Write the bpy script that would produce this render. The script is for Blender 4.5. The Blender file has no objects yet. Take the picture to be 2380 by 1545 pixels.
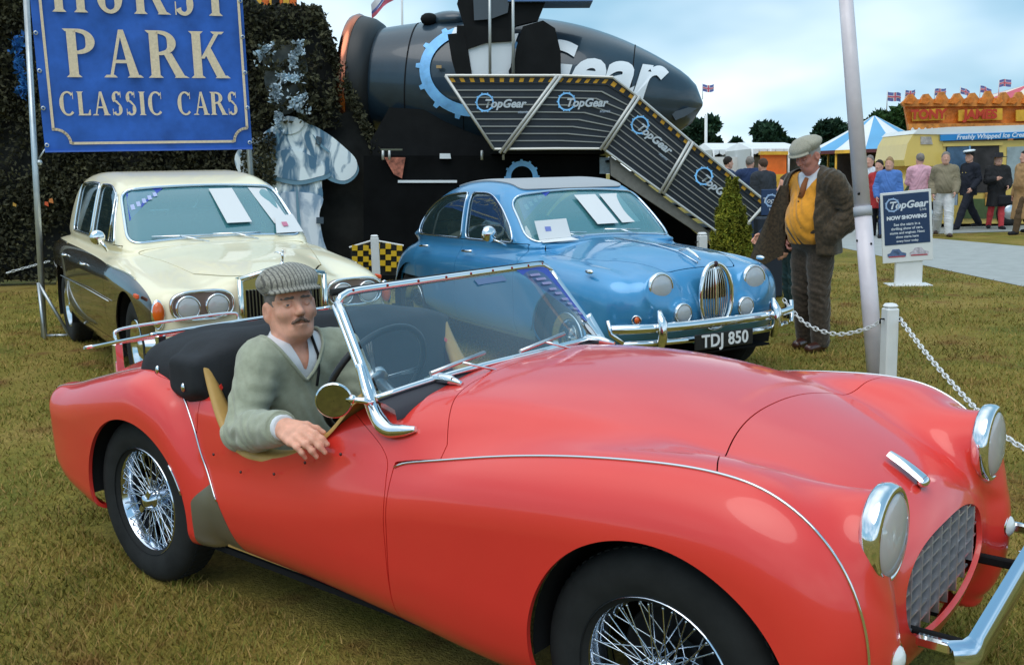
import bpy, math, random
import numpy as np
from mathutils import Vector, Matrix

S = bpy.context.scene
COL = S.collection
PI = math.pi
rad = math.radians
RNG = random.Random(7)
NR = np.random.RandomState(7)

# ---------------------------------------------------------------- camera
CAM = np.array([3.353, -2.471, 1.498])
YAW, PITCH, ROLL, FPX = rad(129.51), rad(9.16), rad(-1.46), 2258.0
_f = np.array([math.cos(PITCH) * math.cos(YAW), math.cos(PITCH) * math.sin(YAW), -math.sin(PITCH)])
_r = np.cross(_f, [0, 0, 1]); _r /= np.linalg.norm(_r)
_u = np.cross(_r, _f)
CR = math.cos(ROLL) * _r + math.sin(ROLL) * _u
CU = -math.sin(ROLL) * _r + math.cos(ROLL) * _u
CF = _f
cd = bpy.data.cameras.new('camera')
cd.sensor_fit = 'HORIZONTAL'; cd.sensor_width = 36.0; cd.lens = 36.0 * FPX / 2380.0
cd.clip_start = 0.05; cd.clip_end = 3000
cam = bpy.data.objects.new('camera', cd); COL.objects.link(cam)
cam.matrix_world = Matrix(((CR[0], CU[0], -CF[0], CAM[0]), (CR[1], CU[1], -CF[1], CAM[1]), (CR[2], CU[2], -CF[2], CAM[2]), (0, 0, 0, 1)))
S.camera = cam

# ---------------------------------------------------------------- world: broken overcast over a pale blue sky
SUN_AZ, SUN_EL = rad(-62), rad(60)
W = bpy.data.worlds.new("World"); S.world = W; W.use_nodes = True
nt = W.node_tree; nt.nodes.clear()
def wn(t, **k):
    n = nt.nodes.new(t)
    for a, b in k.items(): setattr(n, a, b)
    return n
sky = wn('ShaderNodeTexSky', sky_type='NISHITA', sun_disc=False, sun_elevation=SUN_EL, sun_rotation=PI / 2 - SUN_AZ, air_density=1.0, dust_density=1.5, ozone_density=1.0)
tc = wn('ShaderNodeTexCoord')
sep = wn('ShaderNodeSeparateXYZ'); nt.links.new(tc.outputs['Generated'], sep.inputs[0])
zz = wn('ShaderNodeMath', operation='ADD'); nt.links.new(sep.outputs['Z'], zz.inputs[0]); zz.inputs[1].default_value = 0.34
zm = wn('ShaderNodeMath', operation='MAXIMUM'); nt.links.new(zz.outputs[0], zm.inputs[0]); zm.inputs[1].default_value = 0.08
dx = wn('ShaderNodeMath', operation='DIVIDE'); nt.links.new(sep.outputs['X'], dx.inputs[0]); nt.links.new(zm.outputs[0], dx.inputs[1])
dy = wn('ShaderNodeMath', operation='DIVIDE'); nt.links.new(sep.outputs['Y'], dy.inputs[0]); nt.links.new(zm.outputs[0], dy.inputs[1])
cmb = wn('ShaderNodeCombineXYZ'); nt.links.new(dx.outputs[0], cmb.inputs[0]); nt.links.new(dy.outputs[0], cmb.inputs[1])
mp = wn('ShaderNodeMapping'); mp.inputs['Location'].default_value = (3.1, 1.7, 0.0); nt.links.new(cmb.outputs[0], mp.inputs[0])
nz = wn('ShaderNodeTexNoise'); nz.inputs['Scale'].default_value = 0.75; nz.inputs['Detail'].default_value = 7; nz.inputs['Roughness'].default_value = 0.52
nt.links.new(mp.outputs[0], nz.inputs['Vector'])
rmp = wn('ShaderNodeValToRGB'); nt.links.new(nz.outputs['Fac'], rmp.inputs[0])
rmp.color_ramp.elements[0].position = 0.34; rmp.color_ramp.elements[0].color = (0.62, 0.62, 0.62, 1)
rmp.color_ramp.elements[1].position = 0.62; rmp.color_ramp.elements[1].color = (1, 1, 1, 1)
# cloud tone: grey-blue undersides to white tops
nz2 = wn('ShaderNodeTexNoise'); nz2.inputs['Scale'].default_value = 0.55; nz2.inputs['Detail'].default_value = 5; nz2.inputs['Roughness'].default_value = 0.5
mp2 = wn('ShaderNodeMapping'); mp2.inputs['Location'].default_value = (4.4, 3.0, 0.0); nt.links.new(cmb.outputs[0], mp2.inputs[0]); nt.links.new(mp2.outputs[0], nz2.inputs['Vector'])
tone = wn('ShaderNodeValToRGB'); nt.links.new(nz2.outputs['Fac'], tone.inputs[0])
tone.color_ramp.elements[0].position = 0.45; tone.color_ramp.elements[0].color = (1.9, 3.8, 5.2, 1)
tone.color_ramp.elements[1].position = 0.66; tone.color_ramp.elements[1].color = (9.0, 9.9, 10.4, 1)
mix = wn('ShaderNodeMix', data_type='RGBA'); nt.links.new(rmp.outputs[0], mix.inputs['Factor'])
nt.links.new(sky.outputs[0], mix.inputs['A']); nt.links.new(tone.outputs[0], mix.inputs['B'])
bg = wn('ShaderNodeBackground'); bg.inputs['Strength'].default_value = 0.11
out = wn('ShaderNodeOutputWorld')
nt.links.new(mix.outputs['Result'], bg.inputs['Color']); nt.links.new(bg.outputs[0], out.inputs['Surface'])

sd = bpy.data.lights.new('sun', 'SUN'); sd.energy = 0.9; sd.angle = rad(50); sd.color = (1, 0.96, 0.9)
so = bpy.data.objects.new('sun', sd); COL.objects.link(so)
_sv = Vector((math.cos(SUN_EL) * math.cos(SUN_AZ), math.cos(SUN_EL) * math.sin(SUN_AZ), math.sin(SUN_EL)))
so.rotation_euler = _sv.to_track_quat('Z', 'Y').to_euler(); so.location = (0, 0, 30)
S.view_settings.view_transform = 'Standard'; S.view_settings.look = 'None'
S.view_settings.exposure = 0.5; S.view_settings.gamma = 1.0; S.view_settings.use_curve_mapping = False
S.render.engine = 'CYCLES'
S.cycles.max_bounces = 8; S.cycles.transparent_max_bounces = 12; S.cycles.caustics_reflective = False; S.cycles.caustics_refractive = False
S.cycles.use_denoising = True

# ================================================================ placement helpers (photo pixel at 2380x1545 -> point in the place)
def ray(u, v): return CF + (u - 1190) / FPX * CR - (v - 772.5) / FPX * CU
def at(u, v, dep): return CAM + dep * ray(u, v)
def gnd(u, v, z=0.0):
    d = ray(u, v); return CAM + (z - CAM[2]) / d[2] * d
def vpl(u, v, D):
    """point seen at (u, v) on the upright plane that stands D metres ahead, square to the view"""
    d = ray(u, v); return CAM + D / (d[0] * AH[0] + d[1] * AH[1]) * d
RH = np.array([CR[0], CR[1], 0]); RH /= np.linalg.norm(RH)      # level 'right' of the view
AH = np.array([-RH[1], RH[0], 0])                                # level 'away'
YAWR = math.atan2(RH[1], RH[0])

# ================================================================ materials
MATS = {}
def mat(name, col=(.5, .5, .5), rough=.5, metal=0., spec=.5, coat=0., coat_rough=.05, trans=0., ior=1.45, bump=None, vary=None, emit=None, alpha=1., sheen=0., flake=0., subsurf=0.):
    """procedural principled; bump=(scale,strength[,dist]); vary=(scale,amount[,detail]) mottles the base colour"""
    if name in MATS: return MATS[name]
    m = bpy.data.materials.new(name); m.use_nodes = True; MATS[name] = m
    n = m.node_tree.nodes; l = m.node_tree.links; b = n['Principled BSDF']
    b.inputs['Base Color'].default_value = (*col, 1); b.inputs['Roughness'].default_value = rough; b.inputs['Metallic'].default_value = metal
    b.inputs['Specular IOR Level'].default_value = spec; b.inputs['Coat Weight'].default_value = coat; b.inputs['Coat Roughness'].default_value = coat_rough
    b.inputs['Transmission Weight'].default_value = trans; b.inputs['IOR'].default_value = ior; b.inputs['Alpha'].default_value = alpha
    b.inputs['Sheen Weight'].default_value = sheen
    if subsurf: b.inputs['Subsurface Weight'].default_value = subsurf; b.inputs['Subsurface Radius'].default_value = (.012, .005, .003); b.inputs['Subsurface Scale'].default_value = .5
    tcn = n.new('ShaderNodeTexCoord')
    if vary:
        z = n.new('ShaderNodeTexNoise'); z.inputs['Scale'].default_value = vary[0]; z.inputs['Detail'].default_value = vary[2] if len(vary) > 2 else 5
        z.inputs['Roughness'].default_value = .6
        l.new(tcn.outputs['Object'], z.inputs['Vector'])
        r = n.new('ShaderNodeMapRange'); r.inputs['From Min'].default_value = .3; r.inputs['From Max'].default_value = .7
        r.inputs['To Min'].default_value = 1 - vary[1]; r.inputs['To Max'].default_value = 1 + vary[1]
        l.new(z.outputs['Fac'], r.inputs['Value'])
        x = n.new('ShaderNodeVectorMath'); x.operation = 'SCALE'; x.inputs[0].default_value = col
        l.new(r.outputs['Result'], x.inputs['Scale']); l.new(x.outputs[0], b.inputs['Base Color'])
    if bump:
        z = n.new('ShaderNodeTexNoise'); z.inputs['Scale'].default_value = bump[0]; z.inputs['Detail'].default_value = 4
        l.new(tcn.outputs['Object'], z.inputs['Vector'])
        u = n.new('ShaderNodeBump'); u.inputs['Strength'].default_value = bump[1]; u.inputs['Distance'].default_value = bump[2] if len(bump) > 2 else .01
        l.new(z.outputs['Fac'], u.inputs['Height']); l.new(u.outputs[0], b.inputs['Normal'])
    if emit: b.inputs['Emission Color'].default_value = (*emit[0], 1); b.inputs['Emission Strength'].default_value = emit[1]
    return m
def glass_mat(name, tint=(.75, .88, .9), refl=.12, op=.25, dark=(.03, .06, .07)):
    """thin car glass: mostly see-through, tinted, with a clear reflection"""
    if name in MATS: return MATS[name]
    m = bpy.data.materials.new(name); m.use_nodes = True; MATS[name] = m
    n = m.node_tree.nodes; l = m.node_tree.links; n.remove(n['Principled BSDF']); o = n['Material Output']
    t = n.new('ShaderNodeBsdfTransparent'); t.inputs[0].default_value = (*tint, 1)
    d = n.new('ShaderNodeBsdfDiffuse'); d.inputs[0].default_value = (*dark, 1)
    g = n.new('ShaderNodeBsdfGlossy'); g.inputs['Roughness'].default_value = .02; g.inputs[0].default_value = (.9, .95, 1, 1)
    m1 = n.new('ShaderNodeMixShader'); m1.inputs[0].default_value = op; l.new(t.outputs[0], m1.inputs[1]); l.new(d.outputs[0], m1.inputs[2])
    f = n.new('ShaderNodeFresnel'); f.inputs[0].default_value = 1.5
    a = n.new('ShaderNodeMath'); a.operation = 'ADD'; a.inputs[1].default_value = refl; l.new(f.outputs[0], a.inputs[0])
    m2 = n.new('ShaderNodeMixShader'); l.new(a.outputs[0], m2.inputs[0]); l.new(m1.outputs[0], m2.inputs[1]); l.new(g.outputs[0], m2.inputs[2])
    l.new(m2.outputs[0], o.inputs[0]); return m

CHROME = mat('chrome', (.82, .84, .86), .07, 1.)
ALLOY = mat('aluminium', (.62, .64, .66), .32, 1.)
BLACKRUB = mat('black_rubber', (.018, .019, .02), .75, spec=.3)
DARK = mat('dark_interior', (.012, .012, .013), .85, spec=.2)
WHITEP = mat('white_paint', (.78, .78, .77), .45, vary=(6, .05))

# ================================================================ objects
def setp(o, label=None, cat=None, group=None, kind=None):
    if label: o['label'] = label
    if cat: o['category'] = cat
    if group: o['group'] = group
    if kind: o['kind'] = kind
    return o
def empty(name, loc=(0, 0, 0), rz=0, label=None, cat=None, group=None):
    o = bpy.data.objects.new(name, None); o.empty_display_size = .1; COL.objects.link(o)
    o.location = loc; o.rotation_euler = (0, 0, rz); return setp(o, label, cat, group)
def link(name, me, m=None, parent=None, loc=None, rot=None):
    o = bpy.data.objects.new(name, me); COL.objects.link(o)
    if m is not None and len(me.materials) == 0: me.materials.append(m)
    if parent is not None: o.parent = parent
    if loc is not None: o.location = loc
    if rot is not None: o.rotation_euler = rot
    return o
def copy_tree(o, parent=None):
    c = o.copy(); COL.objects.link(c); c.parent = parent
    for ch in list(o.children): copy_tree(ch, c)
    return c

class MB:
    """collects shapes, builds ONE mesh object"""
    def __init__(s): s.v = []; s.f = []; s.sm = []
    def add(s, vs, fs, smooth=False):
        b = len(s.v); s.v += [tuple(map(float, p)) for p in vs]; s.f += [tuple(i + b for i in f) for f in fs]; s.sm += [smooth] * len(fs); return s
    def box(s, lo, hi, M=None, bev=0):
        x0, y0, z0 = lo; x1, y1, z1 = hi
        if bev:
            b = min(bev, abs(x1 - x0) / 2.01, abs(y1 - y0) / 2.01, abs(z1 - z0) / 2.01); P = []; 
            for z, q in ((z0, b), (z0 + b, 0), (z1 - b, 0), (z1, b)):
                e = b
                P.append([(x0 + q + e * (q == 0), y0 + q, z), (x1 - q - e * (q == 0), y0 + q, z), (x1 - q, y0 + q + e * (q == 0), z), (x1 - q, y1 - q - e * (q == 0), z), (x1 - q - e * (q == 0), y1 - q, z), (x0 + q + e * (q == 0), y1 - q, z), (x0 + q, y1 - q - e * (q == 0), z), (x0 + q, y0 + q + e * (q == 0), z)])
            V = [p for r in P for p in r]; F = [tuple(range(7, -1, -1)), tuple(range(24, 32))]
            for k in range(3):
                for i in range(8): j = (i + 1) % 8; F.append((k * 8 + i, k * 8 + j, k * 8 + 8 + j, k * 8 + 8 + i))
        else:
            V = [(x0, y0, z0), (x1, y0, z0), (x1, y1, z0), (x0, y1, z0), (x0, y0, z1), (x1, y0, z1), (x1, y1, z1), (x0, y1, z1)]
            F = [(3, 2, 1, 0), (4, 5, 6, 7), (0, 1, 5, 4), (1, 2, 6, 5), (2, 3, 7, 6), (3, 0, 4, 7)]
        if M is not None: V = [tuple(M @ Vector(p)) for p in V]
        return s.add(V, F)
    def tube(s, pts, r, n=8, closed=False, cap=True, smooth=True):
        P = np.asarray(pts, float); k = len(P); rr = np.full(k, r) if np.isscalar(r) else np.asarray(r, float)
        if closed: T = np.roll(P, -1, 0) - np.roll(P, 1, 0)
        else: T = np.gradient(P, axis=0)
        T /= np.linalg.norm(T, axis=1)[:, None] + 1e-12
        a = np.array([0, 0, 1.]) if abs(T[0][2]) < .9 else np.array([1., 0, 0])
        u = np.cross(T[0], a); u /= np.linalg.norm(u); U = [u]
        for i in range(1, k):
            u = U[-1] - T[i] * (U[-1] @ T[i]); u /= np.linalg.norm(u) + 1e-12; U.append(u)
        U = np.array(U); Wv = np.cross(T, U); ang = np.arange(n) * 2 * PI / n
        V = P[:, None] + rr[:, None, None] * (np.cos(ang)[None, :, None] * U[:, None] + np.sin(ang)[None, :, None] * Wv[:, None])
        F = []
        for i in range(k if closed else k - 1):
            j = (i + 1) % k
            for q in range(n): p = (q + 1) % n; F.append((i * n + q, i * n + p, j * n + p, j * n + q))
        s.add(V.reshape(-1, 3), F, smooth)
        if cap and not closed: b = len(s.v) - k * n; s.f += [tuple(b + i for i in range(n - 1, -1, -1)), tuple(b + (k - 1) * n + i for i in range(n))]; s.sm += [False, False]
        return s
    def lathe(s, prof, n=32, M=None, smooth=True, ax='z', arc=2 * PI):
        """prof: (r, h) pairs turned about an axis"""
        k = len(prof); V = []; full = arc > 6.28; m = n if full else n + 1
        for r, h in prof:
            for i in range(m):
                a = arc * i / n; p = (r * math.cos(a), r * math.sin(a), h)
                if ax == 'y': p = (p[0], p[2], -p[1])
                if ax == 'x': p = (p[2], p[0], p[1])
                V.append(p)
        F = []
        for a in range(k - 1):
            for i in range(n): j = (i + 1) % m; F.append((a * m + i, a * m + j, a * m + m + j, a * m + m + i))
        if M is not None: V = [tuple(M @ Vector(p)) for p in V]
        return s.add(V, F, smooth)
    def ball(s, c, r, n=12, M=None):
        r = (r, r, r) if np.isscalar(r) else r; V = []; F = []
        for i in range(n // 2 + 1):
            t = PI * i / (n // 2)
            for j in range(n): a = 2 * PI * j / n; V.append((c[0] + r[0] * math.sin(t) * math.cos(a), c[1] + r[1] * math.sin(t) * math.sin(a), c[2] + r[2] * math.cos(t)))
        for i in range(n // 2):
            for j in range(n): k = (j + 1) % n; F.append((i * n + j, i * n + n + j, i * n + n + k, i * n + k))
        if M is not None: V = [tuple(M @ Vector(p)) for p in V]
        return s.add(V, F, True)
    def prism(s, poly, lo, hi, M=None, smooth=False):
        """polygon (x,y) extruded in z"""
        n = len(poly); V = [(x, y, lo) for x, y in poly] + [(x, y, hi) for x, y in poly]
        F = [tuple(range(n - 1, -1, -1)), tuple(range(n, 2 * n))] + [(i, (i + 1) % n, n + (i + 1) % n, n + i) for i in range(n)]
        if M is not None: V = [tuple(M @ Vector(p)) for p in V]
        return s.add(V, F, smooth)
    def grid(s, P, smooth=True, closed_u=False):
        P = np.asarray(P, float); a, b = P.shape[:2]; F = []
        for i in range(a - 1 + closed_u):
            for j in range(b - 1): k = (i + 1) % a; F.append((i * b + j, k * b + j, k * b + j + 1, i * b + j + 1))
        return s.add(P.reshape(-1, 3), F, smooth)
    def mesh(s, name):
        me = bpy.data.meshes.new(name); me.from_pydata(s.v, [], s.f); me.polygons.foreach_set('use_smooth', s.sm); me.update(); return me
    def build(s, name, m, parent=None, loc=None, rot=None): return link(name, s.mesh(name), m, parent, loc, rot)

def frame(o, x, y=None, z=None):
    """matrix from origin and axes"""
    x = Vector(x).normalized()
    if z is not None: z = Vector(z); z = (z - x * z.dot(x)).normalized(); y = z.cross(x)
    else: y = Vector(y); y = (y - x * y.dot(x)).normalized(); z = x.cross(y)
    return Matrix(((x[0], y[0], z[0], o[0]), (x[1], y[1], z[1], o[1]), (x[2], y[2], z[2], o[2]), (0, 0, 0, 1)))

FONTS = {}
def text_mesh(name, s, size=1., extrude=.0, bold=0., shear=0., spacing=1., align='CENTER', xs=1.):
    c = bpy.data.curves.new(name, 'FONT'); c.body = s; c.size = size; c.extrude = extrude; c.offset = bold; c.shear = shear; c.space_character = spacing
    c.align_x = align; c.align_y = 'CENTER'; c.resolution_u = 4
    o = bpy.data.objects.new(name, c); COL.objects.link(o)
    dg = bpy.context.evaluated_depsgraph_get(); me = bpy.data.meshes.new_from_object(o.evaluated_get(dg)); bpy.data.objects.remove(o); bpy.data.curves.remove(c)
    me.name = name; me.materials.clear()
    if xs != 1.: 
        for v in me.vertices: v.co.x *= xs
    return me
# a small serif alphabet built from strokes (for the banner)
def serif_mesh(name, s, H=1., gap=.16, depth=.004, wx=1.):
    """upright serif capitals made of thick and thin strokes; returns mesh lying in x-y, centred"""
    T, t, sf = .20, .075, .055
    def bar(x0, y0, x1, y1, w0): # stroke with horizontal ends
        return [[(x0 - w0 / 2, y0), (x0 + w0 / 2, y0), (x1 + w0 / 2, y1), (x1 - w0 / 2, y1)]]
    def ser(x, y, w): d = sf if y < .5 else -sf; return [[(x - w / 2, y), (x + w / 2, y), (x + w / 3.2, y + d), (x - w / 3.2, y + d)][::(1 if d > 0 else -1)]]
    def arc(cx, cy, rx, ry, a0, a1, thick=T, thin=t, n=18):
        q = []
        for i in range(n):
            P = []
            for a in (a0 + (a1 - a0) * i / n, a0 + (a1 - a0) * (i + 1) / n):
                w = thin + (thick - thin) * abs(math.cos(a)) ** 1.3
                P += [((cx + rx * math.cos(a)), (cy + ry * math.sin(a))), (cx + (rx - w) * math.cos(a), cy + (ry - min(w, thin * 1.1 + .02 * abs(math.cos(a)))) * math.sin(a))]
            f = [P[0], P[2], P[3], P[1]]
            q.append(f)
        return q
    G = {}
    G['P'] = (.66, bar(.16, 0, .16, 1, T) + ser(.16, 0, .34) + ser(.13, 1, .30) + arc(.30, .74, .36, .26, -PI / 2, PI / 2) + bar(.24, .96, .30, .96, .0) + [[(.2, .93), (.32, .93), (.32, 1), (.2, 1)], [(.2, .48), (.32, .48), (.32, .55), (.2, .55)]])
    G['R'] = (.80, G['P'][1] + [[(.36, .52), (.55, .52), (.84, 0), (.62, 0)], [(.58, 0), (.92, 0), (.84, .045), (.62, .045)]])
    G['A'] = (.80, [[(.10, 0), (.17, 0), (.43, 1), (.36, 1)], [(.36, 1), (.47, 1), (.76, 0), (.55, 0)], [(.2, .30), (.62, .30), (.60, .37), (.22, .37)]] + ser(.12, 0, .30) + ser(.67, 0, .36))
    G['K'] = (.80, bar(.16, 0, .16, 1, T) + ser(.16, 0, .34) + ser(.16, 1, .34) + [[(.24, .42), (.33, .42), (.70, .97), (.60, .97)], [(.33, .56), (.46, .70), (.82, 0), (.60, 0)]] + ser(.66, 1, .32) + ser(.73, 0, .36))
    G['H'] = (.84, bar(.16, 0, .16, 1, T) + bar(.68, 0, .68, 1, T) + ser(.16, 0, .34) + ser(.16, 1, .34) + ser(.68, 0, .34) + ser(.68, 1, .34) + [[(.2, .47), (.64, .47), (.64, .54), (.2, .54)]])
    G['U'] = (.80, bar(.16, .3, .16, 1, T) + bar(.66, .3, .66, 1, t) + ser(.16, 1, .34) + ser(.66, 1, .28) + arc(.385, .32, .31, .33, PI, 2 * PI))
    G['T'] = (.70, bar(.35, 0, .35, 1, T) + ser(.35, 0, .36) + [[(.02, .93), (.68, .93), (.68, 1), (.02, 1)], [(.02, .93), (.02, .74), (.05, .74), (.12, .93)], [(.68, .93), (.58, .93), (.65, .74), (.68, .74)]])
    G['L'] = (.64, bar(.16, 0, .16, 1, T) + ser(.16, 1, .34) + ser(.16, 0, .30) + [[(.1, 0), (.62, 0), (.62, .07), (.1, .07)], [(.62, 0), (.62, .24), (.58, .24), (.50, .07)]])
    G['I'] = (.34, bar(.17, 0, .17, 1, T) + ser(.17, 0, .34) + ser(.17, 1, .34))
    G['C'] = (.76, arc(.42, .5, .40, .515, rad(48), rad(312), n=26) + [[(.66, .98), (.69, .98), (.69, .68), (.66, .68)]] )
    G['S'] = (.58, arc(.29, .745, .235, .27, rad(30), rad(225), T * .9) + arc(.29, .245, .245, .26, rad(-150), rad(48), T * .9) + [[(.07, .66), (.20, .57), (.52, .30), (.45, .44)], [(.07, .66), (.20, .57), (.50, .40), (.30, .62)], [(.46, 1.0), (.49, 1.0), (.49, .74), (.46, .74)], [(.06, 0), (.09, 0), (.09, .28), (.06, .28)]])
    G[' '] = (.40, [])
    mb = MB(); x = 0; tot = sum(G[c][0] + gap for c in s) - gap
    k = 0
    for c in s:
        w, q = G[c]
        for p in q:
            ar = sum(p[i][0] * p[(i + 1) % 4][1] - p[(i + 1) % 4][0] * p[i][1] for i in range(4))
            if abs(ar) < 1e-6: continue
            if ar < 0: p = p[::-1]
            k += 1
            mb.add([((px + x - tot / 2) * H * wx, (py - .5) * H, depth + .00005 * (k % 7)) for px, py in p], [(0, 1, 2, 3)])
        x += w + gap
    return mb.mesh(name)

# ================================================================ implicit surfaces
def smin(a, b, k):
    h = np.maximum(k - np.abs(a - b), 0) / k; return np.minimum(a, b) - h * h * k * .25
def smax(a, b, k): return -smin(-a, -b, k)
def spl(xs, ys, n=600):
    """smooth 1-D curve through points (monotone-ish cubic), returned as a callable"""
    xs = np.asarray(xs, float); ys = np.asarray(ys, float); h = np.diff(xs); d = np.diff(ys) / h
    m = np.zeros(len(xs)); m[1:-1] = (d[:-1] * h[1:] + d[1:] * h[:-1]) / (h[1:] + h[:-1]); m[0] = d[0]; m[-1] = d[-1]
    X = np.linspace(xs[0], xs[-1], n); i = np.clip(np.searchsorted(xs, X) - 1, 0, len(h) - 1); t = (X - xs[i]) / h[i]
    Y = (2 * t ** 3 - 3 * t ** 2 + 1) * ys[i] + (t ** 3 - 2 * t ** 2 + t) * h[i] * m[i] + (-2 * t ** 3 + 3 * t ** 2) * ys[i + 1] + (t ** 3 - t ** 2) * h[i] * m[i + 1]
    def f(x): return np.interp(x, X, Y)
    return f
def cr_loop(P, n=8, closed=True):
    """Catmull-Rom through points"""
    P = np.asarray(P, float); k = len(P); o = []
    for i in range(k if closed else k - 1):
        if closed: a, b, c, d = P[(i - 1) % k], P[i], P[(i + 1) % k], P[(i + 2) % k]
        else: a, b, c, d = P[max(i - 1, 0)], P[i], P[i + 1], P[min(i + 2, k - 1)]
        for j in range(n):
            t = j / n; o.append(.5 * (2 * b + (c - a) * t + (2 * a - 5 * b + 4 * c - d) * t * t + (3 * b - a - 3 * c + d) * t ** 3))
    if not closed: o.append(P[-1])
    return np.array(o)
class Prof:
    """signed distance (negative inside) to a closed 2-D outline, tabulated and read back bicubically"""
    def __init__(s, P, smooth=True, step=.012, pad=.25, n=6):
        P = cr_loop(P, n) if smooth else np.asarray(P, float)
        lo = P.min(0) - pad; hi = P.max(0) + pad; s.lo = lo; s.h = step; s.P = P
        nx, ny = np.ceil((hi - lo) / step).astype(int) + 1
        X, Y = np.meshgrid(lo[0] + step * np.arange(nx), lo[1] + step * np.arange(ny), indexing='ij')
        D = np.full(X.shape, 1e9); ins = np.zeros(X.shape, bool)
        for a, b in zip(P, np.roll(P, -1, 0)):
            e = b - a; L = e @ e
            if L < 1e-12: continue
            t = np.clip(((X - a[0]) * e[0] + (Y - a[1]) * e[1]) / L, 0, 1)
            D = np.minimum(D, (X - a[0] - t * e[0]) ** 2 + (Y - a[1] - t * e[1]) ** 2)
            if a[1] != b[1]:
                c = ((a[1] > Y) != (b[1] > Y)) & (X < a[0] + (Y - a[1]) * e[0] / e[1]); ins ^= c
        s.D = np.where(ins, -1, 1) * np.sqrt(D)
    def __call__(s, x, y):
        u = np.clip((x - s.lo[0]) / s.h, 1.001, s.D.shape[0] - 3.001); v = np.clip((y - s.lo[1]) / s.h, 1.001, s.D.shape[1] - 3.001)
        ex = np.abs((x - s.lo[0]) / s.h - u) * s.h; ey = np.abs((y - s.lo[1]) / s.h - v) * s.h
        i = u.astype(int); j = v.astype(int); fu = u - i; fv = v - j
        def w(t): return (.5 * (-t + 2 * t * t - t ** 3), .5 * (2 - 5 * t * t + 3 * t ** 3), .5 * (t + 4 * t * t - 3 * t ** 3), .5 * (t ** 3 - t * t))
        wu = w(fu); wv = w(fv); o = 0
        for a in range(4):
            r = 0
            for b in range(4): r = r + wv[b] * s.D[i + a - 1, j + b - 1]
            o = o + wu[a] * r
        return o + np.hypot(ex, ey)
def ev(f, P): return f(P[:, 0], P[:, 1], P[:, 2])
def grad(f, P, e):
    g = np.empty_like(P)
    for k in range(3):
        a = P.copy(); b = P.copy(); a[:, k] += e; b[:, k] -= e; g[:, k] = (ev(f, a) - ev(f, b)) / (2 * e)
    return g
class TM:
    """triangle mesh with vertex normals"""
    def __init__(s, V, N, T): s.V = V; s.N = N; s.T = T
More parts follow.
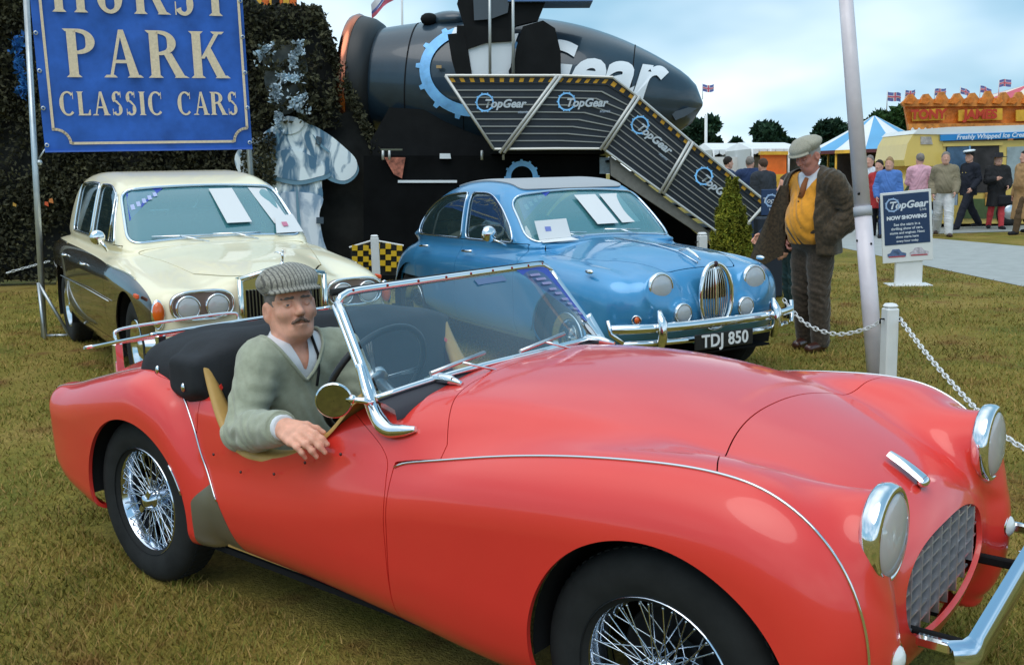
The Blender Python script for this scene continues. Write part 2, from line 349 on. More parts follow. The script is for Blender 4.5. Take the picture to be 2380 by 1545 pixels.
def nets(f, lo, hi, h, it=4, eps=None, slack=1.35):
    lo = np.asarray(lo, float); hi = np.asarray(hi, float); B = 4
    nb = np.ceil((hi - lo) / (h * B)).astype(int); n = nb * B + 1
    c = [lo[k] + h * B * (np.arange(nb[k]) + .5) for k in range(3)]
    Cx, Cy, Cz = np.meshgrid(*c, indexing='ij'); cv = f(Cx.ravel(), Cy.ravel(), Cz.ravel()).reshape(nb)
    act = np.abs(cv) < h * B * .87 * slack
    sgn = np.where(cv < 0, -1., 1.)
    val = np.empty(n, np.float32)
    up = lambda A: np.repeat(np.repeat(np.repeat(A, B, 0), B, 1), B, 2)
    u = up(sgn); val[:-1, :-1, :-1] = u; val[-1] = 1; val[:, -1] = 1; val[:, :, -1] = 1
    M = np.zeros(n, bool); a = up(act)
    for dx in (0, 1):
        for dy in (0, 1):
            for dz in (0, 1): M[dx:dx + a.shape[0], dy:dy + a.shape[1], dz:dz + a.shape[2]] |= a
    idx = np.nonzero(M); P = np.stack([lo[k] + h * idx[k] for k in range(3)], 1)
    val[idx] = ev(f, P)
    s = val < 0
    cnt = np.zeros(tuple(n - 1), np.int8)
    for dx in (0, 1):
        for dy in (0, 1):
            for dz in (0, 1): cnt += s[dx:n[0] - 1 + dx, dy:n[1] - 1 + dy, dz:n[2] - 1 + dz]
    mixed = (cnt > 0) & (cnt < 8); ci = np.nonzero(mixed); vid = -np.ones(tuple(n - 1), np.int32); vid[ci] = np.arange(len(ci[0]))
    acc = np.zeros((len(ci[0]), 3)); w = np.zeros(len(ci[0]))
    for ax in range(3):
        o1, o2 = [k for k in range(3) if k != ax]
        for p in (0, 1):
            for q in (0, 1):
                A = [ci[0].copy(), ci[1].copy(), ci[2].copy()]; A[o1] = A[o1] + p; A[o2] = A[o2] + q; Bq = [x.copy() for x in A]; Bq[ax] = Bq[ax] + 1
                va = val[tuple(A)].astype(float); vb = val[tuple(Bq)].astype(float); m = (va < 0) != (vb < 0)
                t = np.where(m, va / np.where(m, va - vb, 1), 0); pt = np.zeros((len(va), 3)); pt[:, o1] = p; pt[:, o2] = q; pt[:, ax] = t
                acc[m] += pt[m]; w[m] += 1
    V = lo + h * (np.stack(ci, 1) + acc / w[:, None])
    Q = []
    for ax in range(3):
        o1, o2 = (ax + 1) % 3, (ax + 2) % 3
        sl0 = [slice(None)] * 3; sl1 = [slice(None)] * 3; sl0[ax] = slice(0, -1); sl1[ax] = slice(1, None)
        d = s[tuple(sl0)] != s[tuple(sl1)]
        e = np.array(np.nonzero(d)).T
        ok = (e[:, o1] > 0) & (e[:, o2] > 0) & (e[:, o1] < n[o1] - 1) & (e[:, o2] < n[o2] - 1); e = e[ok]
        fl = s[tuple(sl0)][tuple(e.T)]
        def g(a, b): k = e.copy(); k[:, o1] -= a; k[:, o2] -= b; return vid[tuple(k.T)]
        q = np.stack([g(1, 1), g(0, 1), g(0, 0), g(1, 0)], 1); q[~fl] = q[~fl][:, ::-1]; Q.append(q)
    Q = np.concatenate(Q)
    eps = eps or h * .5
    for _ in range(it):
        g = grad(f, V, eps); d = ev(f, V); g2 = (g * g).sum(1) + 1e-9; st = -(d / g2)[:, None] * g
        L = np.linalg.norm(st, axis=1); st *= np.minimum(1, h * .6 / (L + 1e-12))[:, None]; V = V + st
    N = grad(f, V, eps); N /= np.linalg.norm(N, axis=1)[:, None] + 1e-12
    d1 = np.linalg.norm(V[Q[:, 0]] - V[Q[:, 2]], axis=1); d2 = np.linalg.norm(V[Q[:, 1]] - V[Q[:, 3]], axis=1)
    T = np.where((d1 < d2)[:, None, None], Q[:, [0, 1, 2, 0, 2, 3]].reshape(-1, 2, 3), Q[:, [0, 1, 3, 1, 2, 3]].reshape(-1, 2, 3)).reshape(-1, 3)
    T = T[(T[:, 0] != T[:, 1]) & (T[:, 1] != T[:, 2]) & (T[:, 0] != T[:, 2])]
    return TM(V, N, T)
def compact(V, N, T):
    u, inv = np.unique(T, return_inverse=True); return TM(V[u], N[u], inv.reshape(-1, 3))
def cut(m, fv):
    """split a triangle mesh along the zero line of a per-vertex field; returns (negative side, positive side)"""
    if callable(fv): fv = fv(m.V[:, 0], m.V[:, 1], m.V[:, 2])
    fv = np.where(np.abs(fv) < 1e-6, 1e-6, fv); T = m.T
    if len(T) == 0: return m, m
    pos = fv[T] > 0; k = pos.sum(1); mixm = (k > 0) & (k < 3); Tm = T[mixm]; pm = pos[mixm]
    lone = np.where(k[mixm] == 1, pm.argmax(1), (~pm).argmax(1)); r = np.arange(len(Tm))
    a = Tm[r, lone]; b = Tm[r, (lone + 1) % 3]; c = Tm[r, (lone + 2) % 3]; nv = len(m.V)
    e = np.concatenate([np.stack([a, b], 1), np.stack([a, c], 1)]); e.sort(1); key = e[:, 0].astype(np.int64) * nv + e[:, 1]
    uk, inv = np.unique(key, return_inverse=True); e0 = uk // nv; e1 = uk % nv; t = fv[e0] / (fv[e0] - fv[e1])
    nV = m.V[e0] + t[:, None] * (m.V[e1] - m.V[e0]); nN = m.N[e0] + t[:, None] * (m.N[e1] - m.N[e0]); nN /= np.linalg.norm(nN, axis=1)[:, None] + 1e-12
    V = np.concatenate([m.V, nV]); N = np.concatenate([m.N, nN]); ab = inv[:len(a)] + nv; ac = inv[len(a):] + nv
    la = np.stack([a, ab, ac], 1); o1 = np.stack([ab, b, c], 1); o2 = np.stack([ab, c, ac], 1); lp = k[mixm] == 1
    P = np.concatenate([T[k == 3], la[lp], o1[~lp], o2[~lp]]); Q = np.concatenate([T[k == 0], la[~lp], o1[lp], o2[lp]])
    return compact(V, N, Q), compact(V, N, P)
def split_gap(m, f, g=.002):
    """two pieces parted by a gap of 2g"""
    fv = f(m.V[:, 0], m.V[:, 1], m.V[:, 2])
    if g == 0: return cut(m, fv)
    return cut(m, fv + g)[0], cut(m, fv - g)[1]
def bnd_edges(T):
    e = np.concatenate([T[:, [0, 1]], T[:, [1, 2]], T[:, [2, 0]]]); s = np.sort(e, 1); n = s.max() + 1 if len(s) else 1
    key = s[:, 0].astype(np.int64) * n + s[:, 1]; u, i, c = np.unique(key, return_index=True, return_counts=True)
    return e[i[c == 1]]
def loops(m, sel=None, minlen=6):
    """boundary polylines (optionally only verts where sel is true)"""
    E = bnd_edges(m.T)
    if sel is not None: E = E[sel[E[:, 0]] & sel[E[:, 1]]]
    nxt = {}; 
    for a, b in E: nxt.setdefault(int(a), []).append(int(b))
    has = set(int(b) for a, b in E); starts = [a for a in nxt if a not in has] + list(nxt)
    used = set(); out = []
    for st in starts:
        if st in used or st not in nxt: continue
        L = [st]; used.add(st)
        while True:
            c = [x for x in nxt.get(L[-1], []) if x not in used]
            if not c: break
            L.append(c[0]); used.add(c[0])
        closed = L[0] in nxt.get(L[-1], [])
        if len(L) >= minlen: out.append((np.array(L), closed))
    return out
def resample(P, step, closed=False):
    if closed: P = np.concatenate([P, P[:1]])
    d = np.r_[0, np.cumsum(np.linalg.norm(np.diff(P, axis=0), axis=1))]; n = max(3, int(d[-1] / step)); t = np.linspace(0, d[-1], n + 1)
    if closed: t = t[:-1]
    return np.stack([np.interp(t, d, P[:, k]) for k in range(3)], 1)
def flange(m, depth=.012):
    """turn the open edges of a panel inward so that it has thickness"""
    E = bnd_edges(m.T)
    if len(E) == 0: return m
    u, inv = np.unique(E, return_inverse=True); inv = inv.reshape(-1, 2); k = len(u); b = len(m.V)
    A = m.V[u]; Bv = A - m.N[u] * depth; i, j = inv[:, 0], inv[:, 1]
    nrm = np.zeros((k, 3)); fn = np.cross(A[j] - A[i], m.N[u][i]); 
    np.add.at(nrm, i, fn); np.add.at(nrm, j, fn); nrm /= np.linalg.norm(nrm, axis=1)[:, None] + 1e-12
    T = np.concatenate([np.stack([j, i, i + k], 1), np.stack([j, i + k, j + k], 1)]) + b
    return TM(np.concatenate([m.V, A, Bv]), np.concatenate([m.N, nrm, nrm]), np.concatenate([m.T, T]))
def tm_mesh(name, m, custom=True):
    me = bpy.data.meshes.new(name); V = np.ascontiguousarray(m.V, np.float32); T = np.ascontiguousarray(m.T, np.int32)
    me.vertices.add(len(V)); me.vertices.foreach_set('co', V.ravel()); me.loops.add(T.size); me.loops.foreach_set('vertex_index', T.ravel())
    me.polygons.add(len(T)); me.polygons.foreach_set('loop_start', np.arange(0, T.size, 3, dtype=np.int32)); 
    me.polygons.foreach_set('use_smooth', np.ones(len(T), bool)); me.update(calc_edges=True); me.validate()
    if custom and len(me.vertices) == len(V): me.normals_split_custom_set_from_vertices(m.N.tolist())
    return me
def tm_obj(name, m, mt, parent=None, fl=0., custom=True):
    if fl: m = flange(m, fl)
    return link(name, tm_mesh(name, m, custom), mt, parent)
def islands(m):
    """split into connected pieces"""
    n = len(m.V); lab = np.arange(n)
    for _ in range(400):
        l0 = lab.copy(); mn = lab[m.T].min(1)
        for k in range(3): np.minimum.at(lab, m.T[:, k], mn)
        lab = lab[lab]
        if (lab == l0).all(): break
    tl = lab[m.T[:, 0]]; return [compact(m.V, m.N, m.T[tl == u]) for u in np.unique(tl)]
def offset(m, d): return TM(m.V + m.N * d, m.N, m.T)
def mirror_y(m): s = np.array([1, -1, 1.]); return TM(m.V * s, m.N * s, m.T[:, ::-1])
def smooth_line(P, it=4, closed=False):
    P = P.copy()
    for _ in range(it):
        if closed: P = .5 * P + .25 * (np.roll(P, 1, 0) + np.roll(P, -1, 0))
        else: P[1:-1] = .5 * P[1:-1] + .25 * (P[:-2] + P[2:])
    return P
# capsule-like primitives for bodies
def cap(x, y, z, a, b, ra, rb):
    ax, ay, az = a; dx, dy, dz = b[0] - ax, b[1] - ay, b[2] - az; L = dx * dx + dy * dy + dz * dz + 1e-12
    t = np.clip(((x - ax) * dx + (y - ay) * dy + (z - az) * dz) / L, 0, 1)
    return np.sqrt((x - ax - t * dx) ** 2 + (y - ay - t * dy) ** 2 + (z - az - t * dz) ** 2) - (ra + (rb - ra) * t)
def ell(x, y, z, c, r, M=None):
    px, py, pz = x - c[0], y - c[1], z - c[2]
    if M is not None:  # rows of M are the local axes
        px, py, pz = M[0][0] * px + M[0][1] * py + M[0][2] * pz, M[1][0] * px + M[1][1] * py + M[1][2] * pz, M[2][0] * px + M[2][1] * py + M[2][2] * pz
    k = np.sqrt((px / r[0]) ** 2 + (py / r[1]) ** 2 + (pz / r[2]) ** 2); k2 = np.sqrt((px / r[0] ** 2) ** 2 + (py / r[1] ** 2) ** 2 + (pz / r[2] ** 2) ** 2)
    return np.where(k2 > 1e-9, k * (k - 1) / (k2 + 1e-9), -min(r))

# ================================================================ ground
def ground_mat():
    m = bpy.data.materials.new('grass_ground'); m.use_nodes = True; n = m.node_tree.nodes; l = m.node_tree.links; b = n['Principled BSDF']
    b.inputs['Roughness'].default_value = .9; b.inputs['Specular IOR Level'].default_value = .15
    tcn = n.new('ShaderNodeTexCoord')
    def noise(s, d=6, r=.6):
        z = n.new('ShaderNodeTexNoise'); z.inputs['Scale'].default_value = s; z.inputs['Detail'].default_value = d; z.inputs['Roughness'].default_value = r; l.new(tcn.outputs['Object'], z.inputs['Vector']); return z
    a = noise(.9); r = n.new('ShaderNodeValToRGB'); l.new(a.outputs['Fac'], r.inputs[0])
    e = r.color_ramp.elements; e[0].position = .34; e[0].color = (.150, .155, .025, 1); e[1].position = .66; e[1].color = (.37, .26, .07, 1)
    e2 = r.color_ramp.elements.new(.5); e2.color = (.27, .215, .042, 1)
    rd = noise(2.3, 4, .6); rm_ = n.new('ShaderNodeMapRange'); rm_.inputs['From Min'].default_value = .55; rm_.inputs['From Max'].default_value = .70; l.new(rd.outputs['Fac'], rm_.inputs['Value'])
    mx = n.new('ShaderNodeMix'); mx.data_type = 'RGBA'; l.new(rm_.outputs[0], mx.inputs['Factor']); l.new(r.outputs[0], mx.inputs['A']); mx.inputs['B'].default_value = (.21, .105, .032, 1)
    c = noise(38, 5, .7); r2 = n.new('ShaderNodeMapRange'); r2.inputs['From Min'].default_value = .3; r2.inputs['From Max'].default_value = .7; r2.inputs['To Min'].default_value = .55; r2.inputs['To Max'].default_value = 1.35
    l.new(c.outputs['Fac'], r2.inputs['Value'])
    x = n.new('ShaderNodeVectorMath'); x.operation = 'SCALE'; l.new(mx.outputs['Result'], x.inputs[0]); l.new(r2.outputs[0], x.inputs['Scale']); l.new(x.outputs[0], b.inputs['Base Color'])
    d = noise(90, 3); u = n.new('ShaderNodeBump'); u.inputs['Strength'].default_value = .8; u.inputs['Distance'].default_value = .03; l.new(d.outputs['Fac'], u.inputs['Height']); l.new(u.outputs[0], b.inputs['Normal'])
    return m
GM = ground_mat()
mb = MB(); rs = [0, 3, 8, 20, 60, 200, 800, 2000]
mb.add([(0, 0, 0)] + [(r * math.cos(a), r * math.sin(a), 0) for r in rs[1:] for a in np.arange(32) * 2 * PI / 32],
       [(0, 1 + i, 1 + (i + 1) % 32) for i in range(32)] + [(1 + 32 * k + i, 1 + 32 * (k + 1) + i, 1 + 32 * (k + 1) + (i + 1) % 32, 1 + 32 * k + (i + 1) % 32) for k in range(len(rs) - 2) for i in range(32)])
setp(mb.build('ground', GM), kind='structure')

# ---- short mown grass, thinning out with distance
def grass_field():
    R_ = np.random.RandomState(5); N = 420000
    r = 1.6 * (16 / 1.6) ** (R_.rand(N) ** 1.25); th = YAW + rad(40) * (2 * R_.rand(N) - 1)
    x = CAM[0] + r * np.cos(th); y = CAM[1] + r * np.sin(th)
    mowed = (np.abs(x - 1.0) < 1.75) & (np.abs(y) < .52); wheel = np.zeros(N, bool)
    for cx in (.02, 2.245): wheel |= (np.abs(x - cx) < .10) & (np.abs(np.abs(y) - .575) < .085)
    k = ~(mowed | wheel); x, y, r = x[k], y[k], r[k]
    poly = [gnd(*p_) for p_ in ((1700, 546), (1960, 578), (2150, 619), (2380, 668), (2700, 741), (2700, 602), (2380, 573), (2150, 553), (1960, 517), (1700, 505))]; onpath = np.zeros(len(x), bool)
    for p_, q_ in zip(poly, poly[1:] + poly[:1]): onpath ^= ((p_[1] > y) != (q_[1] > y)) & (x < p_[0] + (y - p_[1]) * (q_[0] - p_[0]) / (q_[1] - p_[1] + 1e-12))
    k = ~onpath; x, y, r = x[k], y[k], r[k]
    patch = np.sin(x * 2.1 + 1.3 * np.sin(y * 1.7)) * np.sin(y * 2.6 + .8 * np.sin(x * 3.1)) ; n = len(x); keep = R_.rand(n) < .72 + .28 * patch; x, y, r, patch = x[keep], y[keep], r[keep], patch[keep]; n = len(x)
    hgt = (.015 + .022 * R_.rand(n) ** 1.5) * (1 + .25 * patch) * (1 + .012 * r); w = (.0016 + .0016 * R_.rand(n)) * (.55 + .15 * r); a = R_.rand(n) * 2 * PI; ln = hgt * (.25 + 1.0 * R_.rand(n)); b = R_.rand(n) * 2 * PI
    P = np.stack([x, y, np.zeros(n)], 1); d = np.stack([np.cos(a), np.sin(a), np.zeros(n)], 1) * w[:, None]; tip = P + np.stack([np.cos(b) * ln, np.sin(b) * ln, hgt], 1)
    V = np.stack([P - d, P + d, tip], 1).reshape(-1, 3); T = np.arange(3 * n).reshape(-1, 3)
    me = bpy.data.meshes.new('grass'); me.vertices.add(len(V)); me.vertices.foreach_set('co', V.astype(np.float32).ravel()); me.loops.add(T.size); me.loops.foreach_set('vertex_index', T.astype(np.int32).ravel())
    me.polygons.add(n); me.polygons.foreach_set('loop_start', np.arange(0, T.size, 3, dtype=np.int32)); me.update(calc_edges=True)
    m = bpy.data.materials.new('grass_blade'); m.use_nodes = True; nn = m.node_tree.nodes; l = m.node_tree.links; bs = nn['Principled BSDF']; bs.inputs['Roughness'].default_value = .7; bs.inputs['Specular IOR Level'].default_value = .2
    g = nn.new('ShaderNodeNewGeometry'); r1 = nn.new('ShaderNodeValToRGB'); l.new(g.outputs['Random Per Island'], r1.inputs[0]); e = r1.color_ramp.elements
    e[0].position = 0; e[0].color = (.110, .130, .018, 1); e[1].position = 1; e[1].color = (.40, .25, .09, 1); q = e.new(.45); q.color = (.225, .19, .036, 1); q = e.new(.75); q.color = (.33, .23, .058, 1)
    tcn = nn.new('ShaderNodeTexCoord'); z = nn.new('ShaderNodeTexNoise'); z.inputs['Scale'].default_value = 1.3; z.inputs['Detail'].default_value = 4; l.new(tcn.outputs['Object'], z.inputs['Vector'])
    z2 = nn.new('ShaderNodeTexNoise'); z2.inputs['Scale'].default_value = 2.3; z2.inputs['Detail'].default_value = 4; z2.inputs['Roughness'].default_value = .6; l.new(tcn.outputs['Object'], z2.inputs['Vector'])
    m2 = nn.new('ShaderNodeMapRange'); m2.inputs['From Min'].default_value = .53; m2.inputs['From Max'].default_value = .70; m2.inputs['To Max'].default_value = .75; l.new(z2.outputs['Fac'], m2.inputs['Value'])
    mx = nn.new('ShaderNodeMix'); mx.data_type = 'RGBA'; l.new(m2.outputs[0], mx.inputs['Factor']); l.new(r1.outputs[0], mx.inputs['A']); mx.inputs['B'].default_value = (.27, .13, .04, 1)
    mr = nn.new('ShaderNodeMapRange'); mr.inputs['From Min'].default_value = .3; mr.inputs['From Max'].default_value = .7; mr.inputs['To Min'].default_value = .62; mr.inputs['To Max'].default_value = 1.45; l.new(z.outputs['Fac'], mr.inputs['Value'])
    sc = nn.new('ShaderNodeVectorMath'); sc.operation = 'SCALE'; l.new(mx.outputs['Result'], sc.inputs[0]); l.new(mr.outputs[0], sc.inputs['Scale']); l.new(sc.outputs[0], bs.inputs['Base Color'])
    setp(link('grass', me, m), 'short dry mown grass over the show ground', 'grass', kind='stuff')
grass_field()

# ================================================================ red roadster
RED = mat('red_paint', (.80, .040, .028), .40, 0, .5, coat=.85, coat_rough=.08, vary=(3, .03))
TAN = mat('tan_leather', (.56, .33, .10), .5, bump=(120, .25, .002), vary=(14, .08))
HOODM = mat('black_canvas', (.016, .018, .022), .82, bump=(160, .3, .003), vary=(7, .35))
SEATM = mat('black_leather', (.02, .02, .021), .45, bump=(60, .2, .003))
REFL = mat('reflector_silver', (.90, .91, .90), .10, 1., bump=(26, .12, .02)); LGLASS = glass_mat('lamp_glass_clear', (.93, .95, .95), .05, .46, (.97, .98, .98))  # white mixed into the lamp glass paints in the bright reflected sky
LENS = mat('lens_glass', (.75, .78, .76), .12, 0, .8, coat=1., bump=(60, .25, .003))
AMBER = mat('amber_lens', (.80, .13, .012), .18, 0, .6, coat=.6)
TYRE = mat('tyre_rubber', (.022, .023, .023), .8, spec=.25, bump=(50, .2, .003), vary=(9, .25))
def sd_(x): return x
def red_body():
    HULL = Prof([(-.745, .36), (-.765, .50), (-.755, .60), (-.715, .685), (-.5, .775), (-.3, .825), (0, .862), (.2, .872), (.44, .878), (.9, .892), (1.28, .905), (1.45, .925), (1.7, .932), (1.95, .915),
                 (2.2, .872), (2.4, .815), (2.55, .755), (2.65, .69), (2.715, .61), (2.735, .52), (2.735, .42), (2.70, .32), (2.62, .25), (2.4, .215), (1.7, .19), (.6, .215), (-.3, .235), (-.62, .28)], n=8)
    FW = Prof([(.30, .50), (.8, .575), (1.1, .64), (1.337, .712), (1.665, .782), (1.95, .824), (2.2, .846), (2.37, .850), (2.5, .83), (2.61, .77), (2.69, .68), (2.74, .57), (2.755, .46), (2.74, .34), (2.70, .26), (2.6, .205), (1.9, .178), (1.0, .198), (.35, .23)], n=8)
    RW = Prof([(-.768, .56), (-.772, .645), (-.72, .672), (-.55, .695), (-.313, .752), (-.045, .812), (.08, .826), (.19, .806), (.295, .755), (.387, .645), (.44, .53), (.462, .40), (.468, .30), (.45, .225), (.2, .215), (-.30, .222), (-.42, .235), (-.58, .262), (-.68, .305), (-.738, .37), (-.757, .47)], n=8)
    hw = spl([-.8, -.74, -.5, -.2, .3, .8, 1.2, 1.45, 1.7, 2.0, 2.4, 2.6, 2.8], [.44, .50, .57, .60, .632, .642, .642, .635, .61, .59, .575, .55, .52])
    fw = spl([.3, .6, 1., 1.4, 1.7, 1.95, 2.3, 2.5, 2.62, 2.70, 2.78], [.650, .655, .662, .682, .702, .708, .706, .695, .672, .645, .60])
    rw = spl([-.8, -.74, -.6, -.4, -.1, .15, .32, .42, .5], [.60, .625, .655, .68, .70, .70, .69, .678, .668])
    def f(x, y, z):
        a = np.abs(y); ss = np.clip((x - 2.1) / .6, 0, 1); ss = ss * ss * (3 - 2 * ss); rs = np.clip((-x - .1) / .5, 0, 1); 
        cd = np.where(x < .9, .05 + .07 * rs, .085)
        h = HULL(x + .05 * ss * (a / .5) ** 2 - .05 * rs * (a / .5) ** 2, z + cd * (a / .6) ** 2.4 * np.clip((z - .4) / .3, 0, 1))
        tuck = .05 * np.clip((.5 - z) / .3, 0, 1) ** 2 + .03 * np.clip((z - .55) / .3, 0, 1) ** 1.5
        hull = smax(h, a - hw(x) + tuck, .14)
        t2 = .045 * np.clip((.42 - z) / .25, 0, 1) ** 2
        w1 = smax(smax(FW(x, z + 1.3 * (a - .55) ** 2), a - fw(x) + t2, .16), .40 - a, .10)
        w2 = smax(smax(RW(x, z + 1.3 * (a - .54) ** 2), a - rw(x) + t2 * .3, .12), .42 - a, .10)
        pod = smax(cap(x, a, z, (2.22, .415, .665), (2.72, .43, .715), .085, .099), x - 2.688, .012)
        d = smin(hull, w1, .045); d = smin(d, pod, .075)
        # bonnet bulge
        return smin(d, w2, .04)
    return nets(f, (-.80, -.74, .14), (2.80, .74, 1.0), .0125, it=5, eps=.006)

red = empty('sports_car', (0, 0, 0), 0, 'bright red open two-seat vintage sports car with wire wheels in front', 'car')
m = red_body()
AB = np.abs
m = compact(m.V, m.N, m.T[~((m.N[m.T].mean(1)[:, 2] < -.75) & (AB(m.V[m.T].mean(1)[:, 1]) < .62))])
# wheel arches and cockpit openings
def arch(cx, cz, rx, rz): return lambda x, y, z: np.where(AB(y) > .565, (np.sqrt(((x - cx) / rx) ** 2 + ((z - cz) / np.where(z < cz, rz * 1.4, rz)) ** 2) - 1) * rz, .5)
m = cut(m, arch(2.262, .345, .343, .338))[1]
m = cut(m, arch(.035, .33, .335, .318))[1]
zc_ = spl([.40, .415, .436, .486, .55, .60, .66, .758, .984, 1.10, 1.20, 1.259, 1.30], [1.10, .95, .885, .775, .68, .638, .617, .613, .675, .745, .845, .915, 1.08])
fx = lambda x, y: x - np.clip(x - .8, 0, .5) / .5 * .13 * np.clip(1 - (y / .58) ** 2, 0, 1)
m = cut(m, lambda x, y, z: np.where((x > .395) & (x < 1.47), zc_(np.clip(fx(x, y), .40, 1.30)) - z, .3))[1]
mouth = lambda x, y, z: np.where(x > 2.4, ((AB(y) / .322) ** 2.5 + (AB(z - .505) / .118) ** 2.5) ** .4 - 1, 9.) * .12
m = cut(m, mouth)[1]
# panel lines
def chip(nm, part, mt=RED, fl=.014): return tm_obj(nm, part, mt, red, fl)
bead_y = spl([-1, .2, .5, 1.3, 1.5, 2.2, 2.6, 3], [.565, .585, .60, .640, .632, .603, .59, .56])
# rear wings
wfx = spl([.1, .2, .26, .36, .44, .50, .56, .644, .70, .756, .795, .82, .9], [.625, .62, .61, .565, .515, .475, .436, .396, .358, .302, .22, .10, .0])
RWI, rest = split_gap(m, lambda x, y, z: np.maximum(np.maximum(bead_y(x) - AB(y), x - wfx(z)), np.where(z > .79, (z - .79) * 0 - 1, -1)), .0018)
FWI, rest = split_gap(rest, lambda x, y, z: np.maximum(bead_y(x) - AB(y), 1.398 - x), .0018)
# door: rear edge follows the wing, front edge sweeps back at the top
dfx = spl([.1, .2, .5, .66, .71, .75, .79, .83, .9], [1.405, 1.402, 1.388, 1.378, 1.36, 1.30, 1.20, 1.08, .98])
DOOR, rest = split_gap(rest, lambda x, y, z: np.maximum(np.maximum(x - dfx(z), .40 - x), .5 - AB(y) + 0 * z), .0018)
FRONT, rest = split_gap(rest, lambda x, y, z: 2.245 + .12 * (AB(y) / .56) ** 2.2 - x, .0018)
BON, rest = split_gap(rest, lambda x, y, z: np.maximum(1.47 + .10 * np.clip((AB(y) - .35) / .25, 0, 1) ** 2 - x, .30 - z), .0016)
BOOT, REST = split_gap(rest, lambda x, y, z: np.maximum(np.maximum(x + .22, AB(y) - .40 + .25 * np.clip(x + .45, 0, .2) ** 1.5), .52 - z), .0016)
sidecut = lambda mm: cut(mm, lambda x, y, z: y)
for wng, nm in ((RWI, 'rear_wing'), (FWI, 'front_wing'), (DOOR, 'door')):
    for p in sidecut(wng):
        # keep only outer skin pieces
        if nm == 'rear_wing':
            st, p = cut(p, lambda x, y, z: np.maximum(np.where(x < .2, 1., 0) + .395 + .16 * np.clip((z - .40) / .12, 0, 1) ** 1.3 - x, z - .515 + .25 * (.52 - x)))
            if len(st.T) > 20: chip('stone_guard', st, mat('stone_guard_metal', (.40, .37, .33), .38, .9), .004)
        chip(nm, p)
FB = chip('front_panel', FRONT); chip('bonnet', BON); chip('boot_lid', BOOT); _is = sorted(islands(REST), key=lambda q: -len(q.T)); chip('body_shell', _is[0]); [chip('body_panel', q) for q in _is[1:] if len(q.T) > 60]
# chrome beading along the wing joints
def bead(mm, sel, r, nm, mt=CHROME, step=.02, out=.002):
    for L, closed in loops(mm, sel, 12):
        P = smooth_line(resample(mm.V[L] + mm.N[L] * out, step), 3)
        if len(P) > 5: MB().tube(P, r, 6).build(nm, mt, red)
wn_ = FWI
bead(FWI, (AB(AB(FWI.V[:, 1]) - bead_y(FWI.V[:, 0])) < .006) & (FWI.V[:, 2] > .30), .0036, 'wing_beading')
bead(RWI, (AB(AB(RWI.V[:, 1]) - bead_y(RWI.V[:, 0])) < .006) & (RWI.V[:, 2] > .5), .0032, 'wing_beading', mat('silver_beading', (.7, .55, .55), .3, .8))
bead(RWI, (RWI.V[:, 0] > .30) & (RWI.V[:, 2] > .42) & (AB(RWI.V[:, 1]) > bead_y(RWI.V[:, 0]) + .004), .0036, 'wing_beading')
# tan capping round the cockpit edge of each door
for sgn in (-1, 1):
    xs = np.linspace(.442, 1.27, 60); P = []
    for x in xs:
        z = float(zc_(x)); z = min(z, .872); P.append((x, z))
    yb = lambda z: sgn * (.640 - .03 * max(0, (z - .55) / .3))
    G = []
    for i, (x, z) in enumerate(P):
        w = .074 * min(1, (i + 2) / 14, (62 - i) / 10) + .012
        y0 = yb(z); G.append([(x, y0 + sgn * .006, z - .012), (x, y0 + sgn * .006, z + .003), (x, y0 - sgn * .012, z + .012), (x, y0 - sgn * w * .8, z + .010), (x, y0 - sgn * (w + .012), z - .01), (x, y0 - sgn * (w + .012), z - .05)])
    MB().grid(G if sgn < 0 else [r[::-1] for r in G]).build('door_capping', TAN, red)
    # inner door card and sill trim
    MB().box((.5, sgn * .60 - .008, .24), (1.36, sgn * .60 + .008, .60)).build('door_card', TAN, red)
    for x, z in ((.53, .60), (.68, .565), (.86, .59), (1.02, .655), (1.19, .71)):
        MB().ball((x, sgn * (.657), z - .01), (.0055, .004, .0055), 8).build('fastener', mat('dull_stud', (.12, .05, .05), .4, .6), red)
# floor, firewall, wheel wells
mb = MB(); mb.box((.35, -.60, .205), (1.45, .60, .225)); mb.box((1.43, -.56, .226), (1.46, .56, .74)); mb.box((.30, -.56, .226), (.33, .56, .80)); mb.build('cockpit_floor', DARK, red)
for cx, rr in ((2.262, .345), (.035, .335)):
    for sgn in (-1, 1):
        mb = MB(); n = 28; G = []
        for i in range(n + 1):
            a = -.12 + (PI + .24) * i / n; x, z = cx + (rr + .004) * math.cos(a), .34 + (rr + .002) * math.sin(a); G.append([(x, sgn * .672, z), (x, sgn * .32, z)])
        mb.grid(G); mb.add([(cx - .35, sgn * .33, .21), (cx + .35, sgn * .33, .21), (cx + .30, sgn * .33, .55), (cx, sgn * .33, .66), (cx - .30, sgn * .33, .55)], [(0, 1, 2, 3, 4)])
        mb.build('wheel_well', DARK, red)

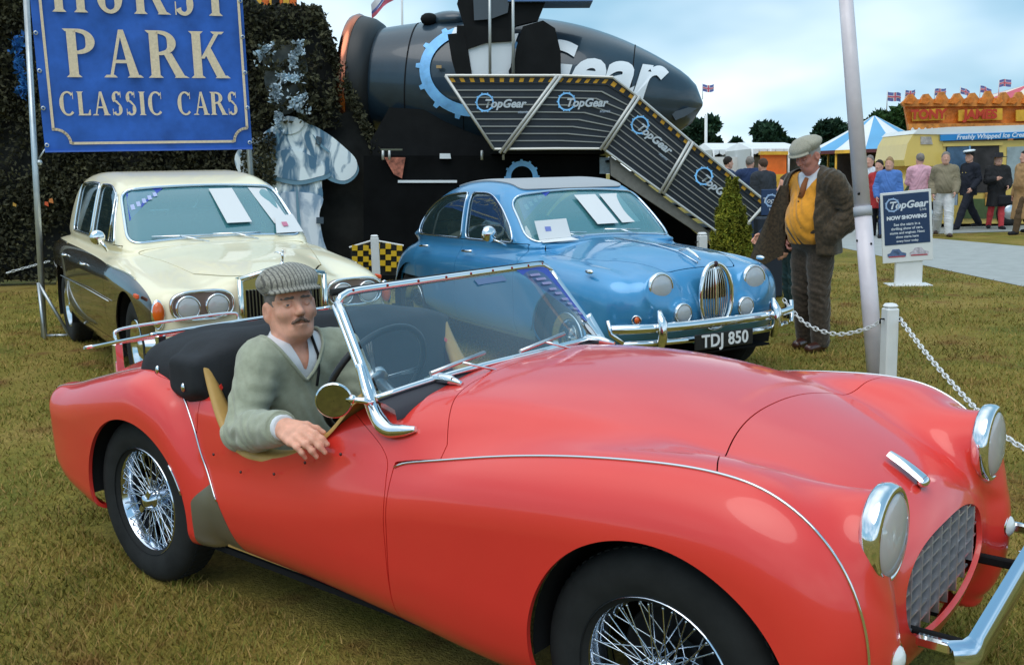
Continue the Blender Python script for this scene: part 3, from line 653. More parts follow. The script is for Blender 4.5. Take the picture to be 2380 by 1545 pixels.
# ---- wire wheels
def tyre_mesh(nm, R, rr, w):
    mb = MB(); p = []
    for r, y in ((rr - .004, -.36), (rr + .012, -.44), (rr + .05, -.51), (R - .045, -.50), (R - .018, -.44), (R - .004, -.34), (R, -.18), (R, .18), (R - .004, .34), (R - .018, .44), (R - .045, .5), (rr + .05, .51), (rr + .012, .44), (rr - .004, .36)):
        p.append((r, y * w))
    mb.lathe(p, 56, ax='y')
    for k in range(72):   # tread ribs
        a = 2 * PI * k / 72; M_ = Matrix.Rotation(a, 4, 'Y')
        for yo in (-.27, .02): mb.box((-.009, yo * w, R - .004), (.006, (yo + .25) * w, R + .0012), M_)
    return mb.mesh(nm)
tyre_me = tyre_mesh('tyre', .318, .196, .150); tyre_me.materials.append(TYRE)
RIMB = mat('wheel_chrome', (.66, .74, .84), .12, 1.)
mb = MB(); mb.lathe([(.206, -.070), (.211, -.066), (.209, -.060), (.197, -.056), (.190, -.045), (.182, -.02), (.176, .0), (.182, .03), (.196, .06), (.209, .066)], 64, ax='y'); rim_me = mb.mesh('rim'); rim_me.materials.append(RIMB)
mb = MB(); mb.lathe([(.001, -.072), (.022, -.070), (.026, -.06), (.030, -.052), (.034, -.035), (.045, -.03), (.048, -.02), (.05, .0), (.062, .03), (.066, .06)], 28, ax='y')
for a in (0, PI): mb.box((-.012, -.066, .015), (.012, -.050, .062), Matrix.Rotation(a + .5, 4, 'Y'), bev=.004)
hub_me = mb.mesh('hub_spinner'); hub_me.materials.append(RIMB)
def spoke_mesh(r0, y0, r1, y1, tw):
    mb = MB(); a = np.array([r0 * math.sin(0), y0, r0]); b = np.array([r1 * math.sin(tw), y1, r1 * math.cos(tw)]); mb.tube([a, b], .0021, 5, cap=False)
    mb.ball(tuple(b + (a - b) * .03), .004, 6); me = mb.mesh('spoke'); me.materials.append(RIMB); return me
sp_out = [spoke_mesh(.036, -.034, .186, -.046, t) for t in (.42, -.42)]
sp_in = [spoke_mesh(.058, .015, .180, -.015, t) for t in (.62, -.62)]
disc_me = MB().lathe([(.001, .075), (.14, .075), (.14, .05), (.15, .05), (.15, .09), (.001, .09)], 32, ax='y').mesh('brake_drum'); disc_me.materials.append(mat('brake_black', (.02, .02, .02), .6))
def wire_wheel(loc, rz, car, spin=0., steer=0.):
    w = link('wheel', tyre_me, None, car, loc, (0, spin, rz + steer)); 
    link('rim', rim_me, None, w); link('hub_spinner', hub_me, None, w); link('brake_drum', disc_me, None, w)
    for k in range(18):
        for me in sp_out: link('spoke', me, None, w, None, (0, 2 * PI * k / 18, 0))
    for k in range(12):
        for me in sp_in: link('spoke', me, None, w, None, (0, 2 * PI * (k + .5) / 12, 0))
    return w
wire_wheel((0.02, -.575, .318), 0, red, .2); wire_wheel((2.245, -.575, .318), 0, red, .5, .0)
wire_wheel((0.02, .575, .318), PI, red); wire_wheel((2.245, .575, .318), PI, red)

# ---- front: headlamps, mouth grille, side lamps, badge, bumper
def headlamp(car, loc, R, axis_tilt=0., mt_ring=CHROME, deep=.042, peak=False):
    """chrome-ringed round lamp facing +x"""
    h = MB().lathe([(R * .98, -.014), (R * 1.04, -.008), (R * 1.055, .004), (R * 1.05, deep * .35), (R * 1.0, deep * .62), (R * .90, deep * .72), (R * .87, deep * .60)], 40, ax='x').build('headlamp', mt_ring, car, loc, (0, axis_tilt, 0))
    MB().lathe([(R * .89, deep * .55), (R * .80, deep * .15), (R * .55, -deep * .45), (R * .25, -deep * .75), (.001, -deep * .8)], 36, ax='x').build('reflector', REFL, h); mb = MB(); mb.ball((-.0 * deep, 0, 0), R * .16, 10); mb.build('bulb_cap', CHROME, h)
    pr = [(R * .88 * math.sin(t), deep * .55 + R * .20 * math.cos(t)) for t in np.linspace(0.001, PI / 2, 8)]
    mb = MB().lathe(pr[::-1], 36, ax='x'); mb.build('lens', LGLASS, h)
    return h
for sgn in (-1, 1): headlamp(red, (2.688, sgn * .432, .718), .106)
GR = mat('grille_silver', (.74, .74, .77), .28, .8)
gz, gy = .505, .322
for i, y in enumerate(np.linspace(-.265, .265, 8)):
    hz = .118 * max(.05, 1 - (abs(y) / gy) ** 2.5) ** .4 - .004
    if hz > .02: MB().box((2.655, y - .0028, gz - hz), (2.708, y + .0028, gz + hz)).build('grille_bar', GR, red)
for i, z in enumerate(np.linspace(gz - .085, gz + .085, 6)):
    hy = gy * max(.05, 1 - (abs(z - gz) / .118) ** 2.5) ** .4 - .006
    MB().box((2.668, -hy, z - .0025), (2.702, hy, z + .0025)).build('grille_bar', GR, red)
MB().box((2.56, -.36, .36), (2.57, .36, .65)).build('radiator', mat('radiator_grey', (.05, .05, .06), .6, .3), red)
for sgn in (-1, 1):
    s_ = MB().lathe([(.036, -.02), (.040, .0), (.036, .014), (.032, .012)], 24, ax='x').build('side_lamp', CHROME, red, (2.735, sgn * .485, .468))
    MB().lathe([(.032, .010), (.028, .020), (.016, .028), (.001, .031)], 20, ax='x').build('lens', LENS, s_)
# badge: chrome shield strip on the nose
bp = [(2.545, .762), (2.575, .749), (2.605, .732), (2.635, .712)]
mb = MB(); G = []
for (x, z), w in zip(bp, (.012, .02, .024, .026)): G.append([(x + .012, -w, z + .004), (x + .018, -w * .6, z + .014), (x + .02, 0, z + .016), (x + .018, w * .6, z + .014), (x + .012, w, z + .004)])
mb.grid(G); mb.ball((2.648, 0, .712), (.015, .027, .015), 12); mb.build('nose_badge', CHROME, red)
# bumper
BUMP = mat('bumper_chrome', (.60, .70, .82), .10, 1.)
ys = np.linspace(-.335, .56, 30); G = []
for y in ys:
    e = np.clip((abs(y - .1125) - .3975) / .05, 0, 1); x = 2.856 - .035 * (y + .32) - .045 * e ** 2
    G.append([(x - .018, y, .372), (x - .004, y, .376), (x + .010, y, .394), (x + .015, y, .42), (x + .010, y, .446), (x - .004, y, .460), (x - .018, y, .463)])
mb = MB().grid(G); mb.build('bumper', BUMP, red)
for y in (-.325, .548): MB().box((2.74, y - .011, .432), (2.815, y + .011, .462), bev=.006).build('bumper_end', CHROME, red)
for y in (-.22, .34): MB().box((2.60, y - .011, .398), (2.835 - .035 * (y + .32), y + .011, .424), bev=.004).build('bumper_bracket', DARK, red)

# ---- windscreen
WS_T = np.array([1.055, .555, 1.155]); WS_B = np.array([1.275, .600, .865])
def wsp(s, t):
    """s -1..1 across (right to left), t 0 base..1 top"""
    a = abs(s); y = -s * 0 + s * ((1 - t) * .588 + t * .532)
    xb = 1.275 + .13 * (1 - s * s); xt = 1.055 + .075 * (1 - s * s); zb = .862 + .055 * (1 - a ** 2.5); zt = 1.155 + .012 * (1 - s * s)
    return np.array([xb + (xt - xb) * t, y, zb + (zt - zb) * t])
G = [[wsp(s, t) for t in np.linspace(.02, .98, 5)] for s in np.linspace(-.97, .97, 24)]
MB().grid(G).build('windscreen_glass', glass_mat('screen_glass', (.80, .90, .93), .03, .13, (.22, .38, .50)), red)
loop = [wsp(s, 0) for s in np.linspace(-1, 1, 20)] + [wsp(1, t) for t in (.25, .5, .75, .9)] 
top = [wsp(1, .9)] + [wsp(.985, .97)] + [wsp(s, 1) for s in np.linspace(.93, -.93, 22)] + [wsp(-.985, .97), wsp(-1, .9)]
mb = MB(); mb.tube(smooth_line(np.array(top), 1), .0125, 8); mb.build('screen_header', CHROME, red)
for sgn in (-1, 1):
    P = [wsp(sgn, t) for t in np.linspace(-.03, .92, 8)]; mb = MB(); mb.tube(P, .0125, 8); mb.tube([p + np.array([-.018, 0, -.012]) for p in P], .009, 6); mb.build('screen_pillar', CHROME, red)
    # foot bracket that sweeps forward along the scuttle
    b = wsp(sgn, 0); o = sgn
    Q = [b + np.array([-.06, 0, .10]), b + np.array([-.02, o * .012, .02]), b + np.array([.02, o * .016, -.045]), b + np.array([.07, o * .02, -.075]), b + np.array([.13, o * .015, -.07]), b + np.array([.17, o * .006, -.062])]
    mb = MB(); mb.tube(cr_loop(Q, 5, False), list(np.interp(np.linspace(0, 1, 26), [0, .3, .5, .8, 1], [.012, .02, .026, .018, .008])), 8); mb.build('screen_bracket', CHROME, red)
mb = MB(); mb.tube([wsp(s, 0) + np.array([.002, 0, .004]) for s in np.linspace(-1, 1, 24)], .010, 8); mb.build('screen_sill', CHROME, red)
G = [[wsp(s, 0) + np.array([dx, 0, dz]) for dx, dz in ((.0, -.004), (.045, -.008), (.082, -.020), (.088, -.05))] for s in np.linspace(-1, 1, 24)]
MB().grid(G).build('screen_seal', mat('seal_rubber', (.03, .03, .04), .6), red)
for s in np.linspace(-.9, .9, 9):
    MB().ball(tuple(wsp(s, 1) + np.array([.010, 0, .004])), .0055, 6).build('screen_stud', mat('stud_red', (.25, .02, .02), .4, .5), red)
# header fastening rubber behind the top rail
mb = MB(); mb.tube([wsp(s, 1) + np.array([-.018, 0, .002]) for s in np.linspace(-1, 1, 24)], .012, 6); mb.build('header_seal', BLACKRUB, red)
# wipers
for ys_, s0 in ((-.30, -.40), (.18, .28)):
    p0 = wsp(s0 , 0) + np.array([.075, 0, -.015]); w_ = MB(); w_.ball(tuple(p0), (.014, .014, .016), 10)
    p1 = p0 + np.array([-.045, -.13, .055]); w_.tube([p0 + np.array([0, 0, .01]), p1], .0045, 6); w_.build('wiper', CHROME, red)
    q = [p1 + np.array([.0, .11, .012]), p1 + np.array([.0, -.13, -.012])]; q2 = MB(); q2.tube(q, .0065, 6); q2.build('wiper_blade', ALLOY, red)
# bonnet hinge on the right of the scuttle
for sgn in (-1, 1):
    mb = MB(); mb.tube([(1.30, sgn * .40, .893), (1.345, sgn * .40, .903), (1.40, sgn * .402, .904), (1.455, sgn * .405, .896)], [.007, .018, .015, .006], 8); mb.build('bonnet_hinge', CHROME, red)
# stickers: tax disc and blue show sticker in the far corner of the screen
def ws_patch(nm, pts, mt, off=.004):
    MB().add([wsp(s, t) + np.array([off, 0, .002]) for s, t in pts], [tuple(range(len(pts)))]).build(nm, mt, red)
BLUEST = mat('blue_sticker', (.03, .07, .42), .4)
ws_patch('corner_sticker', [(.50, .97), (.96, .97), (.985, .25), (.93, .25)], BLUEST)
for k, t in enumerate((.90, .84, .78, .70, .64, .56, .50, .43, .37)):
    s0 = .62 + .036 * k
    for j in range(5 - k // 3): ws_patch('sticker_letter', [(s0 + .030 * j, t), (s0 + .019 + .030 * j, t - .006), (s0 + .019 + .030 * j, t - .036), (s0 + .030 * j, t - .030)], mat('sticker_print', (.42, .36, .62), .5), .0055)
ws_patch('tax_disc', [(.88 + .055 * math.cos(a), .13 + .085 * math.sin(a)) for a in np.linspace(0, 2 * PI, 16)[:-1]], mat('paper_white', (.75, .75, .75), .6))
ws_patch('mirror_sticker', [(.0, .93), (.30, .93), (.30, .86), (.0, .86)], mat('faint_blue', (.10, .16, .30), .4))
# wing mirror on the right door top
mr = MB(); Mm = frame((1.225, -.70, .876), (.66, -.74, -.12), z=(0, 0, 1))
mr.lathe([(.001, -.045), (.025, -.04), (.045, -.022), (.053, -.004), (.054, .003), (.050, .006)], 28, M=Mm @ Matrix.Rotation(PI / 2, 4, 'Y').inverted() @ Matrix.Identity(4) if False else Mm @ Matrix.Rotation(PI / 2, 4, 'Y'))
mo = mr.build('wing_mirror', CHROME, red)
MB().lathe([(.001, .0045), (.049, .0045)], 28, M=Mm @ Matrix.Rotation(PI / 2, 4, 'Y')).build('mirror_glass', mat('mirror_glass', (.30, .30, .27), .04, 1.), mo)
mb = MB(); mb.tube([(1.25, -.675, .878), (1.29, -.645, .872), (1.305, -.625, .86)], .009, 7); mb.ball((1.262, -.665, .877), .014, 8); mb.build('mirror_arm', CHROME, mo)

# ---- cockpit: dash, wheel, seats
MB().box((1.20, -.58, .66), (1.245, .58, .80), bev=.02).build('dashboard', SEATM, red)
th = rad(62); Mw = Matrix.Translation((1.00, -.33, .845)) @ Matrix.Rotation(-th, 4, 'Y')
mb = MB(); mb.tube([tuple(Mw @ Vector((.205 * math.cos(a), .205 * math.sin(a), 0))) for a in np.linspace(0, 2 * PI, 48, endpoint=False)], .0115, 8, closed=True); st = mb.build('steering_wheel', mat('wheel_rim_black', (.02, .022, .025), .35), red)
mb = MB()
for k in range(3):
    for d in (-.05, 0, .05): a = PI / 2 + k * 2 * PI / 3 + d; mb.tube([tuple(Mw @ Vector((.03 * math.cos(a), .03 * math.sin(a), 0))), tuple(Mw @ Vector((.2 * math.cos(a), .2 * math.sin(a), 0)))], .0025, 5)
mb.lathe([(.001, -.02), (.04, -.015), (.045, .01), (.001, .02)], 20, M=Mw); mb.tube([tuple(Mw @ Vector((0, 0, -.01))), tuple(Mw @ Vector((0, 0, -.30)))], .018, 8); mb.build('wheel_spokes', ALLOY, st)
for sy in (-.30, .30):
    def seat(x, y, z, sy=sy):
        b = smax(smax(AB(x - (.43 - .16 * (z - .4))) - .075, AB(y - sy) - .215, .08), AB(z - .56) - .29, .14)
        c = smax(smax(AB(x - .70) - .24, AB(y - sy) - .22, .08), AB(z - .34) - .085, .08)
        return smin(b, c, .05)
    tm_obj('seat', nets(seat, (.2, sy - .27, .2), (1.0, sy + .27, .9), .025), SEATM, red)

# ---- folded hood under its black canvas cover
def hood(x, y, z):
    a = AB(y); zt = .936 - .050 * np.clip((a - .35) / .25, 0, 1) ** 2 + .012 * np.sin(x * 23 + a * 4) * np.clip(.5 - a, 0, .3) / .3 + .006 * np.sin(y * 16 + x * 9)
    xr = -.16 + .10 * (a / .6) ** 2; xf = .455 - .02 * np.cos(y * 6)
    d = smax(smax(xr - x, x - xf - .04 * np.clip(.9 - z, 0, .3), .12), smax(z - zt - .10 * np.clip((x - .05), -.3, .3), a - .60, .10), .10)
    flap = smax(smax(AB(x - .345) - .088, a - .642, .03), smax(z - .90, .755 + .25 * AB(x - .335) - z, .05), .03)
    return smin(smax(d, .60 - z, .02), flap, .06)
HD = tm_obj('hood_cover', nets(hood, (-.3, -.68, .56), (.55, .68, 1.08), .014), HOODM, red)
for x, y, z in ((.20, -.648, .845), (.36, -.650, .80)):
    MB().ball((x, y + .003, z), (.010, .008, .016), 8).build('hood_stud', CHROME, red)
# ---- luggage rack on the boot
rk = MB(); rz_ = lambda x: .815 + .19 * (x + .68)
R_ = [(-.68, -.39), (-.66, -.42), (-.20, -.42), (-.17, -.39), (-.17, .39), (-.20, .42), (-.66, .42), (-.68, .39)]
rk.tube([(x, y, rz_(x)) for x, y in cr_loop(R_, 4)], .0085, 7, closed=True); rack = rk.build('luggage_rack', CHROME, red)
for y in np.linspace(-.36, .36, 9): MB().add([(x, y + d, rz_(x) + e) for x in (-.675, -.175) for d, e in ((-.009, -.004), (.009, -.004), (.009, .004), (-.009, .004))], [(3, 2, 1, 0), (4, 5, 6, 7), (0, 1, 5, 4), (1, 2, 6, 5), (2, 3, 7, 6), (3, 0, 4, 7)]).build('rack_slat', mat('rack_slat_metal', (.75, .60, .60), .25, .9), rack)
mb = MB(); mb.tube(cr_loop([(-.675, -.31, .80), (-.69, -.32, .845), (-.69, -.28, .872), (-.69, 0, .876), (-.69, .28, .872), (-.69, .32, .845), (-.675, .31, .80)], 5, False), .0075, 7)
mb.build('rack_rail', CHROME, rack)
for x, y in ((-.60, -.36), (-.60, .36), (-.25, -.36), (-.25, .36)): MB().box((x - .012, y - .02, .62 if x < -.5 else .72), (x + .012, y + .02, rz_(x) - .005), bev=.004).build('rack_leg', CHROME, rack)
# ---- rear: lamps, exhaust, plate edge
for sgn in (-1, 1): MB().ball((-.66, sgn * .43, .665), (.02, .02, .018), 10).build('tail_lamp', CHROME, red)
MB().box((-.80, -.26, .285), (-.785, .26, .40)).build('rear_plate', WHITEP, red)
mb = MB(); mb.box((-.535, -.556, .258), (-.455, -.546, .322)); mb.build('mud_flap', WHITEP, red)
mb = MB(); mb.tube([(-.45, -.42, .215), (-.78, -.42, .205)], .018, 10); mb.build('exhaust', CHROME, red)

# ================================================================ people
SKIN = mat('skin', (.80, .40, .28), .52, spec=.3, subsurf=.15, vary=(26, .16), bump=(90, .15, .002))
def V3(*a): return np.array(a, float)
def unit(v): v = np.asarray(v, float); return v / (np.linalg.norm(v) + 1e-12)
class HeadF:
    """head in its own axes: x towards the face, y to its left, z up; origin mid-skull"""
    def __init__(s, c, yaw=0., pitch=0., roll=0., k=1.):
        s.c = np.asarray(c, float); M = Matrix.Rotation(yaw, 3, 'Z') @ Matrix.Rotation(-pitch, 3, 'Y') @ Matrix.Rotation(roll, 3, 'X'); s.M = np.array(M); s.k = k
    def loc(s, x, y, z):
        p = [x - s.c[0], y - s.c[1], z - s.c[2]]; M = s.M; k = s.k
        return [(M[0, i] * p[0] + M[1, i] * p[1] + M[2, i] * p[2]) / k for i in range(3)]
    def pt(s, *a): return s.c + s.M @ (np.array(a, float) * s.k)
    def mtx(s): m = Matrix(s.M.tolist()).to_4x4(); m.translation = Vector(s.c); return m @ Matrix.Scale(s.k, 4)
def head_sdf(H, fine=True, mouth_open=.0):
    def f(X, Y, Z):
        x, y, z = H.loc(X, Y, Z); a = np.abs(y)
        d = ell(x, y, z, (-.012, 0, .035), (.100, .077, .098))
        d = smin(d, ell(x, y, z, (.020, 0, -.045), (.072, .060, .078)), .045)
        d = smin(d, ell(x, y, z, (.052, 0, -.098), (.030, .032, .022)), .035)          # chin
        d = smin(d, cap(x, a, z, (-.012, .058, -.055), (.045, .030, -.098), .018, .017), .03)   # jaw line
        if fine:
            d = smin(d, cap(x, a, z, (.078, .014, .022), (.066, .052, .018), .012, .010), .014)   # brow
            d = smin(d, ell(x, a, z, (.060, .040, -.028), (.028, .026, .022)), .022)  # cheek bones
            d = smax(d, -ell(x, a, z, (.098, .033, .002), (.022, .019, .013)), .014)        # sockets
            d = smin(d, ell(x, a, z, (.0775, .031, .002), (.0165, .017, .0125)), .005)    # lids
            d = smax(d, -(ell(x, a, z, (.0935, .031, .000), (.008, .0120, .0017))), .003)  # lid slit
            d = smin(d, cap(x, y, z, (.086, 0, .012), (.112, 0, -.028), .0085, .0125), .014)   # nose
            d = smin(d, ell(x, a, z, (.102, .010, -.034), (.012, .0095, .009)), .008)  # wings
            d = smin(d, ell(x, y, z, (.080, 0, -.064), (.018, .024, .020)), .018)       # muzzle
            d = smax(d, -ell(x, y, z, (.101, 0, -.0655), (.012, .024, .0022 + mouth_open)), .003)  # mouth slit
            d = smin(d, cap(x, a, z, (.094, .0, -.0725), (.086, .018, -.0705), .0055, .003), .006)  # lower lip
            d = smax(d, -cap(x, a, z, (.098, .021, -.040), (.082, .034, -.074), .003, .004), .012)    # folds beside the mouth
            e = ell(x + .5 * (a - .08), a, z, (-.010, .084, -.016), (.021, .013, .036)); e = smax(e, -ell(x + .5 * (a - .08), a, z, (.000, .098, -.012), (.012, .010, .023)), .006)
            d = smin(d, e, .010)
        else:
            d = smin(d, cap(x, y, z, (.086, 0, .010), (.108, 0, -.028), .010, .013), .016)
            d = smin(d, ell(x, a, z, (-.012, .078, -.018), (.020, .010, .032)), .008)
            d = smax(d, -ell(x, a, z, (.098, .033, .002), (.020, .018, .012)), .012)
        return d * H.k
    return f
def hand_parts(w, d, n, side, curl=.5, spread=.06, k=1., thumb=.6):
    """list of capsules for one hand. w wrist, d direction of the fingers, n back-of-hand normal, side=+1 left / -1 right"""
    d = unit(d); n = unit(n - d * np.dot(n, d)); s = np.cross(n, d) * 1.0   # points to the thumb for a right hand (back up, fingers away: thumb on the left) -> flip
    t = s if side < 0 else -s
    C = []
    for q, ln in ((.030, .088), (.010, .092), (-.011, .088), (-.030, .080)):
        C.append((w + t * q * .55 * k, w + d * ln * k + t * q * k - n * .004 * k, .0165 * k, .0125 * k))
    fl = [(.030, .088, (.042, .026, .022), .0092), (.010, .092, (.046, .029, .024), .0094), (-.011, .088, (.042, .027, .023), .009), (-.031, .080, (.033, .021, .020), .008)]
    for i, (q, ln, seg, r) in enumerate(fl):
        p = w + d * ln * k + t * q * k - n * .002 * k; a = curl * (.55 + .12 * i)
        for j, L in enumerate(seg):
            ang = a * (j + .7) * (1.0 if j else .8); dr = unit(d * math.cos(ang) - n * math.sin(ang) + t * (q * spread * 6) * math.cos(ang))
            p2 = p + dr * L * k; C.append((p, p2, r * k * (1 - .06 * j), r * k * (.93 - .07 * j))); p = p2
    p = w + d * .025 * k + t * .022 * k; 
    for j, (L, r) in enumerate(((.042, .0135), (.032, .0105), (.025, .009))):
        ang = thumb * (1 - .28 * j); dr = unit(d * math.cos(ang) + t * math.sin(ang) - n * (.30 + .22 * j)); p2 = p + dr * L * k; C.append((p, p2, r * k, r * k * .88)); p = p2
    return C
def chain_sdf(C, kk=.012):
    def f(x, y, z):
        d = None
        for a, b, ra, rb in C:
            e = cap(x, y, z, a, b, ra, rb); d = e if d is None else smin(d, e, kk)
        return d
    return f
def torso_sdf(J, t=0., belly=1., wr=0., hem=None):
    P, Cc, N = J['pelvis'], J['chest'], J['neck']; sl, sr = J['shL'], J['shR']; hl, hr = J['hipL'], J['hipR']
    up = unit(N - P); lf = unit(sl - sr); fw = unit(np.cross(lf, up)); lf = np.cross(up, fw); M = np.array([fw, lf, up]); w = np.linalg.norm(sl - sr) / .36
    lf2 = unit(hl - hr); fw2 = unit(np.cross(lf2, up)); M2 = np.array([fw2, np.cross(up, fw2), up])
    bl = P + (Cc - P) * .42 + fw * .03 * belly
    def f(x, y, z):
        d = ell(x, y, z, Cc, (.118 + t, .165 * w + t, .20 + t), M)
        d = smin(d, ell(x, y, z, bl, (.118 * belly + t, .150 * w * (1 + .3 * (belly - 1)) + t, .17 + t), M), .10)
        d = smin(d, ell(x, y, z, P, (.118 + t, .160 + t, .125 + t), M2), .10)
        d = smin(d, cap(x, y, z, sl - up * .015, sr - up * .015, .058 + t, .058 + t), .07)
        d = smin(d, cap(x, y, z, sl + (N - sl) * .30, N + up * .0, .042 + t, .045 + t * .4), .05); d = smin(d, cap(x, y, z, sr + (N - sr) * .30, N, .042 + t, .045 + t * .4), .05)
        if wr:
            q = fw[0] * x + fw[1] * y; r = lf[0] * x + lf[1] * y
            d = d + wr * (np.sin(52 * z + 9 * np.sin(14 * r) + 8 * q) * np.sin(9 * z + 21 * r) + .6 * np.sin(31 * (z + .8 * r) + 2 * np.sin(25 * q)))
        return d
    return f
def limb_sdf(a, b, c, ra, rb, rc, t=0., wr=0., rm=None):
    rm = rm or (ra + rb) * .5 * 1.04; ab = a + (b - a) * .45; bc = b + (c - b) * .35; r2 = rb * 1.03
    def f(x, y, z):
        d = smin(cap(x, y, z, a, ab, ra + t, rm + t), cap(x, y, z, ab, b, rm + t, rb + t), .02)
        d = smin(d, smin(cap(x, y, z, b, bc, rb + t, r2 + t), cap(x, y, z, bc, c, r2 + t, rc + t), .02), .02)
        if wr:
            e = np.exp(-((x - b[0]) ** 2 + (y - b[1]) ** 2 + (z - b[2]) ** 2) / .02)
            d = d + wr * (.45 + e) * np.sin(85 * (z + .5 * x) + 30 * y + 3 * np.sin(40 * x)) * np.sin(23 * x + 31 * z + 2)
        return d
    return f
def uni(fs, k=.03):
    def f(x, y, z):
        d = None
        for g in fs: e = g(x, y, z); d = e if d is None else smin(d, e, k)
        return d
    return f
def bounds(P, pad=.2): P = np.array(P); return P.min(0) - pad, P.max(0) + pad
def stand_joints(h=1.75, step=.0, lean=0., armL=None, armR=None, width=1., turn=0.):
    """upright figure, metres; step swings the legs, arms given as (elbow, wrist) offsets from the shoulder"""
    k = h / 1.75; J = {}
    J['pelvis'] = V3(0, 0, .95) * k; J['chest'] = V3(.0 + lean * .5, 0, 1.25) * k; J['neck'] = V3(-.01 + lean, 0, 1.47) * k; J['head'] = V3(.02 + lean * 1.2, 0, 1.62) * k
    J['shL'] = V3(-.01 + lean * .9, .178 * width, 1.392) * k; J['shR'] = V3(-.01 + lean * .9, -.178 * width, 1.392) * k
    for s, n in ((1, 'L'), (-1, 'R')):
        a = armL if s > 0 else armR
        if a is None: a = ((.0, .05, -.29), (.06, .06, -.54))
        J['el' + n] = J['sh' + n] + V3(a[0][0], s * a[0][1], a[0][2]) * k; J['wr' + n] = J['sh' + n] + V3(a[1][0], s * a[1][1], a[1][2]) * k
        J['hip' + n] = V3(0, s * .085, .90) * k; q = s * step
        J['kn' + n] = V3(.03 + q * .5, s * .095, .50) * k; J['an' + n] = V3(q * 1.0 + (-.05 if q < 0 else 0), s * .10, .085 + max(0, -q) * .12) * k; J['to' + n] = J['an' + n] + V3(.15, s * .03, -.055) * k
    return J
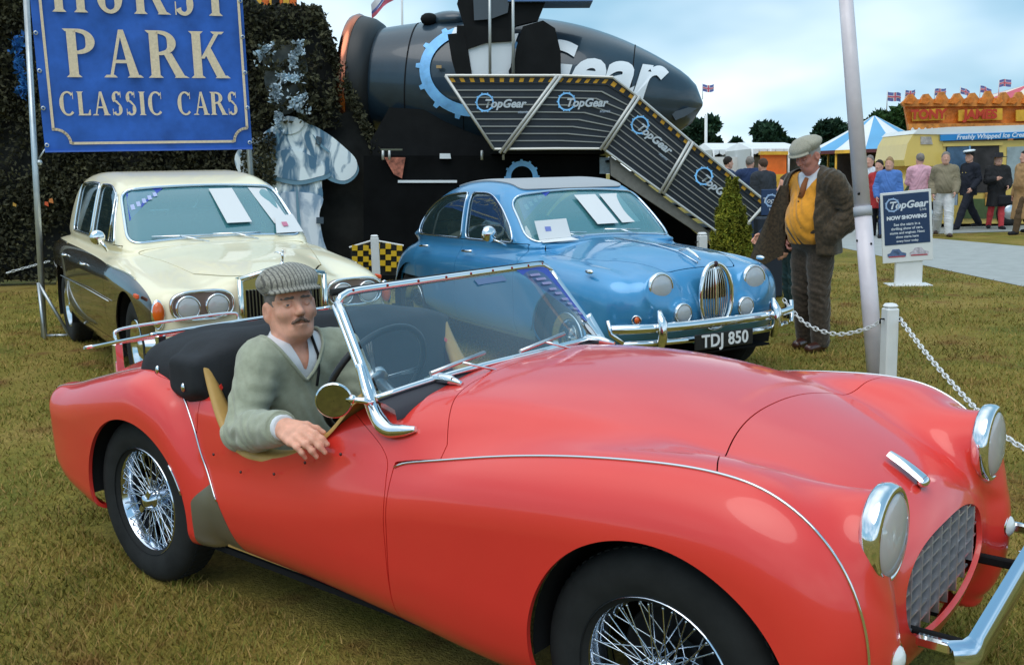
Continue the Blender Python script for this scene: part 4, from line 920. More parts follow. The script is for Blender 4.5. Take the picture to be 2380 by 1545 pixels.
def person(loc, rz, J, label, group=None, h=.014, top=None, top_t=.016, bottom=None, bot_t=.012, shoes=None, hair=None, hat=None, skin=None, yaw=0., pitch=0., fine=False, belly=1., skirt=None, coat_to=None, sleeves=1., hand_kw=None, wr=.004, hairlen=0., mouth=0., top_cut=None, extra=None):
    root = empty('person', loc, rz, label, 'person', group); skin = skin or SKIN
    H = HeadF(J['head'], yaw, pitch, 0, J.get('hk', 1.0)); fs = []
    fs.append(torso_sdf(J, -.006, belly)); neck = (J['neck'] + V3(0, 0, -.03), J['head'] + V3(-.02, 0, -.05))
    fs.append(lambda x, y, z: cap(x, y, z, neck[0], neck[1], .058, .052))
    for n in 'LR':
        fs.append(limb_sdf(J['sh' + n], J['el' + n], J['wr' + n], .048, .039, .027)); fs.append(limb_sdf(J['hip' + n], J['kn' + n], J['an' + n], .078, .054, .037)); 
        fs.append(lambda x, y, z, n=n: cap(x, y, z, J['an' + n] + V3(0, 0, -.045), J['to' + n] + V3(-.02, 0, .0), .035, .028))
    hp = []
    for n, s in (('L', 1), ('R', -1)):
        kw = (hand_kw or {}).get(n, {}); d = unit(kw.get('d', J['wr' + n] - J['el' + n])); nn = kw.get('n', V3(0, s, .05)); hp.append(chain_sdf(hand_parts(J['wr' + n], d, np.asarray(nn, float), s, kw.get('curl', .5), k=kw.get('k', .98), thumb=kw.get('thumb', .5)), .010))
    body_f = uni([uni(fs, .03), head_sdf(H, fine, mouth)], .035); hands_f = uni(hp, .01)
    allf = lambda x, y, z: smin(body_f(x, y, z), hands_f(x, y, z), .012)
    pts = [J[k_] for k_ in J if isinstance(J[k_], np.ndarray)]; lo, hi = bounds(pts, .19); lo[2] = min(p[2] for p in pts) - .06; hi[2] = J['head'][2] + .17
    bm = nets(allf, lo, hi, h, it=4 if fine else 2)
    body = tm_obj('body', bm, skin, root)
    def cl(nm, f, mt, hh=None, cuts=()):
        m_ = nets(f, lo - .03, hi + .03, hh or h, it=3 if fine else 2)
        for c in cuts: m_ = cut(m_, c)[1]
        return tm_obj(nm, m_, mt, root, fl=.004 if fine else 0)
    arms = [limb_sdf(J['sh' + n], J['el' + n], J['sh' + n] * 0 + (J['wr' + n] if sleeves >= 1 else J['el' + n] + (J['wr' + n] - J['el' + n]) * sleeves), .056, .047, .036, top_t, wr) for n in 'LR']
    out = {'root': root, 'body': body, 'H': H}
    if bottom is not None:
        legs = [limb_sdf(J['hip' + n], J['kn' + n], J['an' + n], .088, .062, .052, bot_t, wr, rm=.082) for n in 'LR']
        fb = uni([torso_sdf(J, bot_t * .6, belly)] + legs, .04); zt = J['pelvis'][2] + .09
        za = min(J['anL'][2], J['anR'][2]) - .045
        if skirt: 
            zb, wd = skirt; Pp = J['pelvis']
            fb = uni([torso_sdf(J, bot_t, belly), lambda x, y, z: smax(np.sqrt((x - Pp[0]) ** 2 + (y - Pp[1]) ** 2) - (.15 + wd * np.clip(Pp[2] + .05 - z, 0, 1)) - .012 * np.sin(np.arctan2(y - Pp[1], x - Pp[0]) * 9), smax(z - Pp[2] - .08, zb - z, .01), .03)], .05); za = zb
        out['bottom'] = cl('skirt' if skirt else 'trousers', lambda x, y, z: smax(smax(fb(x, y, z), z - zt, .01), za - z, .01), bottom)
    if top is not None:
        zb = J['pelvis'][2] - .06 if coat_to is None else coat_to; Nk = J['neck']; ff = [torso_sdf(J, top_t, belly, wr)] + arms
        if coat_to is not None and coat_to < J['pelvis'][2] - .1:
            Pp = J['pelvis']; ff.append(lambda x, y, z: smax(np.sqrt(((x - Pp[0]) / .95) ** 2 + (y - Pp[1]) ** 2) - (.17 + .10 * np.clip(Pp[2] - z, 0, 1)) - .008 * np.sin(np.arctan2(y - Pp[1], x - Pp[0]) * 7), smax(z - Pp[2] - .1, zb - z, .01), .03))
        ft = uni(ff, .035)
        Pp0 = J['pelvis']
        out['top'] = cl('coat' if coat_to is not None else 'top', lambda x, y, z: smax(smax(ft(x, y, z), np.where(np.hypot(x - Pp0[0], y - Pp0[1]) < .30, zb - z, -1.), .015), z - (Nk[2] + .035 - .35 * (x - Nk[0]) + .9 * np.clip(np.abs(y - Nk[1]) - .075, 0, 1)), .01), top, None, ((lambda x, y, z: -top_cut(x, y, z)),) if top_cut else ())
    if shoes is not None:
        for n in 'LR':
            a, b = J['an' + n], J['to' + n]; dirv = unit((b - a) * V3(1, 1, 0))
            fsd = lambda x, y, z: smax(smin(cap(x, y, z, a + V3(0, 0, -.035) - dirv * .03, b + V3(0, 0, .008), .046, .040), cap(x, y, z, a, a + V3(0, 0, -.03), .046, .046), .03), -(z - (min(a[2], b[2] + .055) - .078)), .01)
            l2, h2 = bounds([a, b], .10); tm_obj('shoe', nets(fsd, l2, h2, min(h, .012), it=2), shoes, root)
    if hair is not None:
        def fh(X, Y, Z):
            x, y, z = H.loc(X, Y, Z); d = ell(x, y, z, (-.016, 0, .038), (.106, .083, .103)); d = d + .004 * np.sin(70 * x + 3 * np.sin(50 * y)) * np.sin(60 * z + 40 * y)
            d = smax(d, (x - .045) - np.clip(z - .05, -.03, .2) * 1.2, .015); d = smax(d, -.035 - z - np.clip(-x - .02, 0, .1) * .6, .01)
            if hairlen: d = smin(d, smax(ell(x, y, z, (-.05, 0, -.08), (.06, .085, .10 + hairlen)), x - .01, .02), .04)
            return d
        l2, h2 = H.c - .2, H.c + .2; l2[2] -= hairlen
        tm_obj('hair', nets(fh, l2, h2, min(h, .010), it=2), hair, root)
    if hat == 'none': pass
    return out

# ---------------------------------------------------------------- the driver
def tweed(name, c0, c1, scale=60., stripe=None, rot=0.3):
    m = mat(name, c0, .9, spec=.15, sheen=.3, bump=(220, .5, .003)); n = m.node_tree.nodes; l = m.node_tree.links; b = n['Principled BSDF']
    tcn = [q for q in n if q.bl_idname == 'ShaderNodeTexCoord'][0]
    z = n.new('ShaderNodeTexNoise'); z.inputs['Scale'].default_value = scale; z.inputs['Detail'].default_value = 3; l.new(tcn.outputs['Object'], z.inputs['Vector'])
    r = n.new('ShaderNodeMapRange'); r.inputs['From Min'].default_value = .38; r.inputs['From Max'].default_value = .62; l.new(z.outputs['Fac'], r.inputs['Value'])
    x = n.new('ShaderNodeMix'); x.data_type = 'RGBA'; x.inputs['A'].default_value = (*c0, 1); x.inputs['B'].default_value = (*c1, 1); l.new(r.outputs[0], x.inputs['Factor']); last = x.outputs['Result']
    if stripe:
        mpn = n.new('ShaderNodeMapping'); mpn.inputs['Rotation'].default_value = stripe[2]; l.new(tcn.outputs['Object'], mpn.inputs['Vector'])
        w = n.new('ShaderNodeTexWave'); w.bands_direction = 'Y'; w.inputs['Scale'].default_value = stripe[0]; w.inputs['Distortion'].default_value = 1.2; w.inputs['Detail Scale'].default_value = 3; l.new(mpn.outputs[0], w.inputs['Vector'])
        rr = n.new('ShaderNodeValToRGB'); rr.color_ramp.elements[0].position = .72; rr.color_ramp.elements[0].color = (0, 0, 0, 1); rr.color_ramp.elements[1].position = .86; l.new(w.outputs['Fac'], rr.inputs[0])
        y = n.new('ShaderNodeMix'); y.data_type = 'RGBA'; l.new(rr.outputs[0], y.inputs['Factor']); l.new(last, y.inputs['A']); y.inputs['B'].default_value = (*stripe[1], 1); last = y.outputs['Result']
    l.new(last, b.inputs['Base Color']); return m
def flat_cap(H, mt, root, wide=1., tilt=0., peak=True):
    def f(X, Y, Z):
        x, y, z = H.loc(X, Y, Z); z = z + .011; c_, s_ = math.cos(tilt), math.sin(tilt); x, z = c_ * x + s_ * z, -s_ * x + c_ * z
        top = .157 - 2.2 * y * y - 1.2 * np.clip(-x - .01, 0, 1) ** 2 - .058 * np.clip((x - .03) / .10, 0, 1.2) ** 1.5 + .0022 * np.sin(60 * y + 20 * x)
        rim = np.hypot((x - .012) / 1.22, y * 1.04) - (.104 + .010 * np.clip(1 - ((z - .098) / .035) ** 2, 0, 1)) * wide
        d = smax(smax(z - top, rim + .30 * np.clip(.085 - z, -.03, .2) * np.where(x > .05, .1, 1.), .055), .055 - .10 * (x - .02) * np.where(x > 0, .25, -.25) - z, .012)
        bill = smax(smax(np.hypot((x - .03) / 1.06, y) - .112 * wide, .078 - x, .01), AB_(z - (.062 - .30 * (x - .08) - 1.2 * y * y)) - .006, .006)
        return smin(d, bill, .012) if peak else d
    c = H.pt(0, 0, .07); return tm_obj('flat_cap', nets(f, c - .21, c + .21, .006, it=3), mt, root)
AB_ = np.abs
def eyes(H, root, look=(0, 0)):
    EW = mat('eye_white', (.62, .58, .54), .25); IR = mat('iris', (.06, .09, .12), .2)
    for s in (-1, 1):
        e = MB().ball(H.pt(.0775, s * .031, .0), .0125 * H.k, 12).build('eyeball', EW, root)
        d = unit(H.M @ V3(1, s * .02 + look[0], look[1])); c0 = H.pt(.0775, s * .031, .0); MB().ball(c0 + d * .0088 * H.k, .0052 * H.k, 10).build('iris', IR, e)
def moustache(H, mt, root, w=.028, th=.0075, z0=-.053):
    f = lambda X, Y, Z: (lambda x, y, z: smin(cap(x, AB_(y), z, (.104, .003, z0), (.092, w, z0 - .012), th, th * .6), 1e3, .001) + .0022 * np.sin(300 * y) * np.sin(180 * z + 200 * x))(*H.loc(X, Y, Z))
    c = H.pt(.09, 0, z0); tm_obj('moustache', nets(f, c - .06, c + .06, .0035, it=2), mt, root)
def side_hair(H, mt, root):
    """short hair at the temples and nape below a cap"""
    def f(X, Y, Z):
        x, y, z = H.loc(X, Y, Z); a = AB_(y); d = ell(x, y, z, (-.014, 0, .030), (.103, .0805, .099)) + .002 * np.sin(170 * z + 60 * x) * np.sin(140 * x)
        d = smax(d, z - .07, .01); d = smax(d, -.055 - z + .5 * np.clip(x + .01, 0, .1), .008); d = smax(d, x - .040 - .35 * np.clip(z, -.03, .1), .006); 
        return smax(d, -ell(x, a, z, (-.010, .084, -.018), (.024, .016, .038)), .006)
    c = H.pt(0, 0, 0); tm_obj('hair', nets(f, c - .16, c + .16, .006, it=2), mt, root)

O = V3(.46, -.33, .28)
Jd = {k: V3(*v) - O for k, v in dict(pelvis=(.45, -.33, .36), chest=(.535, -.335, .72), neck=(.567, -.345, .945), head=(.592, -.345, 1.068), shL=(.622, -.160, .888), shR=(.592, -.490, .890),
      elL=(.74, -.10, .62), wrL=(.90, -.22, .56), elR=(.632, -.604, .672), wrR=(.945, -.672, .748), hipL=(.45, -.24, .36), hipR=(.45, -.42, .36), knL=(.90, -.24, .44), knR=(.90, -.42, .44), anL=(1.25, -.24, .30), anR=(1.25, -.42, .30), toL=(1.34, -.22, .32), toR=(1.34, -.44, .32)).items()}
driver = empty('person', O, 0, 'man in green jumper and striped flat cap sitting in the red car', 'person')
Hd = HeadF(Jd['head'], rad(-22), rad(9), rad(3), 1.0)
fs = [torso_sdf(Jd, -.008), lambda x, y, z: cap(x, y, z, Jd['neck'] + V3(-.005, 0, -.04), Jd['head'] + V3(-.015, 0, -.06), .058, .054)]
fs.append(lambda x, y, z: cap(x, y, z, Jd['neck'] + V3(.045, -.01, -.03), Jd['head'] + V3(.03, -.01, -.11), .022, .016))
for n in 'LR': fs += [limb_sdf(Jd['sh' + n], Jd['el' + n], Jd['wr' + n], .048, .040, .028), limb_sdf(Jd['hip' + n], Jd['kn' + n], Jd['an' + n], .08, .056, .04)]
hR = hand_parts(Jd['wrR'], V3(.97, -.16, -.06), V3(.18, -.55, .80), -1, curl=.62, spread=.10, k=1.06, thumb=.55)
hL = hand_parts(Jd['wrL'], V3(.8, -.3, -.1), V3(-.1, .3, .8), 1, curl=1.1, k=1.0)
hf = uni([chain_sdf(hR, .009), chain_sdf(hL, .009)], .005)
bf = uni([uni(fs, .03), head_sdf(Hd, True, .0012)], .03)
lo, hi = bounds(list(Jd.values()), .2); hi[2] = Jd['head'][2] + .17
db = nets(lambda x, y, z: smin(bf(x, y, z), hf(x, y, z), .012), lo, hi, .0062, it=4, eps=.0028)
tm_obj('body', db, SKIN, driver)
JUMP = mat('green_wool', (.37, .385, .285), .95, spec=.1, sheen=.35, vary=(30, .13), bump=(340, .55, .003))
SHIRT = mat('white_shirt', (.74, .75, .78), .8, spec=.2, vary=(20, .05), bump=(60, .2, .003))
jt = torso_sdf(Jd, .016, 1.08, .004); ja = [limb_sdf(Jd['shR'], Jd['elR'], Jd['wrR'],   .054, .051, .041, .013, .0055), limb_sdf(Jd['shL'], Jd['elL'], Jd['wrL'], .054, .051, .043, .014, .0055)]
jf = uni([jt] + ja, .04)
Jc, Jn = Jd['chest'], Jd['neck']
_up = unit(Jn - Jd['pelvis']); _lf = unit(Jd['shL'] - Jd['shR']); _fw = unit(np.cross(_lf, _up)); _lf = np.cross(_up, _fw)
def tl(x, y, z):
    p = [x - Jn[0], y - Jn[1], z - Jn[2]]; return [_fw[0] * p[0] + _fw[1] * p[1] + _fw[2] * p[2], _lf[0] * p[0] + _lf[1] * p[1] + _lf[2] * p[2], _up[0] * p[0] + _up[1] * p[1] + _up[2] * p[2]]
def vneck(x, y, z):
    """positive inside the neck opening"""
    a, b, c = tl(x, y, z); v = c + .118 - 1.35 * AB_(b + .006); return np.where(a > -.01, v, c - .005 - .12 * (a + .01))
def handcut(n): 
    w, e = Jd['wr' + n], Jd['el' + n]; d = unit(w - e); return lambda x, y, z: np.where((x - w[0]) ** 2 + (y - w[1]) ** 2 + (z - w[2]) ** 2 < .02, (x - w[0]) * d[0] + (y - w[1]) * d[1] + (z - w[2]) * d[2], -.1)
jm = nets(lambda x, y, z: smax(smax(jf(x, y, z), Jd['pelvis'][2] - .02 - z, .01), handcut('R')(x, y, z) + .012, .006), lo, hi, .0075, it=3, eps=.004)
jm = cut(jm, vneck)[0]
jo = tm_obj('jumper', jm, JUMP, driver, .006)
# ribbed edges: neck band and cuff
for L, c in loops(jm, None, 20):
    P = smooth_line(resample(jm.V[L], .012, c), 2, c)
    if P[:, 2].mean() > Jn[2] - .16: MB().tube(P, .0065, 6, closed=c).build('neck_band', JUMP, jo)
MB().tube([Jd['wrR'] + (Jd['elR'] - Jd['wrR']) * t for t in (.235, .20, .14, .075, .035, .03)], [.052, .053, .0515, .0505, .048, .04], 18).build('cuff', JUMP, jo)
# shirt: chest seen in the V, collar wings and cuff
st_ = torso_sdf(Jd, .004, 1., .001)
sm_ = nets(lambda x, y, z: smax(smax(st_(x, y, z), -(tl(x, y, z)[2] + .24), .01), tl(x, y, z)[2] - .03 + .15 * tl(x, y, z)[0], .008), lo, hi, .009, it=2)
open_ = lambda x, y, z: (lambda a, b, c: np.where(a > 0, c + .085 - 2.6 * AB_(b + .004), c - .02))(*tl(x, y, z))
sm_ = cut(sm_, open_)[0]; so_ = tm_obj('shirt', sm_, SHIRT, driver)
for s in (-1, 1):
    G = []
    for i, t in enumerate(np.linspace(0, 1, 9)):
        an = rad(150 - 128 * t); r = .063 + .012 * t; c = Jn + _up * (.038 - .085 * t ** 1.5) + _fw * (.012 + .01 * t) + _lf * (s * math.sin(an) * r) + _fw * (math.cos(an) * r * .95 + .004)
        out_ = unit(_lf * s * math.sin(an) + _fw * math.cos(an)); dp = .028 + .030 * t ** 2.5
        G.append([c - out_ * .002 + _up * .0, c + out_ * .006 + _up * .004, c + out_ * .015 - _up * dp * .55 + _fw * .008 * t, c + out_ * .020 - _up * dp + _fw * .016 * t + _lf * s * .006 * t])
    G = np.array(G); MB().grid(G if s > 0 else G[::-1]).build('collar', SHIRT, so_)
MB().tube([Jd['wrR'] + (Jd['elR'] - Jd['wrR']) * t for t in (.09, .03, -.015, -.02)], [.040, .041, .0405, .034], 16).build('shirt_cuff', SHIRT, so_)
mb = MB(); mb.tube([Jn + _lf * .052 + _fw * .062 + _up * .03, Jn + _lf * .052 + _fw * .112 - _up * .03, Jn + _lf * .035 + _fw * .146 - _up * .08, Jn + _lf * .016 + _fw * .166 - _up * .125], .0055, 6); mb.build('neck_cord', DARK, driver)
TR_ = mat('dark_trousers', (.03, .03, .035), .9)
tm_obj('trousers', nets(uni([limb_sdf(Jd['hip' + n], Jd['kn' + n], Jd['an' + n], .092, .066, .05, .01) for n in 'LR'], .03), lo, hi, .02, it=2), TR_, driver)
flat_cap(Hd, tweed('striped_tweed', (.38, .355, .30), (.22, .205, .17), 140, (24, (.12, .112, .10), (0, 0, .25))), driver, .96, rad(5))
GREY = mat('grey_hair', (.20, .175, .16), .8, bump=(300, .6, .003)); side_hair(Hd, GREY, driver); moustache(Hd, mat('moustache_hair', (.16, .10, .075), .85, bump=(300, .6, .003)), driver, .029, .0072); eyes(Hd, driver, (-.25, 0))
brow_f = lambda X, Y, Z: (lambda x, y, z: cap(x, AB_(y), z, (.096, .016, .022), (.080, .050, .021), .0050, .003) + .0018 * np.sin(320 * y) * np.sin(200 * z))(*Hd.loc(X, Y, Z))
[tm_obj('eyebrow', q, GREY, driver) for q in islands(nets(brow_f, Hd.c - .15, Hd.c + .15, .004, it=2)) if len(q.T) > 20]

# ================================================================ two closed classic saloons
def car_frame(o, label): return empty('parked_car', (o[0], o[1], 0), o[2], label, 'car', 'classic saloons parked behind the red car')
def trim_tube(mm, root, name, mt, r, sel=None, out=.003, step=.03, minlen=12):
    for L, c in loops(mm, sel, minlen):
        P = smooth_line(resample(mm.V[L] + mm.N[L] * out, step, c), 2, c)
        if len(P) > 5: MB().tube(P, r, 6, closed=c).build(name, mt, root)
def rrect(u, v, cu, cv, hu, hv, r):
    """rounded rectangle field, negative inside"""
    a = np.abs(u - cu) - hu + r; b = np.abs(v - cv) - hv + r
    return np.minimum(np.maximum(a, b), 0) + np.hypot(np.maximum(a, 0), np.maximum(b, 0)) - r
def arch2(cx, cz, r, ymin): return lambda x, y, z: np.where(AB(y) > ymin, np.hypot(x - cx, (z - cz) / np.where(z < cz, 1.5, 1.)) - r, .5)
def steel_wheel(root, loc, rz, R, rr, w, whitewall=False, disc=CHROME, spokes=False):
    t = link('wheel', tyre_mesh('tyre', R, rr, w), TYRE, root, loc, (0, .3, rz))
    MB().lathe([(rr + .004, -.40 * w), (rr, -.46 * w), (rr - .012, -.42 * w), (rr - .03, -.25 * w), (rr - .05, -.22 * w), (.09, -.30 * w), (.06, -.40 * w), (.001, -.44 * w)], 40, ax='y').build('wheel_cover', disc, t)
    return t
def paper(root, name, P, mt): return MB().add(P, [tuple(range(len(P)))]).build(name, mt, root)
PAPER = mat('paper_white'); CARGLASS = glass_mat('car_glass', (.55, .72, .72), .10, .35, (.05, .10, .11)); BLUEGLASS = glass_mat('screen_glass_sky_veil', (.66, .88, .90), .10, .44, (.13, .44, .50))  # teal in the saloon screen glass stands in for a veil of reflected sky
INTER = mat('car_interior', (.10, .075, .055), .8)
AB = np.abs

# ---------------------------------------------------------------- sky-blue sports saloon
def blue_saloon(pose):
    root = car_frame(pose, 'metallic blue rounded sports saloon with oval chrome grille and plate TDJ 850')
    BL = mat('blue_paint', (.055, .29, .56), .30, .25, .5, coat=1., coat_rough=.05, vary=(3, .05))
    HULL = Prof([(.60, .44), (.64, .60), (.60, .76), (.50, .86), (.30, .925), (0, .965), (-.4, .99), (-.62, 1.0), (-1.2, .99), (-2.4, .99), (-2.9, .975), (-3.2, .90), (-3.5, .74), (-3.66, .56), (-3.66, .40), (-3.5, .30), (-2., .24), (-.5, .235), (.3, .27)], n=6)
    FW = Prof([(.62, .46), (.655, .60), (.62, .72), (.52, .80), (.35, .845), (.1, .872), (-.3, .90), (-.8, .925), (-1.4, .93), (-2.0, .915), (-2.45, .92), (-2.8, .90), (-3.15, .82), (-3.45, .66), (-3.60, .50), (-3.5, .32), (-2., .225), (-.5, .22), (.3, .26), (.52, .34)], n=6)
    hw = spl([-3.8, -3.6, -3.2, -2.4, -1, -.4, 0, .3, .55, .7], [.42, .52, .62, .72, .76, .74, .66, .52, .36, .26])
    fw = spl([-3.8, -3.6, -3.3, -2.7, -2.2, -1.2, -.4, 0, .3, .5, .62, .7], [.50, .60, .70, .80, .815, .815, .832, .838, .81, .74, .64, .55])
    roofp = Prof([(-.56, .94), (-.66, 1.02), (-.85, 1.20), (-1.05, 1.36), (-1.2, 1.425), (-1.45, 1.455), (-1.75, 1.462), (-2.1, 1.435), (-2.4, 1.36), (-2.65, 1.24), (-2.85, 1.09), (-3.0, .95), (-2.5, .80), (-1.2, .80)], n=6)
    def lower(x, y, z):
        a = AB(y); h = smax(HULL(x, z + .16 * (a / .7) ** 2.2 * np.clip((z - .5) / .3, 0, 1)), a - hw(x), .16)
        w = smax(FW(x, z + .55 * np.clip(a - .62, 0, .3) ** 2 + .10 * np.clip(.62 - a, 0, .6) ** 1.0), a - fw(x) + .10 * np.clip((.45 - z) / .25, 0, 1) ** 2, .20)
        d = smin(h, w, .09)
        pod = cap(x, a, z, (.20, .45, .70), (.62, .41, .735), .13, .104); pod = smax(pod, x - .605, .012); d = smin(d, pod, .10)
        fog = smax(cap(x, a, z, (.45, .28, .55), (.66, .275, .56), .09, .070), x - .672, .01)
        return smin(d, fog, .05)
    wg = lambda z: .735 - .30 * np.clip(z - .95, 0, .6) ** 1.35
    green = lambda x, y, z: smax(roofp(x, z), AB(y) - wg(z) + .05 * np.clip((-x - 2.1) / .7, 0, 1) ** 2, .20)
    m = nets(lambda x, y, z: smin(lower(x, y, z), green(x, y, z), .05), (-3.8, -.9, .16), (.78, .9, 1.55), .018, it=4, eps=.008)
    m = compact(m.V, m.N, m.T[~(m.N[m.T].mean(1)[:, 2] < -.7)])
    m = cut(m, arch2(0, .33, .372, .60))[1]; 
    m = cut(m, lambda x, y, z: np.where(AB(y) > .6, np.maximum(np.hypot(x + 2.727, (z - .33) / np.where(z < .33, 1.5, 1.)) - .365, z - .60), .5))[1]
    # windows
    wsf = lambda x, y, z: np.where((x > -1.16) & (x < -.5), rrect(y / (1 - .28 * (z - 1.2)), z + .035 * (y / .6) ** 2, 0, 1.195, .635, .175, .09), .3)
    WSG, m = cut(m, wsf)
    side = lambda lo_, hi_, zt: lambda x, y, z: np.where((AB(y) > .42) & (x < -.5), np.maximum(np.maximum(np.maximum(.985 - z, z - zt(x)), x - hi_(z)), lo_(z) - x), .3)
    ztop = spl([-3, -2.75, -2.55, -2.3, -2.0, -1.6, -1.3, -1.1, -.9], [1.02, 1.12, 1.22, 1.31, 1.355, 1.365, 1.34, 1.25, 1.10])
    FG, m = cut(m, side(lambda z: -1.66 - .10 * (z - 1.2), lambda z: -.82 - .75 * (z - .99), ztop))
    RG, m = cut(m, side(lambda z: -2.70 + .0 * z, lambda z: -1.74 - .10 * (z - 1.2), ztop))
    RWG, m = cut(m, lambda x, y, z: np.where((x < -2.2) & (z > .9), rrect(y, z, 0, 1.20, .50, .115, .08), .3))
    # panels
    DG = []
    for xf, xr, nm in ((-.66, -1.70, 'door'), (-1.70, -2.62, 'door')):
        D, m = split_gap(m, lambda x, y, z: np.maximum(np.maximum(x - xf - .0 * z, xr + np.where(nm == 'door', 0, 0) + (.42 * np.clip(.80 - z, 0, .5) if xr < -2 else 0 * z) - x), np.maximum(np.maximum(.30 - z, .60 - AB(y)), z - .978)), .003)
        for p in (cut(D, lambda x, y, z: y)): tm_obj('door', p, BL, root, .01); DG.append(p)
    B, m = split_gap(m, lambda x, y, z: np.maximum(np.maximum(-.55 - x, AB(y) - (.60 - .30 * np.clip((x + .1) / .65, 0, 1))), np.maximum(.80 - z, x - .53)), .003)
    tm_obj('bonnet', B, BL, root, .01)
    RF, m = cut(m, lambda x, y, z: rrect(x, y, -1.66, 0, .58, .50, .06) + np.where(z > 1.3, 0, 2))
    tm_obj('sunroof', offset(RF, .012), mat('grey_vinyl', (.40, .42, .44), .75, bump=(90, .2, .003)), root, .02)
    tm_obj('body_shell', m, BL, root, .012)
    BC = mat('blue_chrome', (.72, .80, .9), .12, 1.)
    for g, nm in ((WSG, 'windscreen'), (RWG, 'rear_window')): tm_obj(nm, offset(g, -.008), BLUEGLASS if nm == 'windscreen' else CARGLASS, root); trim_tube(g, root, 'window_trim', BC, .010)
    for G in (FG, RG):
        for p in cut(G, lambda x, y, z: y):
            if len(p.T): tm_obj('side_window', offset(p, -.008), CARGLASS, root); trim_tube(p, root, 'window_trim', BC, .008)
    for x0, dx in ((-1.02, -.02),):
        for s in (-1, 1): mb = MB(); mb.tube([(x0, s * (wg(1.0) - .012), .99), (x0 + dx * 2, s * (wg(1.28) - .045), 1.27)], .008, 6); mb.build('window_bar', BC, root)
    # dark cabin, seats, steering wheel
    mb = MB(); mb.box((-2.7, -.62, .45), (-.75, .62, .50)); mb.build('cabin_floor', DARK, root)
    for x0 in (-1.45, -2.35):
        for y0 in (-.30, .30): mb = MB(); mb.box((x0 - .10, y0 - .24, .55), (x0 + .06, y0 + .24, 1.10), bev=.05); mb.box((x0, y0 - .24, .5), (x0 + .5, y0 + .24, .66), bev=.05); mb.build('seat', INTER, root)
    MB().box((-.98, -.62, .78), (-.72, .62, .96), bev=.03).build('dashboard', mat('walnut', (.10, .045, .02), .4), root)
    MB().tube([(-1.12 + .05 * math.sin(a), -.33 + .20 * math.cos(a), .98 + .19 * math.sin(a)) for a in np.linspace(0, 2 * PI, 28, endpoint=False)], .011, 6, closed=True).build('steering_wheel', DARK, root)
    # lamps
    for s in (-1, 1):
        headlamp(root, (.605, s * .41, .735), .100); headlamp(root, (.672, s * .275, .56), .068)
        MB().lathe([(.03, 0), (.036, .006), (.030, .014), (.026, .012)], 18, ax='x').build('indicator', CHROME, root, (.605, s * .60, .535), (0, 0, s * .50)); MB().ball((.612, s * .597, .535), (.012, .024, .026), 10).build('indicator_lens', AMBER, root)
        mb = MB(); mb.ball((.30, s * .765, .845), (.05, .018, .018), 10); mb.build('wing_lamp', CHROME, root)
    # oval grille with vertical bars
    gx = lambda z: .69 - .30 * np.clip(z - .70, 0, .3) ** 1.6 - .10 * np.clip(.55 - z, 0, .3); gw = lambda z: .122 * np.sqrt(np.clip(1 - ((z - .655) / .215) ** 2, 0, 1)) ** .85
    rim = [(gx(.655 + .222 * math.sin(a)) + .01, .135 * math.copysign(abs(math.cos(a)) ** .85, math.cos(a)), .655 + .222 * math.sin(a)) for a in np.linspace(0, 2 * PI, 48, endpoint=False)]
    mb = MB(); mb.tube(rim, .016, 8, closed=True); gr = mb.build('grille_surround', CHROME, root)
    zs = np.linspace(.445, .865, 14)
    MB().grid([[(gx(z) - .03, y * gw(z), z) for y in np.linspace(-1, 1, 9)] for z in zs]).build('grille_backing', DARK, root)
    for k in np.linspace(-.9, .9, 11): 
        P = [(gx(z) + .004 - .012 * k * k, k * gw(z), z) for z in zs]; mb = MB(); mb.tube(P, .0045 if abs(k) > .05 else .013, 5); mb.build('grille_bar', CHROME, root)
    mb = MB(); mb.ball((gx(.88) + .02, 0, .875), (.012, .022, .02), 10); mb.build('grille_badge', mat('enamel_dark', (.05, .02, .03), .3), root)
    mb = MB(); mb.tube([(.30, 0, .945), (.40, 0, .955), (.47, 0, .925), (.53, 0, .895)], [.008, .016, .014, .008], 8); mb.build('bonnet_mascot', CHROME, root)
    mb = MB(); mb.tube([(-.5, 0, .998), (0, 0, .975), (.3, 0, .936), (.50, 0, .872)], .006, 6); mb.build('bonnet_strip', BC, root)
    # bumper, overriders, plate
    def bump_x(y): return .76 - .16 * (abs(y) / .8) ** 3
    for z0, hh, wy in ((.485, .032, .80), (.385, .022, .74)):
        G = []
        for y in np.linspace(-wy, wy, 28):
            x = bump_x(y) - .02 * (z0 < .4); G.append([(x - .02, y, z0 - hh), (x + .006, y, z0 - hh * .8), (x + .016, y, z0), (x + .006, y, z0 + hh * .8), (x - .02, y, z0 + hh)])
        mb = MB().grid(G); mb.build('bumper', CHROME, root)
    for s in (-1, 1):
        mb = MB(); mb.tube([(bump_x(.5) + .01, s * .50, .33), (bump_x(.5) + .035, s * .50, .42), (bump_x(.5) + .035, s * .50, .52), (bump_x(.5) - .005, s * .50, .60)], [.022, .034, .034, .018], 10); mb.build('overrider', CHROME, root)
        mb = MB(); mb.tube([(.66, s * .74, .40), (.60, s * .80, .46), (.58, s * .81, .55)], .016, 6); mb.build('bumper_end', CHROME, root)
    MB().box((.775, -.255, .315), (.79, .255, .425), bev=.006).build('number_plate', mat('plate_black', (.012, .012, .013), .4), root)
    tme = text_mesh('plate_letters', 'TDJ 850', .118, .002, .0025, spacing=1.05, xs=.98); link('plate_letters', tme, mat('plate_white', (.8, .8, .8), .5), root, (.795, 0, .37), (PI / 2, 0, PI / 2))
